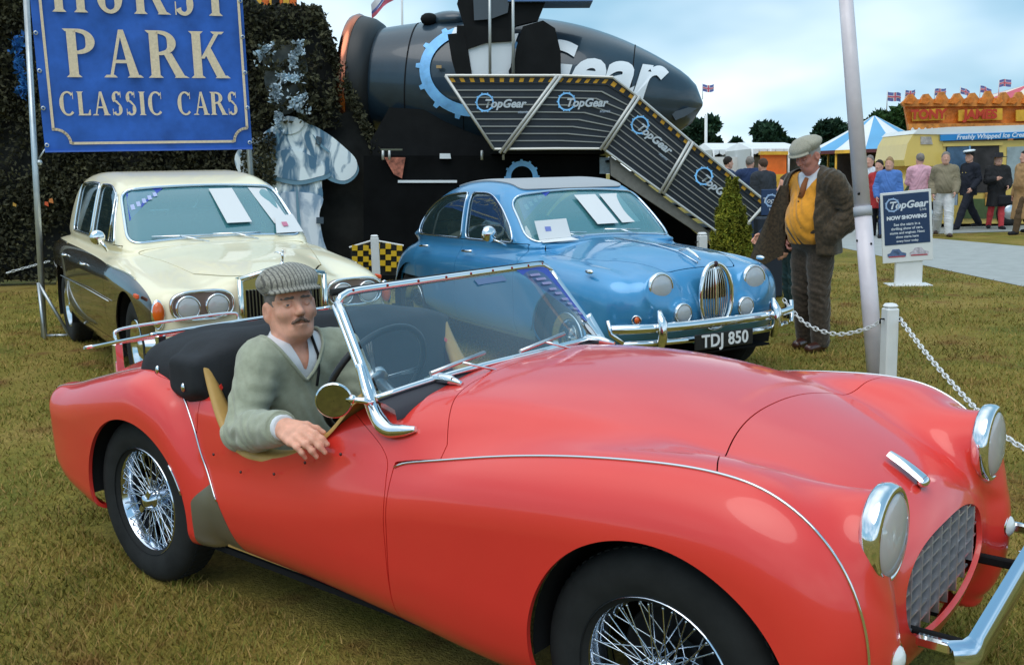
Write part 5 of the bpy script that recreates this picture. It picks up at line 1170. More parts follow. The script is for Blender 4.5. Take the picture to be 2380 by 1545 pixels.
    # wheels and black wells
    for x in (0, -2.727):
        for s in (-1, 1):
            steel_wheel(root, (x, s * .695, .33), PI if s > 0 else 0, .335, .205, .16)
            mb = MB(); G = []; n = 20
            for i in range(n + 1): a = -.3 + (PI + .6) * i / n; G.append([(x + .385 * math.cos(a), s * .80, .33 + .385 * math.sin(a)), (x + .385 * math.cos(a), s * .42, .33 + .385 * math.sin(a))])
            mb.grid(G); mb.add([(x - .36, s * .42, .22), (x + .36, s * .42, .22), (x + .3, s * .42, .55), (x, s * .42, .70), (x - .3, s * .42, .55)], [(0, 1, 2, 3, 4)]); mb.build('wheel_well', DARK, root)
    MB().box((-3.5, -.68, .22), (.5, .68, .235)).build('underbody', DARK, root)
    # arch lip
    MB().tube([(.372 * math.cos(a), -.842, .33 + .372 * math.sin(a)) for a in np.linspace(.1, PI - .1, 24)], .008, 6).build('arch_lip', mat('blue_paint'), root)
    # waist handles, mirror, wipers
    for s in (-1, 1):
        for x in (-1.55, -2.42): mb = MB(); mb.tube([(x, s * .80, .885), (x + .03, s * .825, .89), (x + .15, s * .825, .895), (x + .18, s * .805, .895)], .011, 6); mb.build('door_handle', CHROME, root)
        if s > 0: continue
        mb = MB(); mb.lathe([(.001, -.05), (.04, -.045), (.062, -.02), (.066, 0), (.06, .004), (.001, .004)], 20, M=Matrix.Translation((-.95, s * .87, 1.055)) @ Matrix.Rotation(-PI / 2, 4, 'Y')); mb.tube([(-.93, s * .86, 1.02), (-.86, s * .76, .965)], .008, 6); mb.build('door_mirror', CHROME, root)
    wsx = lambda y, z: -.66 - (z - 1.02) * 1.02 - .10 * (y / .6) ** 2
    for y0, y1 in ((-.22, -.50), (.30, .02)):
        mb = MB(); mb.tube([(wsx(0, 1.0) + .05, y0, 1.01), (wsx(0, 1.06) + .04, (y0 + y1) / 2, 1.055)], .005, 6); mb.tube([(wsx(0, 1.05) + .04, y0 + .06, 1.045), (wsx(0, 1.06) + .04, y1, 1.06)], .006, 6); mb.build('wiper', CHROME, root)
    # papers on the screen
    def on_screen(y, z, o=.02): return (float(np.interp(z, [1.0, 1.1, 1.2, 1.3, 1.37], [-.645, -.745, -.855, -.975, -1.06])) - .10 * (abs(y) / .6) ** 2 + o, y, z)
    for ya, yb in ((-.06, .15), (.19, .40)): paper(root, 'price_sheet', [on_screen(ya + .05, 1.10, .034), on_screen(yb + .05, 1.10, .034), on_screen(yb, 1.33, .034), on_screen(ya, 1.33, .034)], mat('paper_white'))
    paper(root, 'corner_sticker', [on_screen(-.59, 1.15), on_screen(-.55, 1.30), on_screen(-.48, 1.355), on_screen(-.24, 1.365), on_screen(-.42, 1.26)], mat('blue_sticker'))
    for k in range(4): paper(root, 'sticker_print', [on_screen(-.53 + .05 * k, 1.23 + .026 * k, .024), on_screen(-.50 + .05 * k, 1.235 + .026 * k, .024), on_screen(-.50 + .05 * k, 1.275 + .02 * k, .024), on_screen(-.53 + .05 * k, 1.265 + .02 * k, .024)], mat('pale_blue_print', (.45, .5, .75), .5))
    c = on_screen(-.46, 1.06, .07); b = MB().add([(c[0] + .06, -.60, 1.01), (c[0] + .09, -.33, 1.02), (c[0] + .02, -.33, 1.16), (c[0] - .01, -.60, 1.15)], [(0, 1, 2, 3)]); b.add([(c[0] + .06, -.60, 1.008), (c[0] + .09, -.33, 1.018), (c[0] + .16, -.30, 1.0), (c[0] + .12, -.60, .99)], [(0, 3, 2, 1)]); card = b.build('show_card', mat('paper_white'), root)
    for k, cc in ((-.53, (.2, .25, .6)), (-.42, (.6, .2, .3))): paper(card, 'card_print', [(c[0] + .042, k, 1.07), (c[0] + .046, k + .05, 1.07), (c[0] + .03, k + .05, 1.105), (c[0] + .026, k, 1.105)], mat('card_ink_%d' % int(-k * 100), cc, .6))
    return root

# ---------------------------------------------------------------- cream and brown limousine
def cream_saloon(pose):
    root = car_frame(pose, 'large cream over brown luxury saloon with tall pedimented radiator grille under the blue banner')
    CRM = mat('cream_paint', (.93, .83, .57), .36, 0, .5, coat=.7, coat_rough=.05, vary=(2, .02)); BRN = mat('brown_paint', (.036, .022, .013), .22, 0, .5, coat=1., coat_rough=.03)
    HULL = Prof([(.70, .40), (.725, .60), (.712, .74), (.66, .835), (.55, .88), (.2, .93), (-.3, .972), (-.62, 1.0), (-1.2, .985), (-2.6, .985), (-3.2, .98), (-3.8, .93), (-4.2, .84), (-4.3, .62), (-4.27, .40), (-4.1, .32), (-2.5, .27), (-.5, .26), (.5, .30)], n=6)
    hw = spl([-4.4, -4.2, -3.8, -3, -1.5, -.3, .3, .55, .7, .8], [.70, .76, .83, .885, .90, .90, .88, .855, .82, .80])
    roofp = Prof([(-.60, .95), (-.68, 1.02), (-.9, 1.20), (-1.10, 1.36), (-1.25, 1.43), (-1.5, 1.475), (-2.0, 1.50), (-2.6, 1.485), (-2.95, 1.43), (-3.2, 1.28), (-3.35, 1.10), (-3.45, .95), (-3.0, .85), (-1.2, .85)], n=6)
    def lower(x, y, z):
        a = AB(y); fx_ = np.clip((x + .2) / .7, 0, 1)
        top = z + .10 * (a / .9) ** 2.4 + .055 * np.exp(-((a - .50) / .14) ** 2) * fx_
        h = smax(HULL(x + .05 * fx_ * (a / .8) ** 3, top), a - hw(x) + .06 * np.clip((.55 - z) / .3, 0, 1) ** 2 + .035 * np.clip((z - .75) / .2, 0, 1) ** 1.5, .13)
        return h
    wg = lambda z: .775 - .30 * np.clip(z - .97, 0, .6) ** 1.15
    green = lambda x, y, z: smax(roofp(x, z), AB(y) - wg(z) + .06 * np.clip((-x - 2.6) / .8, 0, 1) ** 2, .16)
    m = nets(lambda x, y, z: smin(lower(x, y, z), green(x, y, z), .04), (-4.45, -.98, .18), (.82, .98, 1.58), .019, it=4, eps=.008)
    m = compact(m.V, m.N, m.T[~(m.N[m.T].mean(1)[:, 2] < -.7)])
    m = cut(m, arch2(0, .35, .39, .62))[1]; m = cut(m, lambda x, y, z: np.where(AB(y) > .62, np.maximum(np.hypot(x + 3.035, z - .35) - .39, z - .66), .5))[1]
    WSG, m = cut(m, lambda x, y, z: np.where((x > -1.30) & (x < -.5), rrect(y / (1 - .30 * (z - 1.2)), z + .02 * (y / .6) ** 2, 0, 1.212, .665, .182, .07), .3))
    ztop = spl([-3.4, -3.1, -2.9, -2.5, -1.8, -1.3, -1.1, -.8], [1.10, 1.28, 1.36, 1.405, 1.405, 1.375, 1.30, 1.10])
    side = lambda lo_, hi_: lambda x, y, z: np.where((AB(y) > .42) & (x < -.5), np.maximum(np.maximum(np.maximum(1.005 - z, z - ztop(x)), x - hi_(z)), lo_(z) - x), .3)
    FG, m = cut(m, side(lambda z: -1.78 + 0 * z, lambda z: -.86 - .85 * (z - 1.0))); RG, m = cut(m, side(lambda z: -2.72 + 0 * z, lambda z: -1.87 + 0 * z)); RWG, m = cut(m, lambda x, y, z: np.where((x < -2.7) & (z > .95), rrect(y, z, 0, 1.23, .55, .12, .06), .3))
    # two-tone split along the side
    zl = spl([-4.5, -3, -1.5, -.5, 0, .4, .6, .75], [.85, .885, .88, .862, .845, .81, .75, .66])
    two = lambda x, y, z: np.maximum(np.maximum(z - zl(x), np.where(x > -.6, .835, .70) - AB(y)), x - .64 + .08 * (AB(y) - .8))
    for xf, xr in ((-.72, -1.83), (-1.83, -2.80)):
        D, m = split_gap(m, lambda x, y, z: np.maximum(np.maximum(x - xf, xr + .35 * (np.clip(.70 - z, 0, .4) if xr < -2 else 0 * z) - x), np.maximum(np.maximum(.33 - z, .66 - AB(y)), z - .995)), .003)
        for p in cut(D, lambda x, y, z: y):
            lo_, up_ = cut(p, two); d = tm_obj('door', lo_, BRN, root, .01); 
            if len(up_.T): tm_obj('door_top', up_, CRM, d, .01)
    B, m = split_gap(m, lambda x, y, z: np.maximum(np.maximum(-.56 - x, AB(y) - (.66 - .28 * np.clip((x + .5) / 1.2, 0, 1))), np.maximum(.86 - z, x - .70)), .0025)
    tm_obj('bonnet', B, CRM, root, .01)
    lo_, up_ = cut(m, two); tm_obj('side_panel', lo_, BRN, root, .01); tm_obj('body_shell', up_, CRM, root, .012)
    trim_tube(lo_, root, 'coachline', mat('coach_chrome', (.7, .66, .55), .2, 1.), .006, sel=(AB(lo_.V[:, 2] - zl(lo_.V[:, 0])) < .01))
    for g, nm in ((WSG, 'windscreen'), (RWG, 'rear_window')): tm_obj(nm, offset(g, -.008), BLUEGLASS if nm == 'windscreen' else CARGLASS, root); trim_tube(g, root, 'window_trim', CHROME if nm != 'windscreen' else mat('blue_chrome'), .011)
    for G in (FG, RG):
        for p in cut(G, lambda x, y, z: y):
            if len(p.T): tm_obj('side_window', offset(p, -.008), CARGLASS, root); trim_tube(p, root, 'window_trim', CHROME, .009)
    for s in (-1, 1): mb = MB(); mb.tube([(-1.10, s * wg(1.0), 1.01), (-1.16, s * (wg(1.36) - .01), 1.36)], .008, 6); mb.build('window_bar', CHROME, root)
    MB().box((-3.1, -.68, .48), (-.8, .68, .52)).build('cabin_floor', DARK, root)
    for x0 in (-1.6, -2.6):
        for y0 in (-.34, .34): mb = MB(); mb.box((x0 - .12, y0 - .28, .55), (x0 + .06, y0 + .28, 1.16), bev=.05); mb.box((x0, y0 - .28, .5), (x0 + .5, y0 + .28, .68), bev=.05); mb.build('seat', INTER, root)
    MB().box((-1.0, -.68, .80), (-.76, .68, .98), bev=.03).build('dashboard', mat('walnut', (.10, .045, .02), .4), root)
    # radiator grille with pediment, slats, mascot
    GX0, GX1 = .66, .80
    out_ = [(-.30, .42), (.30, .42), (.30, .855), (0, .925), (-.30, .855)]; M_ = frame((GX0, 0, 0), (0, 1, 0), z=(1, 0, 0))
    inn = [(-.272, .445), (.272, .445), (.272, .845), (.272, .89), (0, .952), (-.272, .89)]
    mb = MB(); mb.prism(out_, 0, GX1 - GX0 - .03, M_); 
    for a, b in zip(out_, out_[1:] + out_[:1]): mb.tube([(GX1 - .028, a[0], a[1]), (GX1 - .028, b[0], b[1])], .020, 6)
    gr = mb.build('radiator_grille', mat('rad_chrome', (.80, .80, .74), .10, 1.), root)
    MB().prism([(-.265, .445), (.265, .445), (.265, .78), (-.265, .78)], 0, .003, frame((GX1 - .029, 0, 0), (0, 1, 0), z=(1, 0, 0))).build('grille_backing', DARK, root)
    SLAT = mat('slat_steel', (.20, .20, .18), .25, 1.)
    for y in np.linspace(-.25, .25, 22): MB().box((GX1 - .026, y - .0045, .45), (GX1 - .008, y + .0045, .78)).build('grille_slat', SLAT, gr)
    mb = MB(); mb.lathe([(.022, 0), (.018, .01), (.008, .018), (.007, .03)], 12, M=Matrix.Translation((.775, 0, .935))); mb.tube([(.775, 0, .96), (.79, 0, .995), (.785, 0, 1.015)], [.010, .009, .006], 8); mb.ball((.795, 0, 1.025), .008, 8)
    for s in (-1, 1): mb.tube([(.782, 0, 1.005), (.75, s * .02, 1.015), (.71, s * .035, 1.01)], [.006, .006, .002], 5)
    mb.build('grille_mascot', CHROME, root)
    # lamps
    for s in (-1, 1):
        mb = MB(); q = [(s * (.545 + .205 * math.copysign(abs(math.cos(a)) ** .6, math.cos(a))), .70 + .095 * math.copysign(abs(math.sin(a)) ** .7, math.sin(a)) - .0 ) for a in np.linspace(0, 2 * PI, 40, endpoint=False)]
        q = q if s > 0 else q[::-1]; M2 = frame((.70, 0, 0), (0, 1, 0), z=(1, 0, 0)); mb.prism(q, -.03, .028, M2); pod = mb.build('lamp_panel', mat('lamp_panel_grey', (.30, .22, .20), .3, .6), root)
        mb = MB(); mb.tube([(.730, y, z) for y, z in q], .011, 6, closed=True); mb.build('lamp_surround', CHROME, root)
        for y in (.45, .645): headlamp(root, (.725, s * y, .69), .080, deep=.04)
        iy = s * .82; mb = MB(); mb.ball((.665, iy, .665), (.03, .040, .075), 14); mb.build('indicator', AMBER, root); mb = MB(); mb.ball((.652, iy, .650), (.03, .046, .105), 14); mb.build('indicator_base', CHROME, root)
    # bumper
    G = []
    for y in np.linspace(-.92, .92, 30):
        x = .86 - .22 * (abs(y) / .92) ** 4; G.append([(x - .03, y, .40), (x + .01, y, .41), (x + .025, y, .45), (x + .01, y, .49), (x - .03, y, .50)])
    MB().grid(G).build('bumper', CHROME, root)
    for s in (-1, 1): MB().box((.84, s * .42 - .03, .36), (.91, s * .42 + .03, .55), bev=.02).build('overrider', CHROME, root)
    MB().box((.885, -.26, .30), (.895, .26, .41)).build('number_plate', WHITEP, root)
    for x in (0, -3.035):
        for s in (-1, 1):
            steel_wheel(root, (x, s * .755, .35), PI if s > 0 else 0, .352, .20, .19)
            mb = MB(); G = []; n = 20
            for i in range(n + 1): a = -.3 + (PI + .6) * i / n; G.append([(x + .40 * math.cos(a), s * .87, .35 + .40 * math.sin(a)), (x + .40 * math.cos(a), s * .45, .35 + .40 * math.sin(a))])
            mb.grid(G); mb.add([(x - .38, s * .45, .24), (x + .38, s * .45, .24), (x + .3, s * .45, .6), (x, s * .45, .74), (x - .3, s * .45, .6)], [(0, 1, 2, 3, 4)]); mb.build('wheel_well', DARK, root)
    MB().box((-4.1, -.74, .25), (.55, .74, .27)).build('underbody', DARK, root)
    for s in (-1, 1):
        for x in (-1.70, -2.66): mb = MB(); mb.tube([(x, s * .885, .80), (x + .02, s * .915, .80), (x + .19, s * .915, .80), (x + .21, s * .888, .80)], .011, 6); mb.build('door_handle', CHROME, root)
        if s < 0: mb = MB(); mb.ball((-.80, s * .90, 1.06), (.03, .058, .052), 14); mb.tube([(-.78, s * .88, 1.03), (-.76, s * .84, .965)], .012, 6); mb.build('door_mirror', CHROME, root)
        mb = MB(); mb.box((.34, s * .893 - .012, .735), (.43, s * .893 + .012, .765), bev=.006); mb.build('side_repeater', mat('orange_lens', (.85, .12, .03), .3), root)
        mb = MB(); mb.tube([(-2.9, s * .90, .60), (-1.5, s * .915, .62), (-.5, s * .915, .62)], .004, 5); mb.build('side_strip', ALLOY, root)
    def on_screen(y, z, o=.02): return (float(np.interp(z, [1.0, 1.1, 1.2, 1.3, 1.4], [-.66, -.778, -.90, -1.022, -1.18])) - .04 * (abs(y) / .6) ** 2 + o, y, z)
    paper(root, 'price_sheet', [on_screen(.10, 1.12, .034), on_screen(.31, 1.12, .034), on_screen(.26, 1.37, .034), on_screen(.06, 1.37, .034)], mat('paper_white'))
    paper(root, 'price_sheet', [on_screen(.50, 1.10, .034), on_screen(.66, 1.06, .034), on_screen(.56, 1.36, .034), on_screen(.40, 1.37, .034)], mat('paper_white'))
    paper(root, 'corner_sticker', [on_screen(-.64, 1.16), on_screen(-.60, 1.345), on_screen(-.565, 1.375), on_screen(-.30, 1.382), on_screen(-.48, 1.28)], mat('blue_sticker'))
    for k in range(5): paper(root, 'sticker_print', [on_screen(-.60 + .05 * k, 1.235 + .022 * k, .024), on_screen(-.57 + .05 * k, 1.24 + .022 * k, .024), on_screen(-.57 + .05 * k, 1.275 + .02 * k, .024), on_screen(-.60 + .05 * k, 1.27 + .02 * k, .024)], mat('pale_blue_print'))
    card = paper(root, 'show_card', [on_screen(.46, 1.035, .10), on_screen(.72, 1.03, .06), on_screen(.70, 1.16, .03), on_screen(.52, 1.15, .06)], mat('paper_white'))
    paper(card, 'card_print', [on_screen(.55, 1.08, .085), on_screen(.60, 1.08, .08), on_screen(.60, 1.11, .07), on_screen(.55, 1.11, .075)], mat('card_ink_42', (.6, .2, .3), .6))
    for y0, y1 in ((-.10, -.52), (.30, -.05)):
        mb = MB(); mb.tube([on_screen(y0, 1.0, .06), on_screen((y0 + y1) / 2, 1.05, .05)], .006, 6); mb.tube([on_screen(y0 + .05, 1.045, .045), on_screen(y1, 1.05, .045)], .007, 6); mb.build('wiper', CHROME, root)
    # the tail stands a little high: raise the bodywork towards the back
    done = set()
    for o in root.children_recursive:
        if o.type != 'MESH' or o.data.name in done or o.name.split('.')[0] in ('wheel', 'wheel_cover', 'wheel_well', 'underbody', 'headlamp', 'lens', 'bumper'): continue
        done.add(o.data.name); me = o.data; n_ = len(me.vertices); c = np.empty(n_ * 3, np.float32); me.vertices.foreach_get('co', c); c = c.reshape(-1, 3)
        c[:, 2] += .026 * (.7 - c[:, 0]) * np.clip((c[:, 2] - .35) / .35, 0, 1) + .04 * np.clip((c[:, 2] - .95) / .45, 0, 1.2); me.vertices.foreach_set('co', c.ravel()); me.update()
    return root
JP = (-.39, 3.73, rad(-21.7)); RP = (-2.84, 1.92, rad(-17.9))
blue_saloon(JP); cream_saloon(RP)

# ================================================================ things standing on the grass
# ---- blue banner between two steel poles
SB0 = at(105, 352, 9.9); 
SB1 = at(587, 352, 10.55)
SX = unit(SB1 - SB0); SW = np.linalg.norm(SB1 - SB0); SN = np.cross(SX, [0, 0, 1.]); SN = -SN if SN @ (CAM - SB0) < 0 else SN
BAN = mat('banner_blue', (.028, .115, .46), .5, spec=.3, vary=(2.6, .30)); GOLD = mat('banner_gold', (.74, .60, .42), .5, vary=(40, .12)); STEEL = mat('galvanised', (.50, .54, .56), .38, .75, vary=(8, .15))
ban = empty('banner', (SB0 + SB1) / 2 * V3(1, 1, 0), 0, 'big blue banner with cream serif capitals hung between two steel poles', 'banner')
SH = 2.35; inv = Matrix.Translation(-Vector(ban.location))
MS = inv @ Matrix(((SX[0], 0, SN[0], SB0[0]), (SX[1], 0, SN[1], SB0[1]), (0, 1, 0, SB0[2]), (0, 0, 0, 1)))   # x along, y up, z out
G = []
for i, a in enumerate(np.linspace(0, 1, 30)): G.append([tuple(MS @ Vector((a * SW, b * SH, .016 * math.sin(a * 9 + b * 4) * math.sin(b * 5 + .4) + .010 * math.sin(14 * (a - b) + 2 * math.sin(6 * b)) * (1 - abs(2 * a - 1))))) for b in np.linspace(0, 1, 24)])
mb = MB().grid(G); mb.build('cloth', BAN, ban)
mb = MB(); mb.box((0, -.012, -.01), (SW, .006, .018), MS); mb.build('hem', mat('banner_hem', (.05, .14, .55), .5), ban)
FR = lambda px, py: ((px - 105) / 482 * SW, (352 - py) * SW / 482 * .985)
def bline(pts, w=.026): 
    mb = MB(); P = [(FR(*p)[0], FR(*p)[1]) for p in pts]
    for a, b in zip(P, P[1:]):
        d = np.array(b) - a; L = np.linalg.norm(d); n = np.array([-d[1], d[0]]) / L * w / 2; e = d / L * w * .4
        mb.add([tuple(MS @ Vector((*q, .022))) for q in (a - e - n, b + e - n, b + e + n, a - e + n)], [(0, 1, 2, 3)])
    mb.build('border_line', GOLD, ban)
arcp = lambda cx, cy, r, a0, a1: [(cx + r * math.cos(a), cy - r * math.sin(a)) for a in np.linspace(rad(a0), rad(a1), 8)]
bline([(126, -170), (128, 300)] + arcp(130, 334, 34, 88, 2) + [(168, 334), (540, 334)] + arcp(577, 334, 33, 178, 92) + [(577, 298), (576, -170)])
for s, cx, cy, hh, ww in (('HURST', 352, -32, 112, 400), ('PARK', 352, 120, 112, 378), ('CLASSIC', 263, 239, 56, 230), ('CARS', 486, 239, 56, 142)):
    me = serif_mesh('banner_lettering', s, hh * SW / 482, gap=.17 if hh > 60 else .10, depth=.024); xs = [v.co.x for v in me.vertices]; k = ww * SW / 482 / (max(xs) - min(xs))
    for v in me.vertices: v.co.x *= k; v.co = MS @ Vector((v.co.x + FR(cx, cy)[0], v.co.y + FR(cx, cy)[1], v.co.z))
    link('lettering', me, GOLD, ban)
for k in range(7):
    for a_ in (.012, .988): MB().lathe([(.012, .0), (.022, .004), (.022, .008), (.012, .008)], 14, M=MS @ Matrix.Translation((a_ * SW, .06 + k * SH / 6.4, .02))).build('eyelet', STEEL, ban)
def pole(name, base, top, r, label, cat, mt, extra=None):
    o = empty(name, base * V3(1, 1, 0), 0, label, cat); b = V3(0, 0, base[2]); mb = MB(); mb.tube([b, top - base + b], r, 12); mb.build('shaft', mt, o); return o
lp0 = gnd(103, 783); lp1 = at(58, -60, 9.95)
lp = pole('banner_pole', lp0, lp1, .030, 'leaning steel banner pole with braced foot at the left edge, outside the cream car', 'pole', STEEL)
for dx_, dy_ in ((.26, .0), (.10, -.20)): mb = MB(); mb.tube([(0 - .01, 0, .55), (RH[0] * dx_ + AH[0] * dy_, RH[1] * dx_ + AH[1] * dy_, .01)], .016, 7); mb.build('brace', STEEL, lp)
mb = MB(); mb.tube([(-RH * .02)[:3] + V3(0, 0, .012), RH * .27 + V3(0, 0, .012)], .016, 7); mb.build('foot', STEEL, lp)
mb = MB(); mb.tube([at(88, 372, 9.92) - lp0, SB0 - lp0 + V3(0, 0, .02)], .008, 6); mb.ball(tuple(at(92, 378, 9.92) - lp0), .03, 8); mb.build('banner_hook', STEEL, lp)
rp0 = SB1 + SX * -.03 + SN * -.06; rp0[2] = 0; rp1 = rp0 + V3(0, 0, 4.3)
pole('banner_pole', rp0, rp1, .030, 'steel banner pole standing behind the roof of the cream car', 'pole', STEEL)
# ---- white flag pole beside the tweed man
PLM = mat('white_pole', (.70, .63, .66), .35, spec=.5, coat=.3, vary=(5, .10)); pb = at(2035, 868, 6.62); pt_ = at(1963, -40, 6.62); ax_ = unit(pt_ - pb); pb = pb - ax_ * (pb[2] / ax_[2])
fp = empty('flag_pole', pb, 0, 'thick pale leaning pole just right of the man in tweed', 'pole'); L_ = np.linalg.norm(pt_ - pb); jn = np.linalg.norm(at(2018, 490, 6.62) - pb)
mb = MB(); mb.tube([V3(0, 0, 0), ax_ * jn], .057, 20); mb.build('lower_shaft', PLM, fp); mb = MB(); mb.tube([ax_ * jn, ax_ * (L_ + .3)], [.054, .045], 20); mb.build('upper_shaft', PLM, fp)
mb = MB(); mb.tube([ax_ * (jn - .035), ax_ * (jn + .03)], .061, 20); mb.build('collar', mat('collar_grey', (.45, .45, .48), .5), fp)
for k, a in ((.12, 2.2), (-.2, 3.0), (-.22, 1.2)): mb = MB(); mb.ball(ax_ * (jn + k) + V3(math.cos(YAWR - a) * .055, math.sin(YAWR - a) * .055, 0), .010, 8); mb.build('bolt', DARK, fp)
# ---- white bollards and chains
def bollard(p, hgt, w, label):
    o = empty('bollard', p, YAWR + .2, label, 'bollard', 'white bollards of the rope line'); mb = MB()
    mb.box((-w, -w, 0), (w, w, hgt - .03), bev=.008); mb.build('post', WHITEP, o); mb = MB(); mb.box((-w * .98, -w * .98, hgt - .032), (w * .98, w * .98, hgt), bev=.022); mb.build('cap', WHITEP, o)
    for q in (w, -w): MB().tube([(q, 0, hgt - .10), (q * 1.7, 0, hgt - .10), (q * 1.7, 0, hgt - .13)], .006, 6).build('eye_hook', DARK, o)
    return o
BD = 6.35; b0 = at(2070, 705, BD); bollard(b0 * V3(1, 1, 0), b0[2], .042, 'white wooden bollard right of the thick leaning pole')
b2 = at(1632, 540, 10.5); bollard(b2 * V3(1, 1, 0), b2[2], .045, 'white bollard top showing over the blue bonnet by the shrub')
b3 = at(870, 546, 12.2); bollard(b3 * V3(1, 1, 0), b3[2], .05, 'white bollard in front of the yellow and black chequered board')
CHW = mat('white_plastic', (.80, .80, .80), .35)
mb = MB(); LK = [(.017 * math.cos(a) * 1.0 + (.010 if math.cos(a) > 0 else -.010), .0125 * math.sin(a), 0) for a in np.linspace(0, 2 * PI, 14, endpoint=False)]; mb.tube(LK, .0042, 5, closed=True); link_me = mb.mesh('chain_link'); link_me.materials.append(CHW)
def chain(pts, label, step=.040):
    P = cr_loop(pts, 16, False); P = resample(P, step); o = empty('chain', P[len(P) // 2], 0, label, 'chain', 'white plastic chains of the rope line')
    for i in range(len(P) - 1):
        x = unit(P[i + 1] - P[i]); M = frame(P[i] - P[len(P) // 2], x, z=(0, 0, 1) if abs(x[2]) < .9 else (1, 0, 0)) @ Matrix.Rotation(PI / 2 * (i % 2) + .4, 4, 'X'); c = link('chain_link', link_me, None, o); c.matrix_local = M
    return o
chain([at(2063, 737, BD), at(2010, 765, 6.55), at(1940, 776, 6.8), at(1870, 750, 7.05), at(1818, 692, 7.3)], 'white chain sagging between the bollard and the blue car, in front of tweed legs')
chain([at(2092, 742, BD), at(2160, 830, 5.85), at(2235, 915, 5.4), at(2300, 980, 5.0), at(2380, 1042, 4.65), at(2560, 1120, 4.2)], 'white chain running down right from the bollard behind the red car')
o_ = chain([gnd(20, 633, .52), gnd(60, 622, .56), gnd(118, 606, .60)], 'white rope end at the far left by the banner pole foot', .05)
# ---- poster board on a white stand
pp = gnd(2110, 662); po = empty('poster_board', pp, YAWR - .12, 'white framed dark blue event poster on a white stand beside the path', 'sign'); k_ = 12.37 / 2258
mb = MB(); mb.box((-.165, -.03, 0), (.165, .03, .32), bev=.006); mb.build('stand', WHITEP, po); mb = MB(); mb.box((-.26, -.16, 0), (.26, .16, .012)); mb.build('base_plate', WHITEP, po)
lean = Matrix.Translation((-.02, -.035, .30)) @ Matrix.Rotation(rad(-4.2), 4, 'Y')
mb = MB(); mb.box((-.305, -.012, 0), (.305, .012, .885), lean, bev=.004); mb.build('board', WHITEP, po)
POSTB = mat('poster_navy', (.018, .045, .115), .5, vary=(5, .1)); PT = mat('poster_white', (.72, .76, .82), .5)
mb = MB(); mb.box((-.275, -.016, .225), (.275, -.012, .855), lean); mb.build('poster', POSTB, po)
def put_text(parent, s, size, M, mt, name='lettering', **k):
    me = text_mesh(name, s, size, **k); me.transform(M); return link(name, me, mt, parent)
RX = Matrix.Rotation(PI / 2, 4, 'X')
ptm = lambda x, z: lean @ Matrix.Translation((x, -.0175, z)) @ RX
def gear_ring(parent, M, r, th, mt, teeth=9, name='gear_logo'):
    mb = MB(); n = 40; a = np.linspace(0, 2 * PI, n, endpoint=False); V = [(math.cos(t) * (r - th), math.sin(t) * (r - th), 0) for t in a] + [(math.cos(t) * r, math.sin(t) * r, 0) for t in a]
    mb.add([tuple(M @ Vector(v)) for v in V], [(i, n + i, n + (i + 1) % n, (i + 1) % n) for i in range(n)])
    for i in range(teeth):
        t = 2 * PI * i / teeth; q = [(r * .98 * math.cos(t - .09), r * .98 * math.sin(t - .09), 0), (r * 1.1 * math.cos(t - .06), r * 1.1 * math.sin(t - .06), 0), (r * 1.1 * math.cos(t + .06), r * 1.1 * math.sin(t + .06), 0), (r * .98 * math.cos(t + .09), r * .98 * math.sin(t + .09), 0)]
        mb.add([tuple(M @ Vector(v)) for v in q], [(0, 1, 2, 3)])
    return mb.build(name, mt, parent)
gear_ring(po, ptm(-.165, .725), .085, .018, mat('pale_blue_logo', (.35, .50, .75), .5))
put_text(po, 'TopGear', .125, ptm(.02, .715), PT, bold=.004, shear=.25); put_text(po, 'Live', .05, ptm(.20, .645), PT)
put_text(po, 'NOW SHOWING', .062, ptm(0, .56), PT, bold=.004)
for i, t_ in enumerate(('See the stars in a', 'thrilling show of cars,', 'stunts and engines. Next', 'show starts here', 'every hour today')): put_text(po, t_, .046 - .002 * i, ptm(0, .475 - .052 * i), PT, bold=.001)
for sx, cc in ((-.135, (.10, .16, .30)), (.135, (.55, .50, .55))):
    mb = MB(); mb.add([tuple(lean @ Vector((sx + x, -.0165, .115 + z))) for x, z in ((-.11, -.035), (.11, -.045), (.115, -.005), (.06, .015), (.03, .055), (-.05, .055), (-.08, .01), (-.115, .0))], [tuple(range(8))]); mb.build('printed_car', mat('print_%d' % (sx > 0), cc, .5, vary=(18, .5)), po)
    mb = MB(); mb.add([tuple(lean @ Vector((sx + x, -.0170, .115 + z))) for x, z in ((-.10, -.045), (.10, -.05), (.10, -.035), (-.10, -.03))], [(0, 1, 2, 3)]); mb.build('printed_stripe', mat('print_red', (.5, .06, .08), .5), po)
# ---- paths
CONC = mat('concrete', (.36, .375, .36), .9, vary=(4, .10), bump=(60, .3, .005))
def strip(name, near, far, mt, z=.006, label=None):
    N = [gnd(*p) for p in near]; Fp = [gnd(*p) for p in far]; mb = MB()
    for q in N + Fp: q[2] = z
    mb.grid([N, Fp]); return setp(mb.build(name, mt), kind='structure')
strip('path', [(1700, 545), (1960, 577), (2150, 618), (2380, 667), (2700, 740)], [(1700, 505), (1960, 517), (2150, 553), (2380, 573), (2700, 602)], CONC)
strip('pavement', [(1700, 500), (2150, 545), (2380, 538), (2700, 545)], [(1700, 488), (2150, 520), (2380, 512), (2700, 515)], mat('pavement_grey', (.27, .285, .27), .9, vary=(3, .15), bump=(50, .3, .005)), .010)

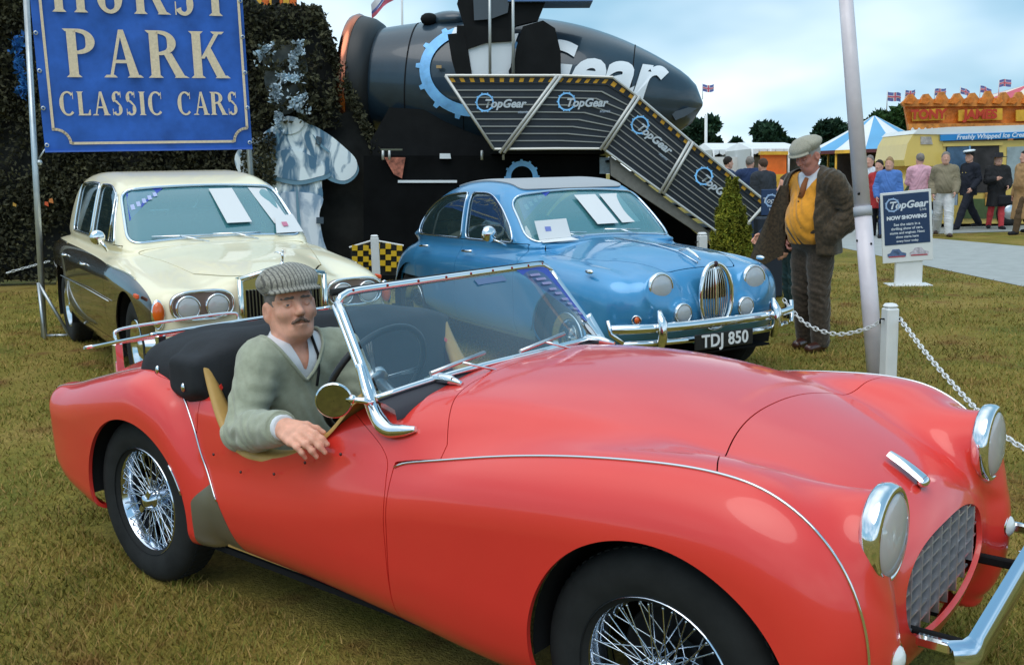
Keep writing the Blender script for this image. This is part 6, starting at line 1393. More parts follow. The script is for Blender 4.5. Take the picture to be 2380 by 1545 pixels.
# ---------------------------------------------------------------- the man in tweed
tp = gnd(1884, 812); fdir = unit(-RH * .84 - AH * .54); trz = math.atan2(fdir[1], fdir[0])
Jt = stand_joints(1.74, 0, .02, armL=((-.10, .13, -.26), (.04, .03, -.42)), armR=((-.12, .10, -.27), (.02, .05, -.46)), width=1.08)
Jt['pelvis'] += V3(.03, 0, 0); Jt['toL'] += V3(0, -.02, 0); Jt['anR'] += V3(-.07, -.02, 0); Jt['toR'] += V3(-.07, .05, 0); Jt['knR'] += V3(-.02, 0, 0); Jt['head'] += V3(.045, 0, -.01); Jt['hk'] = 1.04
TW = tweed('brown_tweed', (.085, .058, .034), (.045, .034, .022), 50); MUST = mat('mustard_wool', (.78, .31, .02), .9, sheen=.3, vary=(26, .14), bump=(180, .5, .004))
PT_ = tweed('brown_trouser', (.085, .062, .044), (.05, .038, .028), 60); SHOE = mat('brown_shoes', (.055, .018, .012), .3, coat=.4)
PINKSK = mat('ruddy_skin', (.66, .27, .20), .5, spec=.35, subsurf=.12, vary=(20, .12))
vcut = lambda x, y, z: np.where((x > -.01) & (z > 1.1), z - 1.275 - 1.5 * AB(y), -.1)
tm_ = person(tp, trz, Jt, 'man in tweed jacket, mustard waistcoat and pale flat cap looking down beside the blue car', None, h=.0085, top=MUST, top_t=.018, bottom=PT_, bot_t=.022, shoes=SHOE, skin=PINKSK, yaw=rad(-6), pitch=rad(-24), fine=True, belly=1.35, sleeves=.25, wr=.005, top_cut=vcut, hand_kw={'L': dict(curl=1.2, d=(.3, -.5, -.8)), 'R': dict(curl=1.1, d=(.4, .4, -.8))})
tr_ = tm_['root']; tm_['top'].name = 'waistcoat'; _N = Jt['neck']; flat_cap(tm_['H'], tweed('pale_tweed', (.42, .39, .30), (.30, .28, .22), 150), tr_, 1.06, rad(5)); side_hair(tm_['H'], mat('white_hair', (.45, .42, .40), .8), tr_); eyes(tm_['H'], tr_)
# jacket: back, sides and sleeves, open over the waistcoat
ja_ = torso_sdf(Jt, .040, 1.35, .006); js_ = [limb_sdf(Jt['sh' + n], Jt['el' + n], Jt['wr' + n], .066, .066, .056, .022, .008) for n in 'LR']
jk = uni([ja_, lambda x, y, z: smax(np.sqrt(((x - .01) / .95) ** 2 + (y / 1.12) ** 2) - (.205 + .10 * np.clip(1.0 - z, 0, 1)) - .010 * np.sin(np.arctan2(y, x) * 6), smax(z - 1.02, .80 - z, .02), .03)], .05)
jk2 = uni([jk] + js_, .035); lo_, hi_ = bounds([v for k, v in Jt.items() if isinstance(v, np.ndarray)], .25)
jmm = nets(lambda x, y, z: smax(smax(jk2(x, y, z), z - (1.515 - .4 * x + .9 * np.clip(np.abs(y) - .08, 0, 1)), .01), np.where(np.hypot(x, y) < .34, .80 - z, -1), .01), lo_, hi_, .011, it=3)
frontopen = lambda x, y, z: np.where((x > .02) & (np.hypot(x, y) < .40), x - .02 - np.clip(AB(y + .03) - (.125 + .06 * np.clip(1.25 - z, -.2, .4)), -.15, .2) * 3.0, -.05)
jmm = cut(jmm, frontopen)[0]; job = tm_obj('jacket', jmm, TW, tr_, .008)
# the swung-open right front of the jacket
G = []
for i, t in enumerate(np.linspace(0, 1, 12)):
    z = 1.36 - .58 * t; x0, y0 = .10 + .02 * t, -.19 - .01 * t; ln = .07 + .25 * t ** .8
    G.append([(x0 + ln * s * (.55 + .18 * math.sin(3 * s)), y0 - ln * s * .75 + .02 * math.sin(7 * s + 4 * t), z - .14 * s * t) for s in np.linspace(0, 1, 9)])
G = np.array(G); mb = MB().grid(G); mb.grid((G + V3(-.012, -.004, 0))[::-1]); mb.build('jacket_front', TW, tr_)
# shirt collar, tie, buttons, cuff
_st = torso_sdf(Jt, .008, 1.35, .001); _sh = nets(lambda x, y, z: smax(_st(x, y, z), 1.20 - z, .01), lo_, hi_, .011, it=2); _sh = cut(_sh, lambda x, y, z: z - 1.505 + .4 * x)[0]; tm_obj('shirt', _sh, mat('white_shirt'), tr_)
COLm = mat('white_shirt'); Nn = Jt['neck']
for s in (-1, 1):
    G = [[Nn + V3(.055 * math.cos(a) + .012, s * .062 * math.sin(a), .03 - .045 * (1 - a / 2.6)), Nn + V3(.070 * math.cos(a) + .018, s * .078 * math.sin(a), -.02 - .085 * max(0, 1 - a / 1.2))] for a in np.linspace(.12, 2.6, 10)]
    MB().grid(np.array(G) if s < 0 else np.array(G)[::-1]).build('collar', COLm, tr_)
mb = MB(); mb.tube([Nn + V3(.085, 0, -.045), Nn + V3(.115, 0, -.10), Nn + V3(.145, 0, -.2)], [.018, .024, .028], 8); mb.build('tie', mat('rust_tie', (.30, .10, .03), .8), tr_)
for k in range(6): z = 1.30 - .065 * k; mb = MB(); mb.ball((.158 + .050 * math.sin((1.36 - z) * 5) , .0, z), .008, 7); mb.build('button', mat('horn_button', (.12, .06, .02), .4), tr_)
# second visitor half hidden behind the jacket
hp_ = gnd(1846, 735); Jh = stand_joints(1.42, 0, .08, armR=((.12, .05, -.24), (.30, .0, -.36)), armL=((.05, .05, -.25), (.12, 0, -.48)))
NAVY = mat('navy_cloth', (.012, .025, .05), .9, vary=(14, .2)); person(hp_, math.atan2(-fdir[1] * 0 + unit(-RH - AH * .1)[1], unit(-RH - AH * .1)[0]), Jh, 'person in navy top and dark teal trousers mostly hidden behind the tweed man', None, h=.014, top=NAVY, bottom=mat('teal_trousers', (.015, .045, .05), .9, vary=(12, .2)), shoes=DARK, hair=mat('brown_hair', (.05, .03, .02), .8))

# ================================================================ camouflage wall with printed figure, and the simulator ride
def leaf_cloud(name, P, size, mt, parent, seed=1, flat=None, kind='stuff', aspect=.55):
    """P: leaf centres; one object of many small folded leaves"""
    R_ = np.random.RandomState(seed); n = len(P); s = size * (.55 + .9 * R_.rand(n))
    a = R_.randn(n, 3); a /= np.linalg.norm(a, axis=1)[:, None]
    if flat is not None: a = a * .8 + np.asarray(flat)[None] * R_.randn(n, 1) * .25; a /= np.linalg.norm(a, axis=1)[:, None]
    b = np.cross(a, R_.randn(n, 3)); b /= np.linalg.norm(b, axis=1)[:, None]; c = np.cross(a, b)
    V = np.stack([P - a * s[:, None], P + b * (s * aspect)[:, None] + c * (s * .12)[:, None], P + a * s[:, None], P - b * (s * aspect)[:, None] + c * (s * .12)[:, None]], 1).reshape(-1, 3)
    T = (np.arange(n) * 4)[:, None] + np.array([[0, 1, 2, 0, 2, 3]]); T = T.reshape(-1, 3)
    me = bpy.data.meshes.new(name); me.vertices.add(len(V)); me.vertices.foreach_set('co', V.astype(np.float32).ravel()); me.loops.add(T.size); me.loops.foreach_set('vertex_index', T.astype(np.int32).ravel())
    me.polygons.add(len(T)); me.polygons.foreach_set('loop_start', np.arange(0, T.size, 3, dtype=np.int32)); me.update(calc_edges=True)
    o = link(name, me, mt, parent)
    if kind: o['kind'] = kind
    return o
def leaf_mat(name, c0, c1, scale=2.2, rough=.75):
    if name in MATS: return MATS[name]
    m = mat(name, c0, rough, spec=.2); n = m.node_tree.nodes; l = m.node_tree.links; b = n['Principled BSDF']; g = n.new('ShaderNodeNewGeometry')
    r = n.new('ShaderNodeMix'); r.data_type = 'RGBA'; r.inputs['A'].default_value = (*c0, 1); r.inputs['B'].default_value = (*c1, 1); l.new(g.outputs['Random Per Island'], r.inputs['Factor'])
    tcn = [q for q in n if q.bl_idname == 'ShaderNodeTexCoord'][0]; z = n.new('ShaderNodeTexNoise'); z.inputs['Scale'].default_value = scale; z.inputs['Detail'].default_value = 3; l.new(tcn.outputs['Object'], z.inputs['Vector'])
    mr = n.new('ShaderNodeMapRange'); mr.inputs['From Min'].default_value = .35; mr.inputs['From Max'].default_value = .65; mr.inputs['To Min'].default_value = .55; mr.inputs['To Max'].default_value = 1.4; l.new(z.outputs['Fac'], mr.inputs['Value'])
    x = n.new('ShaderNodeVectorMath'); x.operation = 'SCALE'; l.new(r.outputs['Result'], x.inputs[0]); l.new(mr.outputs[0], x.inputs['Scale']); l.new(x.outputs[0], b.inputs['Base Color']); return m
DW = 15.2
def pl(u, v, D=DW): return vpl(u, v, D)
wall = empty('camouflage_screen', pl(400, 640) * V3(1, 1, 0), 0, 'tall dark camouflage net screen behind the cream car', 'screen'); W0 = np.array(wall.location)
outline = [(-420, 655), (-420, -200), (20, -60), (560, -40), (600, 12), (742, 14), (775, 110), (842, 262), (905, 385), (960, 520), (985, 640)]
Q = [pl(*p) - W0 for p in outline]
mb = MB(); n_ = len(Q); mb.add([q for q in Q] + [q + AH * .25 for q in Q], [tuple(range(n_ - 1, -1, -1)), tuple(range(n_, 2 * n_))] + [(i, (i + 1) % n_, n_ + (i + 1) % n_, n_ + i) for i in range(n_)])
mb.build('backing', mat('tarp_black', (.022, .023, .022), .85, spec=.15, vary=(3, .4)), wall)
# scrim leaves scattered over the screen (denser to the left, thinning over the black right-hand sheet)
def inside(px, py, poly):
    c = np.zeros(len(px), bool); n = len(poly)
    for i in range(n):
        (x0, y0), (x1, y1) = poly[i], poly[(i + 1) % n]
        if y0 != y1: c ^= ((y0 > py) != (y1 > py)) & (px < x0 + (py - y0) * (x1 - x0) / (y1 - y0))
    return c
R_ = np.random.RandomState(11); N_ = 110000; pu = R_.uniform(-420, 800, N_); pv = R_.uniform(-200, 660, N_); ok = inside(pu, pv, outline)
blotch = np.sin(pu * .021 + 2 * np.sin(pv * .013)) + np.sin(pv * .027 + pu * .009 + 1) + .8 * np.sin(pu * .06 + pv * .05)
edge = np.abs(pu - np.interp(pv, [14, 110, 262, 385, 520], [742, 775, 842, 905, 960]))
den = np.clip(.62 + .28 * blotch, .12, 1) * np.where(pu > 610, np.where((edge < 42) | (pv < 330), .8, .0), 1)
den = np.where((pu > 610) & (pv > 300) & (edge > 30), 0, den)
ok &= R_.rand(N_) < den; pu, pv = pu[ok], pv[ok]
dU = pl(1, 0) - pl(0, 0); dV = pl(0, 1) - pl(0, 0)
PP = np.stack([pl(a, b) for a, b in zip(pu, pv)]) - W0 - AH * (.05 + .22 * R_.rand(len(pu)))[:, None] * 1.0
leaf_cloud('net_leaf', PP, .036, leaf_mat('net_green', (.030, .032, .020), (.085, .080, .042)), wall, 3, flat=AH)
# loose netting along the slanting edge
eu = []; 
for t in R_.rand(3600):
    v_ = 14 + 500 * t ** .8; u_ = np.interp(v_, [14, 110, 262, 385, 520], [742, 775, 842, 905, 960]) + R_.normal(-6, 7); eu.append(pl(u_, v_) - W0 - AH * R_.uniform(.02, .2))
leaf_cloud('net_fringe', np.array(eu), .034, MATS['net_green'], wall, 5, flat=AH)
for k in range(16):
    u0, v0 = R_.uniform(10, 560), R_.uniform(465, 500); cc = [(.7, .10, .03), (.6, .55, .5), (.75, .35, .05)][k % 3]
# bright scraps of the fair showing through the net
for i, (u0, v0, cc) in enumerate(((34, 478, (.5, .28, .05)), (108, 476, (.65, .10, .03)), (118, 470, (.6, .2, .05)))):
    mb = MB(); c0 = pl(u0, v0, DW - .3) - W0; mb.add([c0 - RH * .03, c0 + RH * (.02 + .01 * (i % 3)) - V3(0, 0, .02 + .01 * (i % 2)), c0 + RH * .03 + V3(0, 0, .02 + .02 * (i % 3)), c0 - RH * .02 + V3(0, 0, .05)], [(0, 1, 2, 3)]); mb.build('scrap', mat('scrap_%d' % i, cc, .7), wall)
bp_ = np.concatenate([np.stack([pl(u_, v_, DW - .34) - W0 for u_, v_ in zip(R_.normal(cu, su, nn), R_.normal(cv, sv, nn))]) for cu, cv, su, sv, nn in ((40, 100, 9, 9, 60), (46, 150, 7, 20, 70), (52, 200, 8, 16, 50))])
leaf_cloud('blue_paint_patch', bp_, .05, leaf_mat('patch_blue', (.02, .09, .30), (.04, .18, .45)), wall, 13, flat=AH)

# ---- the printed figure in pale overalls (flat cut-out panel)
DF = DW - .34
fig = empty('printed_cutout', pl(690, 600, DF) * V3(1, 1, 0), 0, 'flat printed cutout of a person in pale overalls with folded arms', 'cutout'); F0 = np.array(fig.location)
FIGM = mat('print_overall', (.42, .56, .66), .6); 
def print_mat(name, c0, c1, sc):
    m = mat(name, c0, .6); n = m.node_tree.nodes; l = m.node_tree.links; b = n['Principled BSDF']; tcn = [q for q in n if q.bl_idname == 'ShaderNodeTexCoord'][0]
    mpn = n.new('ShaderNodeMapping'); mpn.inputs['Rotation'].default_value = (.4, .6, .8); mpn.inputs['Scale'].default_value = (1, 1, .45); l.new(tcn.outputs['Object'], mpn.inputs[0])
    z = n.new('ShaderNodeTexNoise'); z.inputs['Scale'].default_value = sc; z.inputs['Detail'].default_value = 4; z.inputs['Distortion'].default_value = 1.6; l.new(mpn.outputs[0], z.inputs['Vector'])
    r = n.new('ShaderNodeValToRGB'); e = r.color_ramp.elements; e[0].position = .40; e[0].color = (*c1, 1); e[1].position = .54; e[1].color = (*c0, 1); l.new(z.outputs['Fac'], r.inputs[0]); l.new(r.outputs[0], b.inputs['Base Color']); return m
PR1 = print_mat('print_cloth', (.88, .97, 1.0), (.09, .20, .31), 3.6); PR2 = print_mat('print_leg', (.84, .90, .97), (.28, .40, .54), 2.8); mat('print_midblue', (.16, .30, .40), .6); PR3 = mat('print_shade', (.07, .10, .13), .6)
def cutp(name, pts, mt, k, smooth=True):
    p = cr_loop(pts, 4) if smooth else np.array(pts); A = [pl(u, v, DF - .012 * k) - F0 for u, v in p]; n = len(A); mb = MB(); mb.add(A + [a + AH * .010 for a in A], [tuple(range(n)), tuple(range(2 * n - 1, n - 1, -1))] + [(i, n + i, n + (i + 1) % n, (i + 1) % n) for i in range(n)])
    return mb.build(name, mt, fig)
cutp('torso', [(600, 330), (640, 292), (690, 280), (735, 300), (760, 345), (748, 420), (742, 470), (640, 470), (612, 420)], PR1, 1)
cutp('leg', [(640, 455), (745, 455), (742, 500), (752, 560), (775, 640), (690, 640), (660, 560)], PR2, 2)
cutp('arm_shade', [(712, 296), (758, 316), (800, 350), (832, 384), (828, 410), (800, 428), (760, 416), (728, 380)], MATS['print_midblue'], 2.5)
cutp('arm_shade', [(612, 384), (650, 358), (700, 360), (746, 386), (768, 410), (735, 422), (690, 430), (640, 420), (616, 408)], MATS['print_midblue'], 3.5)
cutp('upper_arm', [(715, 290), (760, 310), (800, 342), (828, 372), (826, 402), (800, 420), (765, 408), (735, 372), (708, 330)], PR1, 3)
cutp('forearm', [(610, 375), (650, 350), (700, 352), (745, 378), (765, 400), (735, 412), (690, 420), (640, 410), (615, 398)], PR1, 4)
cutp('sleeve_left', [(545, 370), (560, 340), (590, 320), (610, 330), (600, 400), (560, 405)], PR1, 2)
cutp('collar', [(640, 285), (670, 270), (705, 282), (695, 305), (660, 312)], PR1, 3)
cutp('head', [(612, 130), (640, 108), (680, 106), (708, 130), (715, 180), (700, 235), (672, 265), (640, 255), (618, 210)], mat('print_dark_head', (.085, .10, .095), .7, vary=(7, .6)), 1)
FRAG = ([(600, 125), (622, 102), (634, 108), (622, 122), (605, 150)], [(690, 100), (700, 108), (694, 122), (684, 122)], [(676, 128), (684, 126), (684, 155), (676, 150)], [(645, 176), (668, 172), (700, 178), (690, 186), (655, 188)], [(668, 238), (690, 222), (712, 216), (702, 245), (690, 262), (676, 250)], [(634, 195), (646, 200), (650, 228), (640, 236)], [(640, 260), (655, 262), (652, 300), (640, 292)])
_fp = []
for q_ in FRAG:
    q_ = [(u_ + (u_ - 660) * .06, v_) for u_, v_ in q_]; us_ = [p_[0] for p_ in q_]; vs_ = [p_[1] for p_ in q_]; a_ = R_.uniform(min(us_) - 6, max(us_) + 6, 420); b_ = R_.uniform(min(vs_) - 6, max(vs_) + 6, 420); k_ = inside(a_, b_, q_) | (R_.rand(420) < .10)
    _fp += [pl(x_, y_, DF - .19) - F0 for x_, y_ in zip(a_[k_], b_[k_])]
leaf_cloud('pale_fragment', np.array(_fp), .032, leaf_mat('frag_pale', (.34, .46, .55), (.70, .80, .86), 3), fig, 17, flat=AH)
cutp('badge', [(735, 316), (748, 320), (745, 340), (733, 336)], PR3, 6, False); [cutp('fold', q, MATS['print_midblue'], 6) for q in ([(726, 312), (744, 332), (766, 352), (762, 354), (740, 336)], [(642, 300), (650, 325), (646, 335)], [(690, 430), (694, 470), (700, 540), (694, 540), (688, 470)])]; cutp('wrist_strap', [(735, 505), (752, 505), (752, 520), (735, 520)], PR3, 6, False)
pts_ = []
for _ in range(1700):
    u_, v_ = R_.uniform(600, 740), R_.uniform(95, 285)
    if math.sin(u_ * .11 + 2 * math.sin(v_ * .06)) + math.sin(v_ * .13 + u_ * .03) > -.25 + .9 * max(0, (v_ - 250) / 95): pts_.append(pl(u_, v_, DF - .06 - .12 * R_.rand()) - W0)
for _ in range(900):
    u_, v_ = R_.uniform(560, 640), R_.uniform(310, 430); pts_.append(pl(u_, v_, DF - .06 - .1 * R_.rand()) - W0)
leaf_cloud('net_leaf_front', np.array(pts_), .036, MATS['net_green'], wall, 8, flat=AH)

# ---------------------------------------------------------------- simulator ride
DRD = 14.4
ride = empty('simulator_ride', vpl(1150, 600, DRD) * V3(1, 1, 0), 0, 'black simulator ride with dark torpedo pod on a booth behind the blue car', 'fairground ride'); R0 = np.array(ride.location)
PODM = mat('pod_blue_grey', (.022, .042, .062), .28, spec=.5, coat=.5, vary=(2.2, .18)); BLK = mat('ride_black', (.008, .0085, .009), .7, spec=.2, vary=(4, .3)); BLUE = mat('logo_blue', (.24, .58, 1.0), .45, vary=(4, .3)); LW = mat('logo_white', (.80, .84, .88), .5); SILV = mat('rail_silver', (.55, .56, .55), .4, .5)
rr_ = lambda u, v, D=DRD: vpl(u, v, D) - R0
A = rr_(885, 192, 16.0); B = rr_(1633, 243, 15.4); ax3 = unit(B - A); LP_ = np.linalg.norm(B - A); upz = unit(np.array([0, 0, 1.]) - ax3 * ax3[2]); frw = np.cross(ax3, upz); frw = frw if frw @ (-AH) > 0 else -frw
pr = spl([0, .10, .25, .42, .55, .68, .79, .88, .94, .975, 1.0], [.83, .93, 1.04, 1.12, 1.10, .98, .80, .60, .43, .28, .03])
MP = frame(A, ax3, z=upz)
def podm(name, t0, t1, mt, parent=ride, off=0., n=24): 
    tt = np.concatenate([np.linspace(t0, t1, n)[:-1], [t1]]); return MB().lathe([(float(pr(t)) + off, t * LP_) for t in tt], 44, M=MP, ax='x').build(name, mt, parent)
pod = podm('pod', 0, 1, PODM, n=40)
podm('pod_seam', .118, .122, DARK, off=.006, n=2); podm('pod_seam', .30, .303, DARK, off=.006, n=2); podm('pod_seam', .78, .783, DARK, off=.004, n=2)
mb = MB(); mb.lathe([(.80, .02), (.90, .0), (.97, -.12), (1.0, -.28), (.98, -.34), (.93, -.36), (.90, -.34)], 44, M=MP, ax='x'); mb.build('end_barrel', mat('barrel_dark', (.02, .022, .024), .45), ride)
mb = MB(); mb.lathe([(1.0, -.30), (1.03, -.36), (1.0, -.44), (.92, -.46), (.88, -.42)], 44, M=MP, ax='x'); mb.build('lamp_rim', mat('copper_rim', (.50, .17, .10), .22, 1.), ride)
mb = MB(); mb.lathe([(.90, -.42), (.6, -.36), (.3, -.33), (.001, -.32)], 36, M=MP, ax='x'); mb.build('lamp_face', mat('lamp_glass', (.25, .10, .07), .15, .6), ride)
def on_pod(s, h, off=.03):
    """s metres along, h up: point on the near face"""
    r = float(pr(np.clip(s / LP_, 0, 1))); q = max(.02, r * r - h * h); return A + ax3 * s + upz * h + frw * (math.sqrt(q) + off)
def pod_uv(u, v): p = rr_(u, v, 14.9) - A; return p @ ax3, p @ upz
def pod_mesh(me, c, k=1., off=.03, sub=2):
    import bmesh
    bm = bmesh.new(); bm.from_mesh(me); bmesh.ops.triangulate(bm, faces=bm.faces)
    for _ in range(sub):
        e = [x for x in bm.edges if x.calc_length() > .12]
        if e: bmesh.ops.subdivide_edges(bm, edges=e, cuts=1)
    for v in bm.verts: p = on_pod(c[0] + v.co.x * k, c[1] + v.co.y * k, off); v.co = Vector(p)
    bm.to_mesh(me); bm.free(); return me
# big blue cog ring and lettering on the flank
c = pod_uv(1100, 162); mb = MB(); n = 60; a = np.linspace(0, 2 * PI, n, endpoint=False); rx, ry = .80, .69
mb.grid([[(math.cos(t) * (rx - w), math.sin(t) * (ry - w), 0) for w in (0, .08, .16)] for t in list(a) + [a[0]]])
for i in range(14): t = 2 * PI * i / 14; mb.add([(math.cos(t + d) * (rx + e), math.sin(t + d) * (ry + e), 0) for d, e in ((-.06, -.01), (-.04, .06), (.04, .06), (.06, -.01))], [(3, 2, 1, 0)])
link('cog_logo', pod_mesh(mb.mesh('cog_logo'), c, 1., .025, 1), BLUE, ride)
c = pod_uv(1395, 180); me = text_mesh('ear', 'Gear', 1.02, 0, .035, shear=.22, xs=1.0); link('big_lettering', pod_mesh(me, (c[0] - .17, c[1] + .05), 1., .03), LW, ride)
c = pod_uv(1140, 150); me = text_mesh('T', 'To', 1.25, 0, .05, shear=.15); link('big_lettering', pod_mesh(me, c, 1., .035), LW, ride)
# open gull-wing hatches and doorway
def plate(name, pts, D, th, mt, parent=ride, smooth=False):
    p = cr_loop(pts, 4) if smooth else pts; Aq = [rr_(u, v, D) for u, v in p]; n = len(Aq); mb = MB(); mb.add(Aq + [q + AH * th for q in Aq], [tuple(range(n)), tuple(range(2 * n - 1, n - 1, -1))] + [(i, n + i, n + (i + 1) % n, (i + 1) % n) for i in range(n)]); return mb.build(name, mt, parent)
plate('hatch_door', [(1062, 10), (1075, -40), (1180, -50), (1282, -30), (1262, 18), (1250, 48), (1200, 60), (1165, 95), (1125, 110), (1100, 100), (1078, 60)], 14.6, .14, BLK)
plate('hatch_pane', [(1100, 0), (1185, -6), (1180, 30), (1140, 45), (1102, 48)], 14.55, .03, mat('hatch_glass', (.03, .045, .06), .12, spec=.8))
plate('side_door', [(1200, 110), (1215, 62), (1262, 48), (1290, 66), (1303, 120), (1304, 182), (1185, 184), (1182, 165), (1196, 140)], 14.45, .16, BLK, smooth=False)
plate('doorway', [(1062, 60), (1110, 60), (1190, 70), (1190, 96), (1130, 100), (1085, 115), (1060, 100)], 14.48, .10, BLK)
plate('door_lining', [(1085, 95), (1205, 78), (1190, 120), (1185, 178), (1082, 178)], 14.52, .05, LW)
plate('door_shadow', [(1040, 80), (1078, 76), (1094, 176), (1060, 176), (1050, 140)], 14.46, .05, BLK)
plate('lamp_pair', [(1014, 152), (1026, 152), (1026, 159), (1014, 159)], 14.75, .06, mat('lamp_amber', (.5, .33, .15), .3))
plate('top_canopy', [(1180, -20), (1378, -20), (1378, 3), (1180, 4)], 14.5, .6, mat('canopy_blue', (.10, .20, .42), .5))
for u in (1138, 1192): mb = MB(); mb.tube([rr_(u, -60, 14.35), rr_(u + 1, 182, 14.35)], .022, 8); mb.build('door_strut', SILV, ride)
mb = MB(); mb.tube([rr_(1080, 90, 14.5), rr_(1094, 178, 14.5), rr_(1110, 182, 14.5)], .025, 6); mb.build('door_strut', BLK, ride)
# small hump on top and nose intake
mb = MB(); mb.ball(rr_(1040, 52, 15.7), (.45, .30, .16), 16); mb.build('top_fairing', PODM, ride); mb = MB(); mb.ball(rr_(998, 46, 15.5), (.12, .16, .10), 12); mb.build('top_scoop', DARK, ride)
plate('nose_intake', [(1560, 262), (1600, 250), (1622, 252), (1590, 272), (1570, 280)], 14.98, .1, mat('intake_grey', (.06, .08, .10), .3))
# cradle, booth and deck
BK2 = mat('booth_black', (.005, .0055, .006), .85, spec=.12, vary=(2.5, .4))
plate('cradle', [(905, 250), (1115, 262), (1160, 350), (1160, 372), (870, 372), (860, 330)], 15.0, 1.6, BLK)
plate('booth_wall', [(845, 362), (1408, 362), (1412, 700), (845, 720)], 14.45, 2.2, BK2)
plate('deck', [(1140, 346), (1405, 346), (1405, 358), (1140, 358)], 14.2, 2.4, BLK)
plate('booth_strip', [(925, 419), (1062, 419), (1062, 425), (925, 425)], 14.42, .03, LW); plate('work_lamp', [(1022, 357), (1046, 357), (1048, 369), (1022, 369)], 14.38, .06, LW)
plate('blank_notice', [(1394, 366), (1422, 366), (1422, 404), (1394, 404)], 14.30, .04, mat('notice_pale', (.40, .50, .60), .5, vary=(30, .2)))
plate('booth_picture', [(893, 366), (942, 366), (934, 415), (915, 405)], 14.40, .04, mat('picture_red', (.42, .14, .09), .6, vary=(10, .8)))
M_ = frame(rr_(1213, 412, 14.40), RH, z=-AH); gear_ring(ride, M_, .235, .075, BLUE, 12, 'cog_logo')
for u in (1170, 1120, 905, 890): mb = MB(); mb.tube([rr_(u, 350, 14.3), rr_(u, 372, 14.3)], .02, 6); mb.build('deck_leg', SILV, ride)
plate('pod_trim', [(885, 346), (935, 346), (935, 350), (885, 350)], 14.4, .04, mat('olive_trim', (.12, .13, .09), .6))
# railing boards: slats of dark board with a silver edge under each, between leaning posts
stair = empty('ride_staircase', vpl(1600, 600, 14.1) * V3(1, 1, 0), 0, 'black slatted stair railing with yellow hazard edge descending right from the ride deck', 'staircase'); S0 = np.array(stair.location)
sr_ = lambda u, v, D=13.9: vpl(u, v, D) - S0
TOP = [(1035, 178), (1300, 178), (1424, 182), (1482, 226), (1607, 332), (1782, 472)]; BOT = [(1147, 346), (1174, 346), (1290, 345), (1402, 345), (1540, 446), (1700, 562)]
SLM = mat('slat_navy', (.016, .022, .032), .45, vary=(5, .25)); SLE = mat('slat_edge', (.33, .33, .31), .45, .3); HZ = mat('hazard_yellow', (.72, .36, .02), .5); NR_ = 10
def qbox(name, q, D, th, mt, parent): 
    Aq = [sr_(u, v, D) for u, v in q]; mb = MB(); mb.add(Aq + [p + AH * th for p in Aq], [(0, 1, 2, 3), (7, 6, 5, 4), (0, 4, 5, 1), (1, 5, 6, 2), (2, 6, 7, 3), (3, 7, 4, 0)]); return mb.build(name, mt, parent)
lp_ = lambda a, b, t: (a[0] + (b[0] - a[0]) * t, a[1] + (b[1] - a[1]) * t)
for i in range(5):
    for r in range(NR_):
        f0, f1, f2 = r / NR_, (r + .80) / NR_, (r + 1) / NR_
        qbox('rail_slat', [lp_(TOP[i], BOT[i], f0), lp_(TOP[i], BOT[i], f1), lp_(TOP[i + 1], BOT[i + 1], f1), lp_(TOP[i + 1], BOT[i + 1], f0)], 13.90, .05, SLM, stair)
        qbox('slat_edge', [lp_(TOP[i], BOT[i], f1 + .002), lp_(TOP[i], BOT[i], f2 - .002), lp_(TOP[i + 1], BOT[i + 1], f2 - .002), lp_(TOP[i + 1], BOT[i + 1], f1 + .002)], 13.88, .05, SLE if r else SLM, stair)
    k = [11, 6, 3, 7, 9][i]
    for j in range(k):
        a = lp_(TOP[i], TOP[i + 1], (j + .25) / k); b = lp_(TOP[i], TOP[i + 1], (j + .68) / k); a2 = lp_(BOT[i], BOT[i + 1], (j + .25) / k); b2_ = lp_(BOT[i], BOT[i + 1], (j + .68) / k)
        qbox('hazard_block', [lp_(a, a2, .022), lp_(a, a2, .078), lp_(b, b2_, .078), lp_(b, b2_, .022)], 13.885, .03, HZ, stair)
for i, ext in ((0, 0), (1, .06), (3, .03), (4, .03), (5, 0)):
    a, b = TOP[i], BOT[i]; e = lp_(a, b, 1 + ext)
    for d in ((0,) if i in (0, 5) else (-5, 5)): mb = MB(); mb.tube([sr_(a[0] + d, a[1] - 2, 13.84), sr_(e[0] + d, e[1], 13.84)], .022, 7); mb.build('rail_post', mat('post_silver', (.62, .61, .58), .4, .3), stair)
mb = MB(); mb.tube([sr_(u, v - 2, 13.86) for u, v in TOP], .020, 6, smooth=False); mb.build('top_rail', MATS['post_silver'], stair); mb = MB(); mb.tube([sr_(u, v + 1, 13.86) for u, v in BOT], .018, 6, smooth=False); mb.build('bottom_rail', MATS['post_silver'], stair)
qbox('stringer', [(1418, 362), (1420, 408), (1650, 560), (1740, 610)][::1], 13.95, .12, mat('stringer_grey', (.20, .19, .17), .6, vary=(12, .15)), stair)
for k in range(9): u, v = 1430 + 36 * k, 372 + 26 * k; qbox('tread', [(u - 20, v), (u - 20, v + 6), (u + 30, v + 6), (u + 30, v)], 14.1, 1.1, BLK, stair)
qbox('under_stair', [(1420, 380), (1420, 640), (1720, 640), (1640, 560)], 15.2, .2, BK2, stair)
ang = math.atan2(472 - 226, 1782 - 1482)
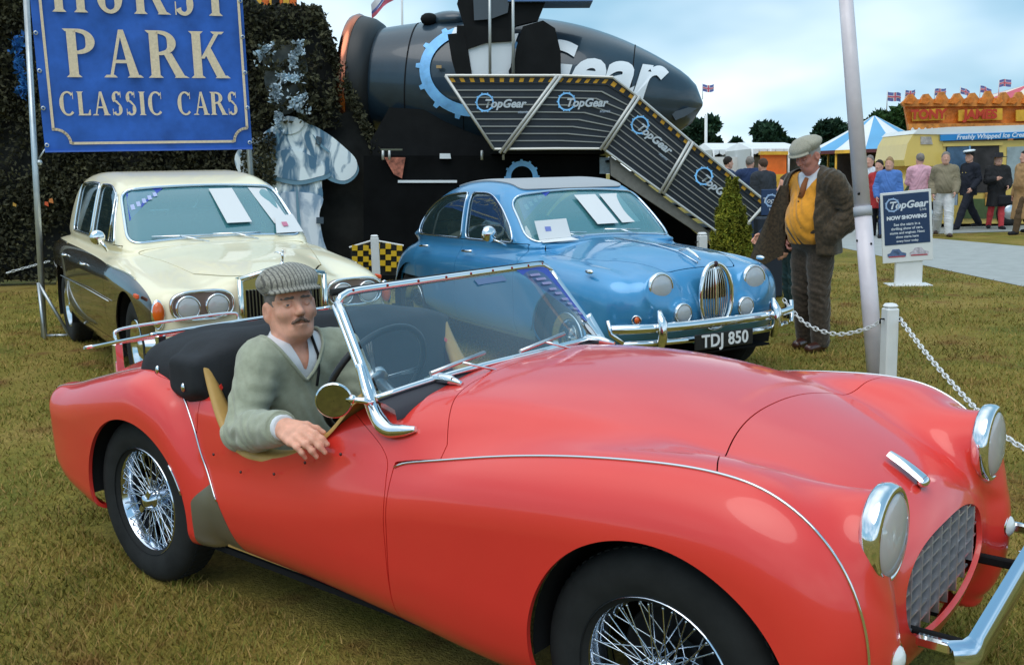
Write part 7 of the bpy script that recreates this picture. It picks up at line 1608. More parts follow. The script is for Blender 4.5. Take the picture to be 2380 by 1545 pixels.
for u, v, an in ((1172, 242, 0), (1362, 240, 0), (1520, 322, ang), (1668, 440, ang)):
    ex = unit(sr_(u + math.cos(an) * 50, v + math.sin(an) * 50) - sr_(u, v)); M_ = frame(sr_(u, v, 13.86), ex, z=-AH)
    gear_ring(stair, M_ @ Matrix.Translation((-.27, .02, 0)), .125, .022, BLUE, 10); put_text(stair, 'TopGear', .155, M_ @ Matrix.Translation((.0, 0, .012)), mat('logo_grey', (.52, .57, .62), .5), bold=.005, shear=.3); put_text(stair, 'stunts', .06, M_ @ Matrix.Translation((.26, -.11, .012)), mat('logo_pale', (.45, .55, .70), .5), shear=.3)
# ---- chequered low board and conifer
chk = empty('chequered_board', vpl(885, 612, 12.9) * V3(1, 1, 0), 0, 'low yellow and black chequered barrier board between the cream and blue cars', 'barrier'); K0 = np.array(chk.location)
cr_ = lambda u, v, D=12.9: vpl(u, v, D) - K0
def cq(name, q, mt, D=12.9, th=.03): Aq = [cr_(u, v, D) for u, v in q]; n = len(Aq); mb = MB(); mb.add(Aq + [p + AH * th for p in Aq], [tuple(range(n)), tuple(range(2 * n - 1, n - 1, -1))] + [(i, n + i, n + (i + 1) % n, (i + 1) % n) for i in range(n)]); return mb.build(name, mt, chk)
cq('board', [(815, 575), (868, 560), (935, 572), (935, 640), (815, 640)], mat('check_black', (.015, .015, .014), .5))
CY = mat('check_yellow', (.75, .46, .02), .5)
for i in range(9):
    for j in range(5):
        if (i + j) % 2 == 0: u0 = 818 + 13 * i; v0 = 566 + 13 * j + (4 if u0 < 850 or u0 > 900 else 0); cq('check_square', [(u0, v0), (u0 + 12.6, v0), (u0 + 12.6, v0 + 12.6), (u0, v0 + 12.6)], CY, 12.87, .02)
mb = MB(); mb.tube([cr_(812, 575), cr_(868, 558), cr_(938, 571)], .014, 6, smooth=False); mb.build('top_rail', WHITEP, chk)
cf = vpl(1700, 500, 12.3) * V3(1, 1, 0); con = empty('conifer_shrub', cf, 0, 'yellow green conical conifer at the foot of the stair railing', 'shrub')
n = 17000; hh = vpl(1690, 390, 12.3)[2]; Pc = []
for q_ in range(60):
    t0 = (q_ / 60.) ** 1.1; a0 = q_ * 2.4; r0 = .36 * (1 - t0) ** .8 * R_.uniform(.75, 1.15); L_c = .30 * (1 - .45 * t0) * R_.uniform(.8, 1.2); m_ = n // 60; s_ = R_.rand(m_)
    tw = .085 * (1 - s_) ** .7 * (1 - .4 * t0) + .008; a1 = R_.rand(m_) * 2 * PI; rr1 = tw * np.sqrt(R_.rand(m_)); base_ = V3(r0 * math.cos(a0) * .75, r0 * math.sin(a0) * .75, .03 + (hh - .32) * t0); d_ = V3(.20 * math.cos(a0), .20 * math.sin(a0), 1.0)
    Pc.append(base_ + d_ * (s_ * L_c)[:, None] + np.stack([rr1 * np.cos(a1), rr1 * np.sin(a1), R_.normal(0, .012, m_)], 1))
leaf_cloud('foliage', np.concatenate(Pc), .034, leaf_mat('conifer_leaf', (.12, .155, .018), (.31, .28, .03), 5), con, 9, kind='stuff', aspect=.28)
MB().tube([(0, 0, 0), (0, 0, 1.3)], [.04, .012], 8).build('trunk', mat('bark', (.06, .04, .025), .9), con)

# ================================================================ fairground in the distance
# ---- trees
def tree(u, v, D, vt, w, label, c0, c1, seed, trunk=True):
    b = vpl(u, v, D); b[2] = 0; top = vpl(u, vt, D)[2]; o = empty('tree', b, 0, label, 'tree', 'trees behind the fair'); R2 = np.random.RandomState(seed); k = D / FPX
    W_ = w * k / 2; zl = max(.8, top * .22); P = []
    cl = [(R2.uniform(-.75, .75) * W_, R2.uniform(-.6, .6) * W_, zl + (top - zl) * R2.uniform(.1, .82)) for _ in range(16)] + [(0, 0, zl + (top - zl) * .75)]
    for cx, cy, cz in cl:
        m = 420; r = W_ * R2.uniform(.30, .5) * (1 - .45 * max(0, (cz - zl) / (top - zl) - .5)); d = R2.randn(m, 3); d /= np.linalg.norm(d, axis=1)[:, None]
        P.append(np.array([cx, cy, cz]) + d * r * (.5 + .5 * R2.rand(m, 1) ** .5) * V3(1, 1, .8))
    P = np.concatenate(P); P = P[(P[:, 2] < top) & (P[:, 2] > zl * .8)]
    leaf_cloud('crown', P, max(.10, .06 * D / 10), leaf_mat('tree_leaf_%d' % seed, c0, c1, .5), o, seed, kind=None)
    mb = MB(); mb.tube([(0, 0, 0), (.05, 0, zl), (0, .05, top * .7)], [.05 * top, .04 * top, .012 * top], 8)
    for q in range(4): a = q * 1.7 + seed; mb.tube([(0, 0, zl * .8 + .1 * q * top), (W_ * .55 * math.cos(a), W_ * .55 * math.sin(a), zl + top * (.25 + .08 * q))], [.022 * top, .006 * top], 6)
    mb.build('trunk', mat('bark'), o); return o
DG0, DG1 = (.010, .032, .020), (.030, .065, .032)
tree(1622, 345, 70, 262, 96, 'dark round tree just right of the pod nose', DG0, DG1, 21); tree(1790, 330, 75, 276, 86, 'dark tree left of the tweed man cap', DG0, DG1, 22)
tree(1940, 320, 80, 266, 110, 'dark spreading tree left of the thick pole', DG0, DG1, 23); tree(2048, 320, 72, 246, 112, 'larger mid green tree behind the striped tent top', (.018, .05, .016), (.05, .10, .03), 24)
tree(1712, 335, 90, 320, 26, 'small dark bush on the skyline between two trees', DG0, DG1, 25); tree(1842, 335, 90, 318, 30, 'small dark bush right of the middle tree', DG0, DG1, 26)
# ---- lamp column
b = vpl(1641, 345, 45); b[2] = 0; lc = empty('light_column', b, 0, 'thin pale column in front of the round tree', 'pole'); t = vpl(1641, 268, 45); mb = MB(); mb.tube([(0, 0, 0), t - b], .07, 8); mb.build('shaft', WHITEP, lc)
# ---- tents
TWH = mat('tent_white', (.78, .79, .80), .7, vary=(1.2, .06)); TBL = mat('tent_blue', (.14, .40, .66), .7, vary=(1.2, .06)); TRD = mat('tent_rose', (.62, .10, .14), .7); TPK = mat('tent_cream', (.78, .66, .55), .7)
def long_tent(u0, u1, vt, ve, vb, D, label, orange=None):
    b0 = vpl((u0 + u1) / 2, vb, D); o = empty('marquee', b0 * V3(1, 1, 0), 0, label, 'tent', 'white stall tents'); O_ = np.array(o.location); p = lambda u, v, dd=0: vpl(u, v, D) - O_ + AH * dd
    mb = MB(); ridge = [p(u0 + 10, vt, 2.5), p(u1 - 10, vt, 2.5)]; ev_ = [p(u0, ve), p(u1, ve)]; bk = [p(u0, ve, 5), p(u1, ve, 5)]
    mb.add([ev_[0], ev_[1], ridge[1], ridge[0], bk[0], bk[1]], [(0, 1, 2, 3), (3, 2, 5, 4), (0, 3, 4), (1, 5, 2)]); mb.build('roof', TWH, o)
    mb = MB(); zb = -O_[2]; f = lambda q: V3(q[0], q[1], 0)
    mb.add([ev_[0], bk[0], f(bk[0]), f(ev_[0])], [(0, 1, 2, 3)]); mb.add([bk[0], bk[1], f(bk[1]), f(bk[0])], [(0, 1, 2, 3)]); mb.add([ev_[1], f(ev_[1]), f(bk[1]), bk[1]], [(0, 1, 2, 3)]); mb.build('wall', mat('tent_wall', (.62, .63, .64), .7), o)
    n = 7
    for i in range(n): a = u0 + (u1 - u0) * i / n; c_ = u0 + (u1 - u0) * (i + 1) / n; mb = MB(); mb.add([p(a, ve), p(a + 1, ve + 9), p((a + c_) / 2, ve + 13), p(c_ - 1, ve + 9), p(c_, ve)], [(0, 1, 2, 3, 4)]); mb.build('valance', TWH, o)
    for u in np.linspace(u0 + 4, u1 - 4, 4): q = p(u, ve); mb = MB(); mb.tube([q, f(q)], .04, 6); mb.build('tent_pole', WHITEP, o)
    return o
long_tent(1655, 1772, 328, 348, 440, 38, 'long white tent at the far left of the fair'); long_tent(1745, 1880, 326, 346, 440, 34, 'white stall tent with orange back behind the tweed man')
def panel(name, u0, v0, u1, v1, D, th, mt, label, cat, parts=()):
    b = vpl((u0 + u1) / 2, v1, D) * V3(1, 1, 0); o = empty(name, b, 0, label, cat); O_ = np.array(o.location)
    def q(nm, pts, mt_, dd=0., tt=th): 
        Aq = [vpl(u, v, D - dd) - O_ for u, v in pts]; n = len(Aq); mb = MB(); mb.add(Aq + [x + AH * tt for x in Aq], [tuple(range(n)), tuple(range(2 * n - 1, n - 1, -1))] + [(i, n + i, n + (i + 1) % n, (i + 1) % n) for i in range(n)]); return mb.build(nm, mt_, o)
    q('board', [(u0, v0), (u0, v1), (u1, v1), (u1, v0)], mt); return o, q
ORG = mat('stall_orange', (.78, .16, .02), .6, vary=(3, .15)); YEL = mat('stall_yellow', (.78, .42, .04), .6, vary=(4, .2))
o, q = panel('food_stall', 1772, 358, 1828, 405, 33.5, .3, ORG, 'orange stall front under the white tent', 'stall')
q('counter', [(1768, 405), (1768, 455), (1832, 455), (1832, 405)], YEL, .2); q('menu', [(1782, 408), (1782, 432), (1804, 432), (1804, 408)], mat('menu_grey', (.35, .30, .26), .6, vary=(9, .5)), .3); q('trim', [(1768, 352), (1768, 360), (1832, 360), (1832, 352)], YEL, .1)
o, q = panel('food_stall', 1640, 365, 1770, 470, 36, .3, mat('stall_white', (.70, .68, .66), .7, vary=(1, .1)), 'pale stall wall behind the dark haired visitors', 'stall')
# ---- blue and white striped round tent
cD = 36; ap = vpl(2032, 268, cD); ctr = ap * V3(1, 1, 0); rt = empty('striped_tent', ctr, 0, 'round tent with blue and white striped roof behind the thick pole', 'tent'); re_ = 2.35 * (cD / 36); ze = vpl(2032, 346, cD - re_)[2]; NG = 14
for i in range(NG):
    G = []
    for a in np.linspace(2 * PI * i / NG, 2 * PI * (i + 1) / NG, 4): G.append([(math.cos(a) * r * re_, math.sin(a) * r * re_, ze + (ap[2] - ze) * (1 - r) ** 1.12) for r in np.linspace(.02, 1, 7)])
    MB().grid(G).build('roof_gore', TBL if i % 2 else TWH, rt); G = [[(math.cos(a) * re_ * k, math.sin(a) * re_ * k, z) for k, z in ((1.0, ze), (1.01, ze - .12))] for a in np.linspace(2 * PI * i / NG, 2 * PI * (i + 1) / NG, 4)]
    MB().grid(G).build('valance', mat('valance_dark', (.12, .03, .03), .7) if i % 2 else YEL, rt)
    a = 2 * PI * i / NG; mb = MB(); mb.tube([(math.cos(a) * re_ * .97, math.sin(a) * re_ * .97, 0), (math.cos(a) * re_ * .97, math.sin(a) * re_ * .97, ze)], .04, 6); mb.build('tent_pole', YEL, rt)
MB().lathe([(re_ * .55, 0), (re_ * .55, ze - .05)], 24).build('ride_core', mat('core_dark', (.05, .03, .025), .7, vary=(2, .6)), rt)
# ---- ornate fair stall with lettered front
D2 = 31; st0 = vpl(2300, 300, D2) * V3(1, 1, 0); stl = empty('fair_stall', st0, 0, 'ornate orange fairground stall front with red lettering above the yellow van', 'stall'); T0 = np.array(st0)
def fq(nm, pts, mt_, dd=0., tt=.12, parent=None): 
    Aq = [vpl(u, v, D2 - dd) - T0 for u, v in pts]; n = len(Aq); mb = MB(); mb.add(Aq + [x + AH * tt for x in Aq], [tuple(range(n)), tuple(range(2 * n - 1, n - 1, -1))] + [(i, n + i, n + (i + 1) % n, (i + 1) % n) for i in range(n)]); return mb.build(nm, mt_, parent or stl)
OR2 = mat('carved_orange', (.72, .20, .025), .5, vary=(5, .35), bump=(9, .6, .05)); GLD = mat('carved_gold', (.66, .24, .045), .5, vary=(7, .4))
fq('front_board', [(2102, 244), (2112, 302), (2620, 300), (2620, 236)], OR2)
sc_ = [(2095, 240)]
for i in range(15): u = 2100 + 36 * i; sc_ += [(u + 4, 232 - i * .5), (u + 12, 220 - i * .8 - 4 * (i % 3 == 2)), (u + 22, 219 - i * .8 - 4 * (i % 3 == 2)), (u + 32, 231 - i * .5)]
fq('cornice', sc_ + [(2620, 246), (2100, 248)], GLD, .15)
for i in range(15): u = 2104 + 34 * i; fq('carved_scroll', [(u, 240), (u + 6, 228), (u + 16, 226), (u + 24, 234), (u + 16, 242)], OR2, .24, .08)
for u0, u1 in ((2122, 2195), (2228, 2330), (2362, 2470)): fq('name_panel', [(u0, 256), (u0, 282), (u1, 279), (u1, 252)], YEL, .18, .06)
for s, u, w in (('TONY', 2158, .62), ('JAMES', 2279, .62)):
    M_ = frame(vpl(u, 267, D2 - .27) - T0, RH, z=-AH); put_text(stl, s, .38, M_, mat('fair_red', (.55, .05, .02), .5), bold=.02, extrude=.01)
fq('lower_rail', [(2112, 288), (2112, 302), (2620, 300), (2620, 285)], GLD, .22)
for i in range(26): fq('light_bulb', [(2118 + 15 * i, 302), (2122 + 15 * i, 308), (2126 + 15 * i, 302), (2122 + 15 * i, 297)], LW, .3, .06)
for u in (2118, 2350, 2600): p = vpl(u, 300, D2) - T0; mb = MB(); mb.tube([p, p * V3(1, 1, 0)], .08, 8); mb.build('stall_post', GLD, stl)
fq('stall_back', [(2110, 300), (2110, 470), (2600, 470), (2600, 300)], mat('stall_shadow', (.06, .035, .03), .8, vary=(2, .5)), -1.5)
apx = vpl(2392, 196, D2 + 3) - T0; 
for i in range(16):
    G = [[apx * (1 - r) + (np.array([apx[0], apx[1], 0]) + V3(3.0 * math.cos(a), 3.0 * math.sin(a), vpl(2392, 236, D2)[2])) * r for r in np.linspace(.03, 1, 6)] for a in np.linspace(2 * PI * i / 16, 2 * PI * (i + 1) / 16, 3)]
    MB().grid(G).build('roof_gore', TRD if i % 2 else TPK, stl)
mb = MB(); mb.tube([apx, apx + V3(0, 0, .55)], .16, 10); mb.build('finial', TRD, stl)
# ---- flags
def flag(u, v, D, sc, label, tilt=.3, col='union'):
    b = vpl(u, v, D); o = empty('flag', b, 0, label, 'flag', 'small flags above the fair'); mb = MB(); mb.tube([(0, 0, -.9 * sc), (0, 0, .35 * sc)], .018 * sc + .008, 6); mb.build('staff', WHITEP, o)
    def cell(nm, s0, s1, t0, t1, mt_, off=0.):
        G = [[RH * s * sc + V3(0, 0, (t - .12 * s * math.sin(s * 5 + u) - tilt * s) * sc) + AH * (.10 * math.sin(s * 8 + u) * sc - off) for t in np.linspace(t0, t1, 3)] for s in np.linspace(s0, s1, 7)]; MB().grid(G).build(nm, mt_, o)
    FB_, FR_, FWm = mat('flag_blue', (.14, .16, .40), .7), mat('flag_red', (.62, .12, .18), .7), mat('flag_white', (.75, .72, .75), .7)
    cell('cloth', 0, .9, -.25, .3, FB_); cell('white_bar', 0, .9, -.06, .11, FWm, .012); cell('white_bar', .36, .56, -.25, .3, FWm, .012); cell('red_bar', 0, .9, -.02, .07, FR_, .02); cell('red_bar', .41, .51, -.25, .3, FR_, .02)
    return o
for u, v, sc in ((2062, 224, .52), (2104, 218, .36), (2150, 226, .30), (2172, 216, .40), (2232, 210, .36), (2278, 208, .40), (2322, 196, .42)): flag(u, v, 33, sc, 'small red white and blue flag on the stall roof %s' % {2062: 'furthest left, clear of the stall', 2104: 'second from the left', 2150: 'above the stall left corner', 2172: 'third scroll from the corner', 2232: 'between the two lettered panels', 2278: 'over the right lettered panel', 2322: 'nearest the rose striped roof'}[u], RNG.uniform(-.2, 1.1))
flag(1633, 205, 40, .5, 'small flag right beside the pod nose', .1)
# big drooping flag at the top
b = vpl(936, 60, 22); bf_ = empty('flag', b * V3(1, 1, 1), 0, 'large limp red and white flag high above the pod tail', 'flag'); mb = MB(); mb.tube([vpl(936, 200, 22) - b, vpl(934, -60, 22) - b], .025, 6); mb.build('staff', WHITEP, bf_)
for k, (o1, mt_) in enumerate((((0, .16), mat('flag_red')), ((.16, .28), mat('flag_blue')), ((.28, .60), mat('flag_white')))):
    G = []
    for s in np.linspace(0, 1, 8): p0 = vpl(930 - 66 * s, -8 + 52 * s ** 1.3, 22) - b; G.append([p0 + V3(0, 0, o1[0] * (1 - .5 * s)) + AH * .08 * math.sin(9 * s), p0 + V3(0, 0, o1[1] * (1 - .5 * s)) + AH * .08 * math.sin(9 * s + .5)])
    MB().grid(G).build('cloth_stripe', mt_, bf_)
# ---- painted fair boards seen behind the pod tail and above the screen
b = vpl(815, 300, 24) * V3(1, 1, 0); fb_ = empty('fairground_board', b, 0, 'painted orange and red fairground board between the screen and the pod tail', 'board'); B0 = np.array(b)
def bq(nm, pts, mt_, dd=0.): 
    Aq = [vpl(u, v, 24 - dd) - B0 for u, v in pts]; n = len(Aq); mb = MB(); mb.add(Aq + [x + AH * .1 for x in Aq], [tuple(range(n)), tuple(range(2 * n - 1, n - 1, -1))] + [(i, n + i, n + (i + 1) % n, (i + 1) % n) for i in range(n)]); return mb.build(nm, mt_, fb_)
bq('board', [(780, 190), (850, 125), (880, 160), (880, 420), (780, 420)], mat('board_yellow', (.75, .38, .10), .6, vary=(1.2, .3))); bq('arch_trim', [(780, 190), (850, 125), (856, 138), (782, 206)], ORG, .1); bq('red_band', [(800, 225), (880, 220), (880, 258), (806, 258)], mat('board_red', (.35, .03, .04), .6), .1); bq('blue_motif', [(812, 190), (828, 178), (834, 196), (822, 210)], TBL, .15); bq('green_motif', [(818, 208), (840, 200), (845, 220), (820, 222)], mat('board_green', (.20, .30, .12), .6), .12)
b = vpl(640, 30, 24) * V3(1, 1, 0); fb2 = empty('fairground_board', b, 0, 'orange lettered fair sign edge peeping over the camouflage screen', 'board'); 
for i in range(6): u = 594 + 16 * i; Aq = [vpl(x, y, 24) - np.array(b) for x, y in ((u, 30), (u, -8), (u + 7, -16), (u + 14, -8), (u + 14, 30))]; mb = MB(); mb.add(Aq + [x + AH * .1 for x in Aq], [tuple(range(5)), tuple(range(9, 4, -1))] + [(i_, 5 + i_, 5 + (i_ + 1) % 5, (i_ + 1) % 5) for i_ in range(5)]); mb.build('sign_slat', ORG if i % 2 else YEL, fb2)
mb = MB(); mb.tube([vpl(640, 0, 24) - np.array(b), vpl(640, 600, 24) * V3(1, 1, 0) - np.array(b)], .1, 6); mb.build('sign_post', DARK, fb2)

# ---- yellow ice cream van, side on, nose to the left
DV = 23.5; v0 = vpl(2250, 528, DV) * V3(1, 1, 0); van = empty('ice_cream_van', v0, 0, 'yellow and white ice cream van with blue lettered sign and open serving hatch', 'van'); v0 = np.array(v0)
vx = lambda u, v, dd=0.: vpl(u, v, DV) - v0 + AH * dd
VY = mat('van_yellow', (.78, .55, .13), .35, coat=.5, vary=(2, .06)); VW = mat('van_white', (.80, .80, .78), .4, vary=(2, .05))
def vq(nm, pts, mt_, dd=0., tt=.05, smooth=False): 
    pts = cr_loop(pts, 3) if smooth else pts; Aq = [vx(u, v, dd) for u, v in pts]; n = len(Aq); mb = MB(); mb.add(Aq + [x + AH * tt for x in Aq], [tuple(range(n)), tuple(range(2 * n - 1, n - 1, -1))] + [(i, n + i, n + (i + 1) % n, (i + 1) % n) for i in range(n)]); return mb.build(nm, mt_, van)
vq('body', [(2098, 450), (2100, 425), (2128, 392), (2132, 384), (2186, 384), (2186, 330), (2560, 322), (2560, 520), (2120, 520), (2098, 510)], VY, 0, 1.8)
vq('cab_roof', [(2100, 372), (2108, 335), (2124, 308), (2150, 300), (2190, 298), (2190, 386), (2102, 386)], VY, -.03, 1.9)
vq('roof', [(2120, 312), (2130, 302), (2200, 296), (2560, 286), (2560, 304), (2186, 313)], VW, -.06, 2.0)
vq('fascia_sign', [(2182, 314), (2182, 328), (2560, 316), (2560, 300)], mat('fascia_blue', (.025, .26, .62), .5), -.10, .05)
M_ = frame(vx(2300, 317, -.16), unit(vx(2500, 304) - vx(2200, 316)), z=-AH); put_text(van, 'Freshly Whipped Ice Cream', .15, M_, LW, bold=.003, shear=.2)
GV = glass_mat('van_glass', (.5, .65, .68), .12, .6, (.04, .09, .11))
vq('hatch_recess', [(2198, 340), (2198, 448), (2322, 448), (2322, 336)], mat('hatch_dark', (.035, .030, .030), .7, vary=(3, .6)), -.01, .06); vq('hatch_pane', [(2200, 342), (2200, 430), (2250, 428), (2250, 340)], mat('hatch_bluegrey', (.06, .12, .20), .25, vary=(2, .7)), -.03, .02); vq('hatch_frame', [(2190, 334), (2190, 341), (2328, 338), (2328, 331)], VY, -.05, .08); vq('hatch_frame', [(2250, 338), (2250, 448), (2254, 448), (2254, 338)], mat('frame_blue', (.25, .45, .65), .5), -.05, .05)
vq('rear_window', [(2340, 342), (2338, 420), (2350, 430), (2440, 430), (2440, 338)], mat('window_pale', (.35, .42, .44), .3, vary=(3, .3)), -.02, .05); vq('cab_window', [(2112, 436), (2136, 398), (2142, 392), (2176, 392), (2176, 436)], GV, -.04, .03); vq('windscreen', [(2098, 446), (2128, 400), (2133, 400), (2106, 446)], GV, -.05, .5)
vq('cab_interior', [(2118, 432), (2140, 402), (2170, 402), (2170, 432)], mat('cab_dark', (.03, .05, .06), .6), .06, .1); vq('cab_poster', [(2148, 402), (2148, 432), (2172, 432), (2172, 402)], mat('poster_pale', (.55, .62, .68), .5), -.06, .01)
vq('door_seam', [(2180, 440), (2180, 515), (2182, 515), (2182, 440)], DARK, -.015, .01); vq('green_skirt', [(2240, 462), (2240, 508), (2330, 508), (2330, 462)], mat('skirt_green', (.10, .15, .05), .6, vary=(3, .3)), -.03, .03); vq('picture_panel', [(2288, 448), (2288, 478), (2326, 478), (2326, 446)], mat('panel_yellowred', (.7, .35, .08), .6, vary=(6, .8)), -.05, .02); vq('roof_badge', [(2138, 318), (2138, 336), (2166, 336), (2162, 318)], mat('badge_grey', (.45, .40, .36), .6, vary=(12, .4)), -.05, .02)
for u in (2150, 2345): 
    p = vx(u, 515, .05); p[2] = .33; t_ = MB().lathe([(.001, -.10), (.18, -.10), (.20, -.12), (.33, -.11), (.34, 0), (.33, .11)], 28, M=frame(p, RH, z=(0, 0, 1)), ax='y').build('wheel', TYRE, van); MB().lathe([(.001, -.115), (.17, -.112), (.18, -.10)], 24, M=frame(p, RH, z=(0, 0, 1)), ax='y').build('wheel_cover', ALLOY, t_)

# ---- people strolling
def pmat(n, c, v=.15): return mat(n, c, .85, vary=(9, v), bump=(40, .3, .006))
HB, HD2, HG = pmat('hair_blonde', (.32, .20, .09)), pmat('hair_dark', (.02, .015, .012)), pmat('hair_grey', (.22, .19, .17))
SK2 = mat('fair_skin', (.66, .36, .27), .5, spec=.3, vary=(14, .1))
Lf, Rt, Tw, Aw = -RH, RH, -AH, AH
def az(v): return math.atan2(v[1], v[0])
def bystander(u, vfeet, D, h_, face, label, **k):
    p = gnd(u, vfeet) if D is None else vpl(u, 500, D) * V3(1, 1, 0)
    p[2] = 0; jk = {a: k.pop(a) for a in ('step', 'armL', 'armR', 'width', 'lean') if a in k}
    return person(p, az(face), stand_joints(h_, **jk), label, 'visitors strolling at the fair', skin=SK2, **k)
BLKC = pmat('black_cloth', (.012, .012, .016)); 
bystander(2190, 549, None, 1.76, Tw - RH * .35, 'balding man in tan blouson and white trousers walking on the path', step=.22, armR=((-.06, .06, -.27), (.10, .05, -.50)), armL=((.05, .05, -.27), (.20, .02, -.46)), top=pmat('tan_jacket', (.24, .20, .13)), top_t=.03, bottom=pmat('white_trousers', (.66, .66, .66)), bot_t=.03, shoes=mat('shoe_brown', (.06, .03, .02), .5), hair=HG, belly=1.2)
nv = bystander(2247, 533, None, 1.80, Lf + Tw * .3, 'naval officer with white topped cap and black double-breasted uniform striding left', step=.36, top=pmat('navy_uniform', (.010, .012, .022)), top_t=.022, bottom=pmat('navy_uniform', (.01, .012, .022)), bot_t=.02, shoes=BLKC, hair=HD2, coat_to=.78, armL=((-.05, .05, -.28), (.12, .06, -.46)), armR=((.02, .05, -.28), (.20, .03, -.40)))
Hn = nv['H']; mb = MB(); Mh = Hn.mtx(); mb.lathe([(.001, .155), (.10, .15), (.135, .135), (.125, .115), (.098, .105), (.001, .10)], 24, M=Mh @ Matrix.Rotation(rad(8), 4, 'Y')); mb.build('cap_top', LW, nv['root']); mb = MB(); mb.lathe([(.098, .105), (.100, .075), (.096, .07)], 24, M=Mh); mb.lathe([(.095, .078), (.150, .055), (.150, .050), (.095, .070)], 12, M=Mh @ Matrix.Rotation(rad(-60), 4, 'Z'), arc=rad(120)); mb.build('cap_band', BLKC, nv['root'])
for k in range(4):
    for s in (-.05, .05): mb = MB(); mb.ball((.150 - .01 * k, s, 1.30 - .085 * k), .013, 6); mb.build('brass_button', mat('brass', (.75, .55, .2), .3, 1.), nv['root'])
mb = MB(); G = [[(.20 + .03 * math.sin(a * 3), -.20 + .08 * math.cos(a), .98 - .42 * t) for t in np.linspace(0, 1, 6)] for a in np.linspace(0, 2 * PI, 12)]; mb.grid(G); mb.build('folded_jacket', pmat('jacket_pale', (.30, .38, .46)), nv['root'])
ld = bystander(2312, 533, None, 1.70, Tw - RH * .2, 'lady in black coat and hat with red stockings by the serving hatch', step=.12, top=pmat('black_coat', (.014, .014, .016)), top_t=.035, coat_to=.52, bottom=pmat('red_stocking', (.62, .06, .07)), bot_t=.004, shoes=BLKC, hair=HB, hairlen=.08, armR=((.05, .05, -.26), (.25, -.06, -.22)), armL=((.03, .06, -.27), (.18, .02, -.38)))
MB().lathe([(.001, .17), (.085, .16), (.095, .08), (.175, .065), (.175, .058), (.09, .06)], 24, M=ld['H'].mtx()).build('hat', BLKC, ld['root'])
cl_ = bystander(2374, 545, None, 1.74, Lf + Tw * .1, 'person in long camel coat at the right edge', step=.2, top=pmat('camel_coat', (.40, .23, .10)), top_t=.04, coat_to=.32, bottom=pmat('brown_leg', (.10, .06, .03)), shoes=BLKC, hair=HD2)
bystander(2133, None, 21.5, 1.75, Aw + RH * .3, 'man in pink shirt seen from behind at the van', armR=((-.05, .12, -.25), (.06, .02, -.42)), armL=((.06, .04, -.26), (.24, .0, -.20)), yaw=.3, top=pmat('pink_shirt', (.72, .40, .48)), top_t=.022, bottom=pmat('navy_trouser', (.015, .02, .045)), shoes=BLKC, hair=HG, belly=1.15)
bystander(2063, None, 20.5, 1.66, Tw - RH * .6, 'blonde woman in blue cardigan by the poster board', top=pmat('blue_cardigan', (.08, .19, .50)), top_t=.025, bottom=pmat('jeans', (.03, .06, .14)), shoes=BLKC, hair=HB, hairlen=.14, armR=((.0, .08, -.26), (.1, .05, -.46)))
bystander(2018, None, 22, 1.74, Lf + Tw, 'man in white shirt and red scarf behind the thick pole', top=pmat('white_top', (.60, .64, .70)), bottom=pmat('navy_trouser', (.015, .02, .045)), shoes=BLKC, hair=HG)
bystander(2040, None, 21.2, 1.62, Tw - RH, 'woman in red coat partly behind the thick pole', top=pmat('red_coat', (.45, .03, .03)), bottom=BLKC, shoes=BLKC, hair=HD2, coat_to=.6)
bystander(1690, None, 21, 1.78, Rt + Aw * .3, 'dark haired visitor looking right behind the stair rail', top=pmat('navy_top', (.03, .05, .10)), bottom=BLKC, shoes=BLKC, hair=HD2)
bystander(1742, None, 20, 1.76, Aw + RH * .2, 'broad man in dark blue jacket seen from behind left of the tweed man', yaw=-.4, armL=((.05, .10, -.25), (.20, -.05, -.30)), top=pmat('dark_blue_jacket', (.015, .035, .10)), top_t=.05, bottom=pmat('jeans', (.03, .06, .14)), shoes=BLKC, hair=HG, width=1.1)
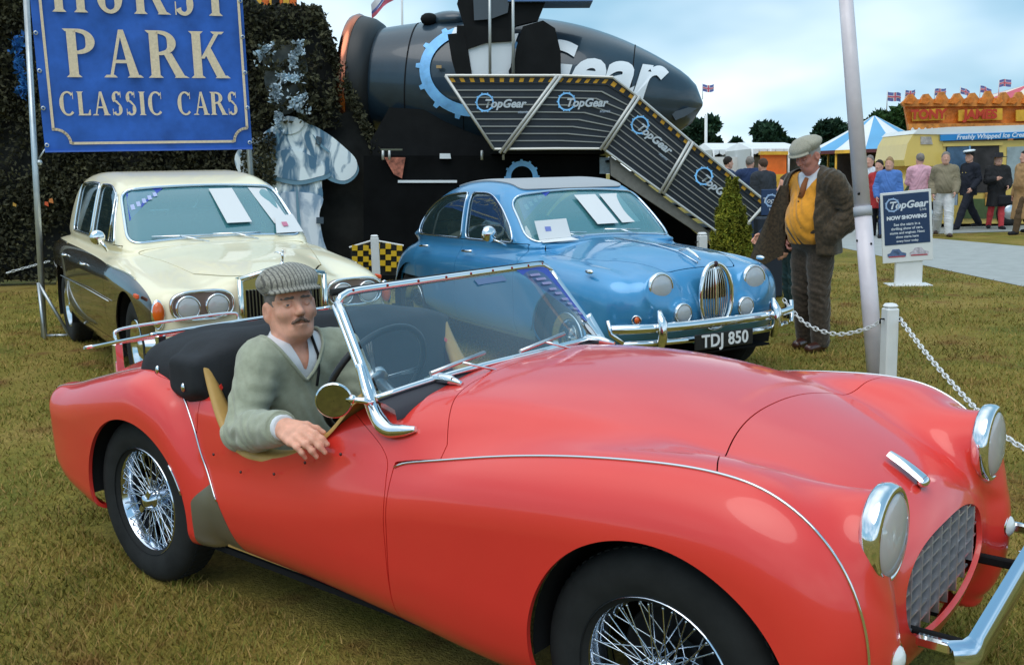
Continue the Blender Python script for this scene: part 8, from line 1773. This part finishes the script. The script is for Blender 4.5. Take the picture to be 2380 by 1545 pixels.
bystander(1772, None, 19.2, 1.70, Aw - RH * .4, 'second visitor in dark jacket beside the broad blue jacket', top=pmat('charcoal_jacket', (.03, .035, .045)), top_t=.04, bottom=BLKC, shoes=BLKC, hair=pmat('hair_brown', (.08, .045, .03)))
bystander(1648, None, 23, 1.76, Rt, 'visitor whose dark head just shows over the sloping rail', top=pmat('navy_top', (.03, .05, .10)), bottom=BLKC, shoes=BLKC, hair=HD2)
# belongings
def bag(p, label, mt): 
    o = setp(MB().box((-.15, -.06, -.22), (.15, .06, 0), bev=.03).build('handbag', mt, None, tuple(p), (0, 0, YAWR)), label, 'bag'); return o
bq_ = gnd(2332, 534); bag(bq_ + V3(0, 0, .78), 'dark handbag carried beside the lady in black coat', BLKC)
MB().lathe([(.10, .02), (.125, .0), (.12, -.05)], 20, M=Matrix.Translation((-.01, 0, 1.46))).build('coat_collar', MATS['camel_coat'], cl_['root']); MB().lathe([(.205, -.025), (.21, .025)], 24, M=Matrix.Translation((0, 0, .98))).build('coat_belt', pmat('camel_belt', (.28, .15, .06)), cl_['root'])
# small show sign and bin behind the tweed man
b = vpl(1795, 600, 11.5) * V3(1, 1, 0); lec = empty('notice_stand', b, YAWR, 'small dark blue notice on a black stand by the foot of the stairs', 'sign'); L0 = Matrix.Rotation(-YAWR, 4, 'Z')
hz_ = vpl(1795, 440, 11.5)[2]; hb_ = vpl(1795, 500, 11.5)[2]
mb = MB(); mb.box((-.14, -.02, hb_), (.14, .02, hz_), bev=.005); mb.build('board', POSTB, lec); mb = MB(); mb.box((-.20, -.12, 0), (.10, .12, hb_ - .02), bev=.02); mb.build('pedestal', mat('pedestal_navy', (.012, .018, .03), .6), lec)
gear_ring(lec, Matrix.Translation((-.03, -.024, hz_ - .13)) @ RX, .075, .018, mat('pale_blue_logo'), 9); put_text(lec, 'TopGear', .085, Matrix.Translation((.02, -.026, hz_ - .13)) @ RX, PT, shear=.2); put_text(lec, 'LIVE', .06, Matrix.Translation((0, -.026, hb_ + .06)) @ RX, PT)
